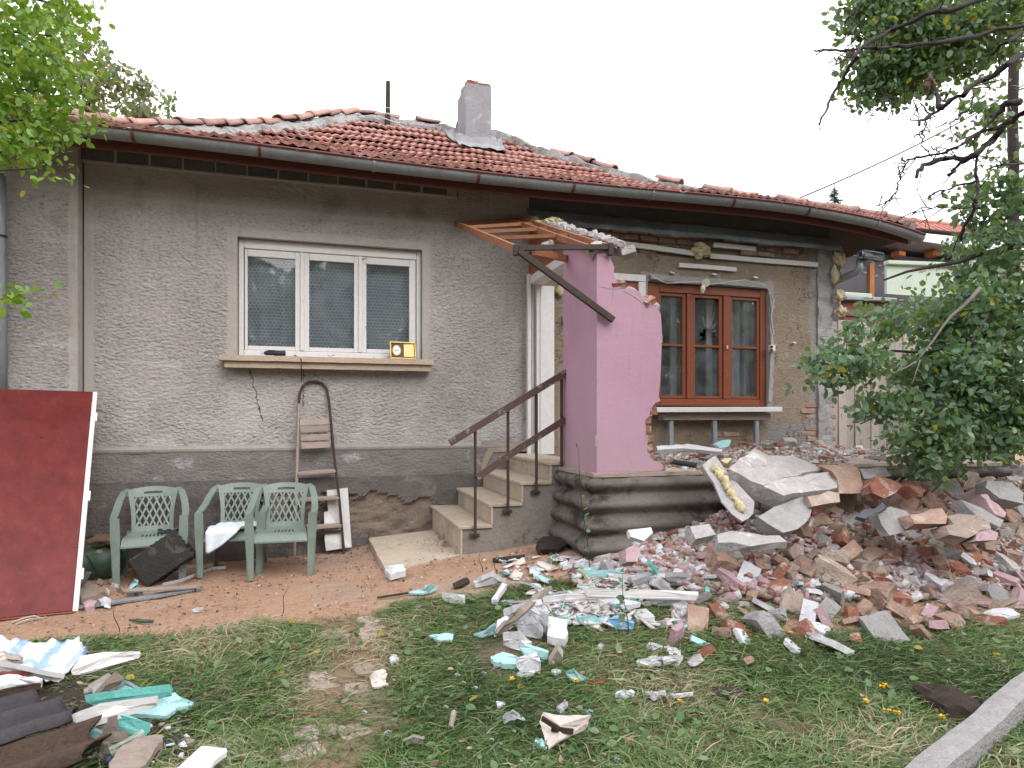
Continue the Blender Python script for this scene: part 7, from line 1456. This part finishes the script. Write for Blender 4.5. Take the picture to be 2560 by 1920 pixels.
MB().span(q[0].x - .6, on_y(2172, 700, Ys).x - .02, Ys, Ys + 2, .3, on_y(2200, 632, Ys).z).build('panel', M['shed'], sd_); MB().span(on_y(2182, 700, Ys).x + .0, q[1].x + 2, Ys + .02, Ys + 2, .3, on_y(2200, 634, Ys).z).build('panel', M['shed'], sd_)
MB().span(on_y(2171, 700, Ys).x - .01, on_y(2182, 700, Ys).x - .01, Ys - .05, Ys + .06, .3, on_y(2200, 634, Ys).z - .01).build('post', M['orange'], sd_)
MB().box((q[0].x + 1.2, Ys + .7, on_y(2200, 622, Ys).z + .06), (4.4, 2.3, .08), (R(-3), R(2), 0)).build('roof', M['metal'], sd_)
for px in (2108, 2120, 2245, 2330): MB().box(on_y(px, 636, Ys - .12), (.16, .2, .08), (0, .1, 0)).build('rafter_end', M['orange'], sd_)
b = MB(); 
for px, py in ((2163, 660), (2200, 664), (2162, 682), (2207, 683), (2190, 690)):
    c = on_y(px, py, Ys - .004 if px < 2171 else Ys + .016)
    for k in range(5): a = k * 1.256; b.tube([c, c + Vector((math.cos(a) * .05, -.004, math.sin(a) * .03))], [.006, .012], 4)
b.build('flower_print', M['pinkc'], sd_)
pgf = thing('green_panel_fence', 'pale green panelled fence beyond the house corner', 'fence', A(2250, 900, 10)); Yg = 2.3
for i, (x0, x1, yt) in enumerate(((2108, 2170, 741), (2217, 2335, 664))):
    a, c = on_y(x0, yt, Yg), on_y(x1, yt, Yg); MB().span(a.x, c.x + (1.6 if i else 0), Yg, Yg + .05, a.z - (.5 if i else .12), a.z + (.0 if i == 0 else .06)).build('panel', M['palegreen'], pgf); MB().box(((a.x + c.x) / 2 + (.8 if i else 0), Yg - .01, a.z + (.03 if i == 0 else .10)), (c.x - a.x + .06 + (1.6 if i else 0), .12, .07), (0, -.04 * i, 0), .01).build('cap_rail', M['palegreen'], pgf)
mb = thing('maroon_wall', 'low maroon boarded wall with a grey cap behind the plum boughs', 'wall', A(2160, 900, 9)); Ym = 1.6
a, c = on_y(2110, 752, Ym), on_y(2224, 752, Ym); MB().span(a.x, c.x, Ym, Ym + .1, .3, a.z).build('board', M['terra'], mb); MB().box(((a.x + c.x) / 2, Ym, a.z + .04), (c.x - a.x + .1, .2, .06), (0, -.02, 0), .01).build('cap', M['pipe'], mb); MB().span(a.x - .002, c.x, Ym - .03, Ym - .002, a.z - .24, a.z - .13, .004).build('rail', M['terra'], mb)
bf = thing('board_fence', 'pale vertical board fence between the house corner and the plum tree', 'fence', (7.6, .5, .4)); x = 6.44; k = 0
bme = [MB().box((0, 0, 0), (.135, .022, 2.4), None, .004).mesh('board', M['board']) for _ in range(2)]
while x < 9.2: link('board', bme[k % 2], bf, Matrix.Translation((x, .48 + .012 * (k % 2), 1.62 + random.uniform(-.03, .03))) @ Matrix.Rotation(random.uniform(-.01, .01), 4, 'Y')); x += .142; k += 1
for z in (.8, 2.0): MB().span(6.38, 9.2, .51, .56, z, z + .08).build('rail', M['board'], bf)
b = MB(); w0, w1 = at(1940, 520, 10.5), at(2660, 150, 12); b.tube([w0.lerp(w1, u) - Vector((0, 0, .16 * math.sin(math.pi * u))) for u in np.linspace(0, 1, 14)], .012, 5); tag(b.build('overhead_wire', M['wire']), 'black overhead wire running from the roof up into the right hand tree', 'wire')
# far wood behind the viewer and round about (it shows in the window glass)
n_ = 12000
cx = RNG.uniform(-32, 36, n_); cy = -23 - 5 * RNG.random(n_) + 1.5 * np.sin(cx); cz = RNG.random(n_) ** .85 * (9.6 + 1.6 * np.sin(cx * .55) + 1.2 * np.sin(cx * 1.7)); x, y, z = leaf_frames(n_); s_ = RNG.uniform(.7, 1.5, n_)
Vt = np.stack([cx, cy, cz], -1)[:, None, :] + s_[:, None, None] * (LEAF[None, :, 0:1] * x[:, None] + LEAF[None, :, 1:2] * y[:, None] + LEAF[None, :, 2:3] * z[:, None])
tag(link('treeline', npmesh('treeline', Vt.reshape(-1, 3), (LF[None] + 6 * np.arange(n_)[:, None, None]).reshape(-1, 4), M['leafC'], {'rnd': np.repeat(RNG.random(n_), 6)})), kind='stuff')
# ================================================================ GRASS
def scatter(n, x0, x1, y0, y1):
    x = RNG.uniform(x0, x1, n); y = y0 + (y1 - y0) * RNG.random(n); d_, p_, r_ = dirt(x, y); keep = RNG.random(n) < np.clip((1 - d_) * (1 - .86 * p_) * (1 - .9 * r_) * (.42 + 1.5 * (fbm(x, y, 1.9, 3) + .32)), 0.012 * (d_ < .98) , 1)
    x, y = x[keep], y[keep]; q = (y + 6.9) * CP + x * SP; u = 1280 + FPX * (x * CP - (y + 6.9) * SP) / q; v = 1040 + FPX * (1.5 - g(x, y)) / q; ok = (q > .8) & (u > -900) & (u < 3400) & (v < 2500); return x[ok], y[ok]
def blades(name, n, L0, L1, w, up, m_, rlo, rhi, label, area=(-4.6, 8.2, -5.7, -1.5), lift=0.):
    x, y = scatter(n, *area); n = len(x); z = g(x, y) - .004 + lift
    th = 7 * fbm(x, y, .9, 3) + RNG.normal(0, 1.3, n); L = RNG.uniform(L0, L1, n); d = np.stack([np.cos(th), np.sin(th) * .8, 0 * th], -1); sd = np.stack([-np.sin(th), np.cos(th), 0 * th], -1); bend = RNG.normal(0, .25, n)
    h = L * np.clip(RNG.normal(up, up * .6, n), .03, .95); run = np.sqrt(np.maximum(L * L - h * h, .0004)); base = np.stack([x, y, z], -1)
    hmid = h * .85 + .006; tip = base + d * run[:, None] + sd * (bend * L)[:, None] + np.stack([0 * h, 0 * h, h * RNG.uniform(.4, 1., n) + .01], -1); mid = base + d * (run * .48)[:, None] + sd * (bend * L * .25)[:, None] + np.stack([0 * h, 0 * h, hmid], -1)
    ww = w * RNG.uniform(.6, 1.4, n)[:, None] / 2; sv = sd * ww + np.array((0, 0, 1.)) * ww * RNG.normal(0, .5, (n, 1))
    V = np.stack([base - sv, base + sv, mid - sv * .9, mid + sv * .9, tip - sv * .15, tip + sv * .15], 1); k = 6 * np.arange(n)[:, None]; F = np.concatenate([k + np.array((0, 1, 3, 2)), k + np.array((2, 3, 5, 4))])
    r_ = np.clip(rlo + (rhi - rlo) * (RNG.random(n) * .75 + .25 + 1.1 * fbm(x + 9, y, 1.3, 3)), 0, 1)
    tag(link(name, npmesh(name, V.reshape(-1, 3), F, M[m_], {'rnd': np.repeat(r_, 6)})), label, kind='stuff')
blades('grass', 420000, .05, .14, .0040, .15, 'grass', .0, .74, 'cut green grass lying over the lawn'); blades('long_grass', 62000, .10, .22, .0048, .14, 'grass', .12, .78, 'long flattened green grass blades'); blades('straw', 27000, .06, .18, .0032, .12, 'grass', .74, 1., 'dry straw among the cut grass', lift=.012)
def lay(name, n, size, m_, label, fn, up=1.6):
    x, y = fn(n); n = len(x); P = np.stack([x, y, g(x, y) + .012 + .03 * RNG.random(n) ** 2], -1); s_ = size * RNG.uniform(.5, 1.3, n); d = RNG.normal(0, 1, (n, 3)); d[:, 2] *= .25; d /= np.linalg.norm(d, axis=1)[:, None]; nm = RNG.normal(0, .35, (n, 3)) + np.array((0, 0, 1.)); nm -= d * (nm * d).sum(1)[:, None]; nm /= np.linalg.norm(nm, axis=1)[:, None]; sx = np.cross(d, nm)
    V = P[:, None] + s_[:, None, None] * (LEAF[None, :, 0:1] * sx[:, None] + LEAF[None, :, 1:2] * d[:, None] + LEAF[None, :, 2:3] * nm[:, None]); tag(link(name, npmesh(name, V.reshape(-1, 3), (LF[None] + 6 * np.arange(n)[:, None, None]).reshape(-1, 4), M[m_], {'rnd': np.repeat(RNG.random(n), 6)})), label, kind='stuff')
lay('weed_leaves', 10500, .05, 'leafW', 'broad weed leaves strewn through the cut grass', lambda n: scatter(n, -4.4, 7.5, -5.6, -1.6))
def on_dirt(n):
    x = RNG.uniform(-2.6, 3.2, n); y = RNG.uniform(-2.6, -.1, n); d_, p_, r_ = dirt(x, y); k = (d_ > .4) & (fbm(x + 3, y, 2.5, 3) > RNG.uniform(-.5, .45, n)); return x[k], y[k]
lay('leaf_litter', 6500, .022, 'litter', 'dry brown leaf litter and chips on the dirt path', on_dirt); lay('twig_litter', 2600, .032, 'litter', 'dry scraps and leaf pieces in the grass', lambda n: scatter(n, -2.6, 5, -5.2, -1.8))
heap('dirt_grit', 'small stones and grit on the dirt path', 650, lambda: (lambda x, y: (x, y) if float(dirt(x, y)[0]) > .4 else None)(random.uniform(-2.6, 3.2), random.uniform(-2.7, -.1)), lambda x, y: float(g(x, y)) - .003, ['paper', 'crumb', 'blackwood', 'foam', 'beige'], .003, .011)
# old pavers showing through the bare strip
GR = bpy.data.objects['ground']; pvm = [MB().box((0, 0, 0), (.20, .13, .05), None, .01, 0, .006).mesh('paver', M['beige']) for _ in range(3)]
for i in range(26):
    t_ = i / 12.5; c = _pa.lerp(_pb, .06 + .42 * (i // 2) / 6.2 if False else .05 + .072 * (i // 2)); x = c.x + (-.12 if i % 2 else .10) + random.uniform(-.03, .03); y = c.y + random.uniform(-.03, .03)
    if random.random() < .25 or y < -4.9: continue
    link('paver', random.choice(pvm), GR, Matrix.Translation((x, y, float(g(x, y)) - .022 + random.uniform(-.010, .005))) @ Euler((random.uniform(-.04, .04), random.uniform(-.04, .04), random.uniform(-.15, .15))).to_matrix().to_4x4())
# yellow flower heads low in the grass
flw = []
for px, py in ((1975, 1600), (2213, 1735), (2205, 1738), (2165, 1775), (2215, 1800), (2230, 1803), (2245, 1806), (2355, 1816), (1915, 1775), (1700, 1775), (1280, 1718), (1440, 1722)):
    p = gp(px, py); t = tag(link('yellow_flower', None, None, Matrix.Translation(p)), 'small yellow flower head in the flattened grass', 'flower', 'small yellow flowers in the grass'); c = p + Vector((0, 0, .045)); b = MB()
    for k in range(26): a = random.uniform(0, 6.28); e = random.uniform(-.2, .9); d = Vector((math.cos(a), math.sin(a), e)).normalized(); s_ = d.cross(Vector((0, 0, 1))).normalized() * .005; b.add([c, c + d * .008 + s_, c + d * .017, c + d * .008 - s_], [(0, 1, 2, 3)])
    flw.append((t, 'small yellow flower head', 'left of the rotten log' if px > 2100 else 'at the foot of the rubble' if py < 1650 else 'in the lower lawn' if px > 1600 else 'in the grass above the cardboard')); b.build('petals', M['yellow'], t); MB().tube([p, c], .002, 5).build('stem', M['leafC'], t)
single_out(flw)
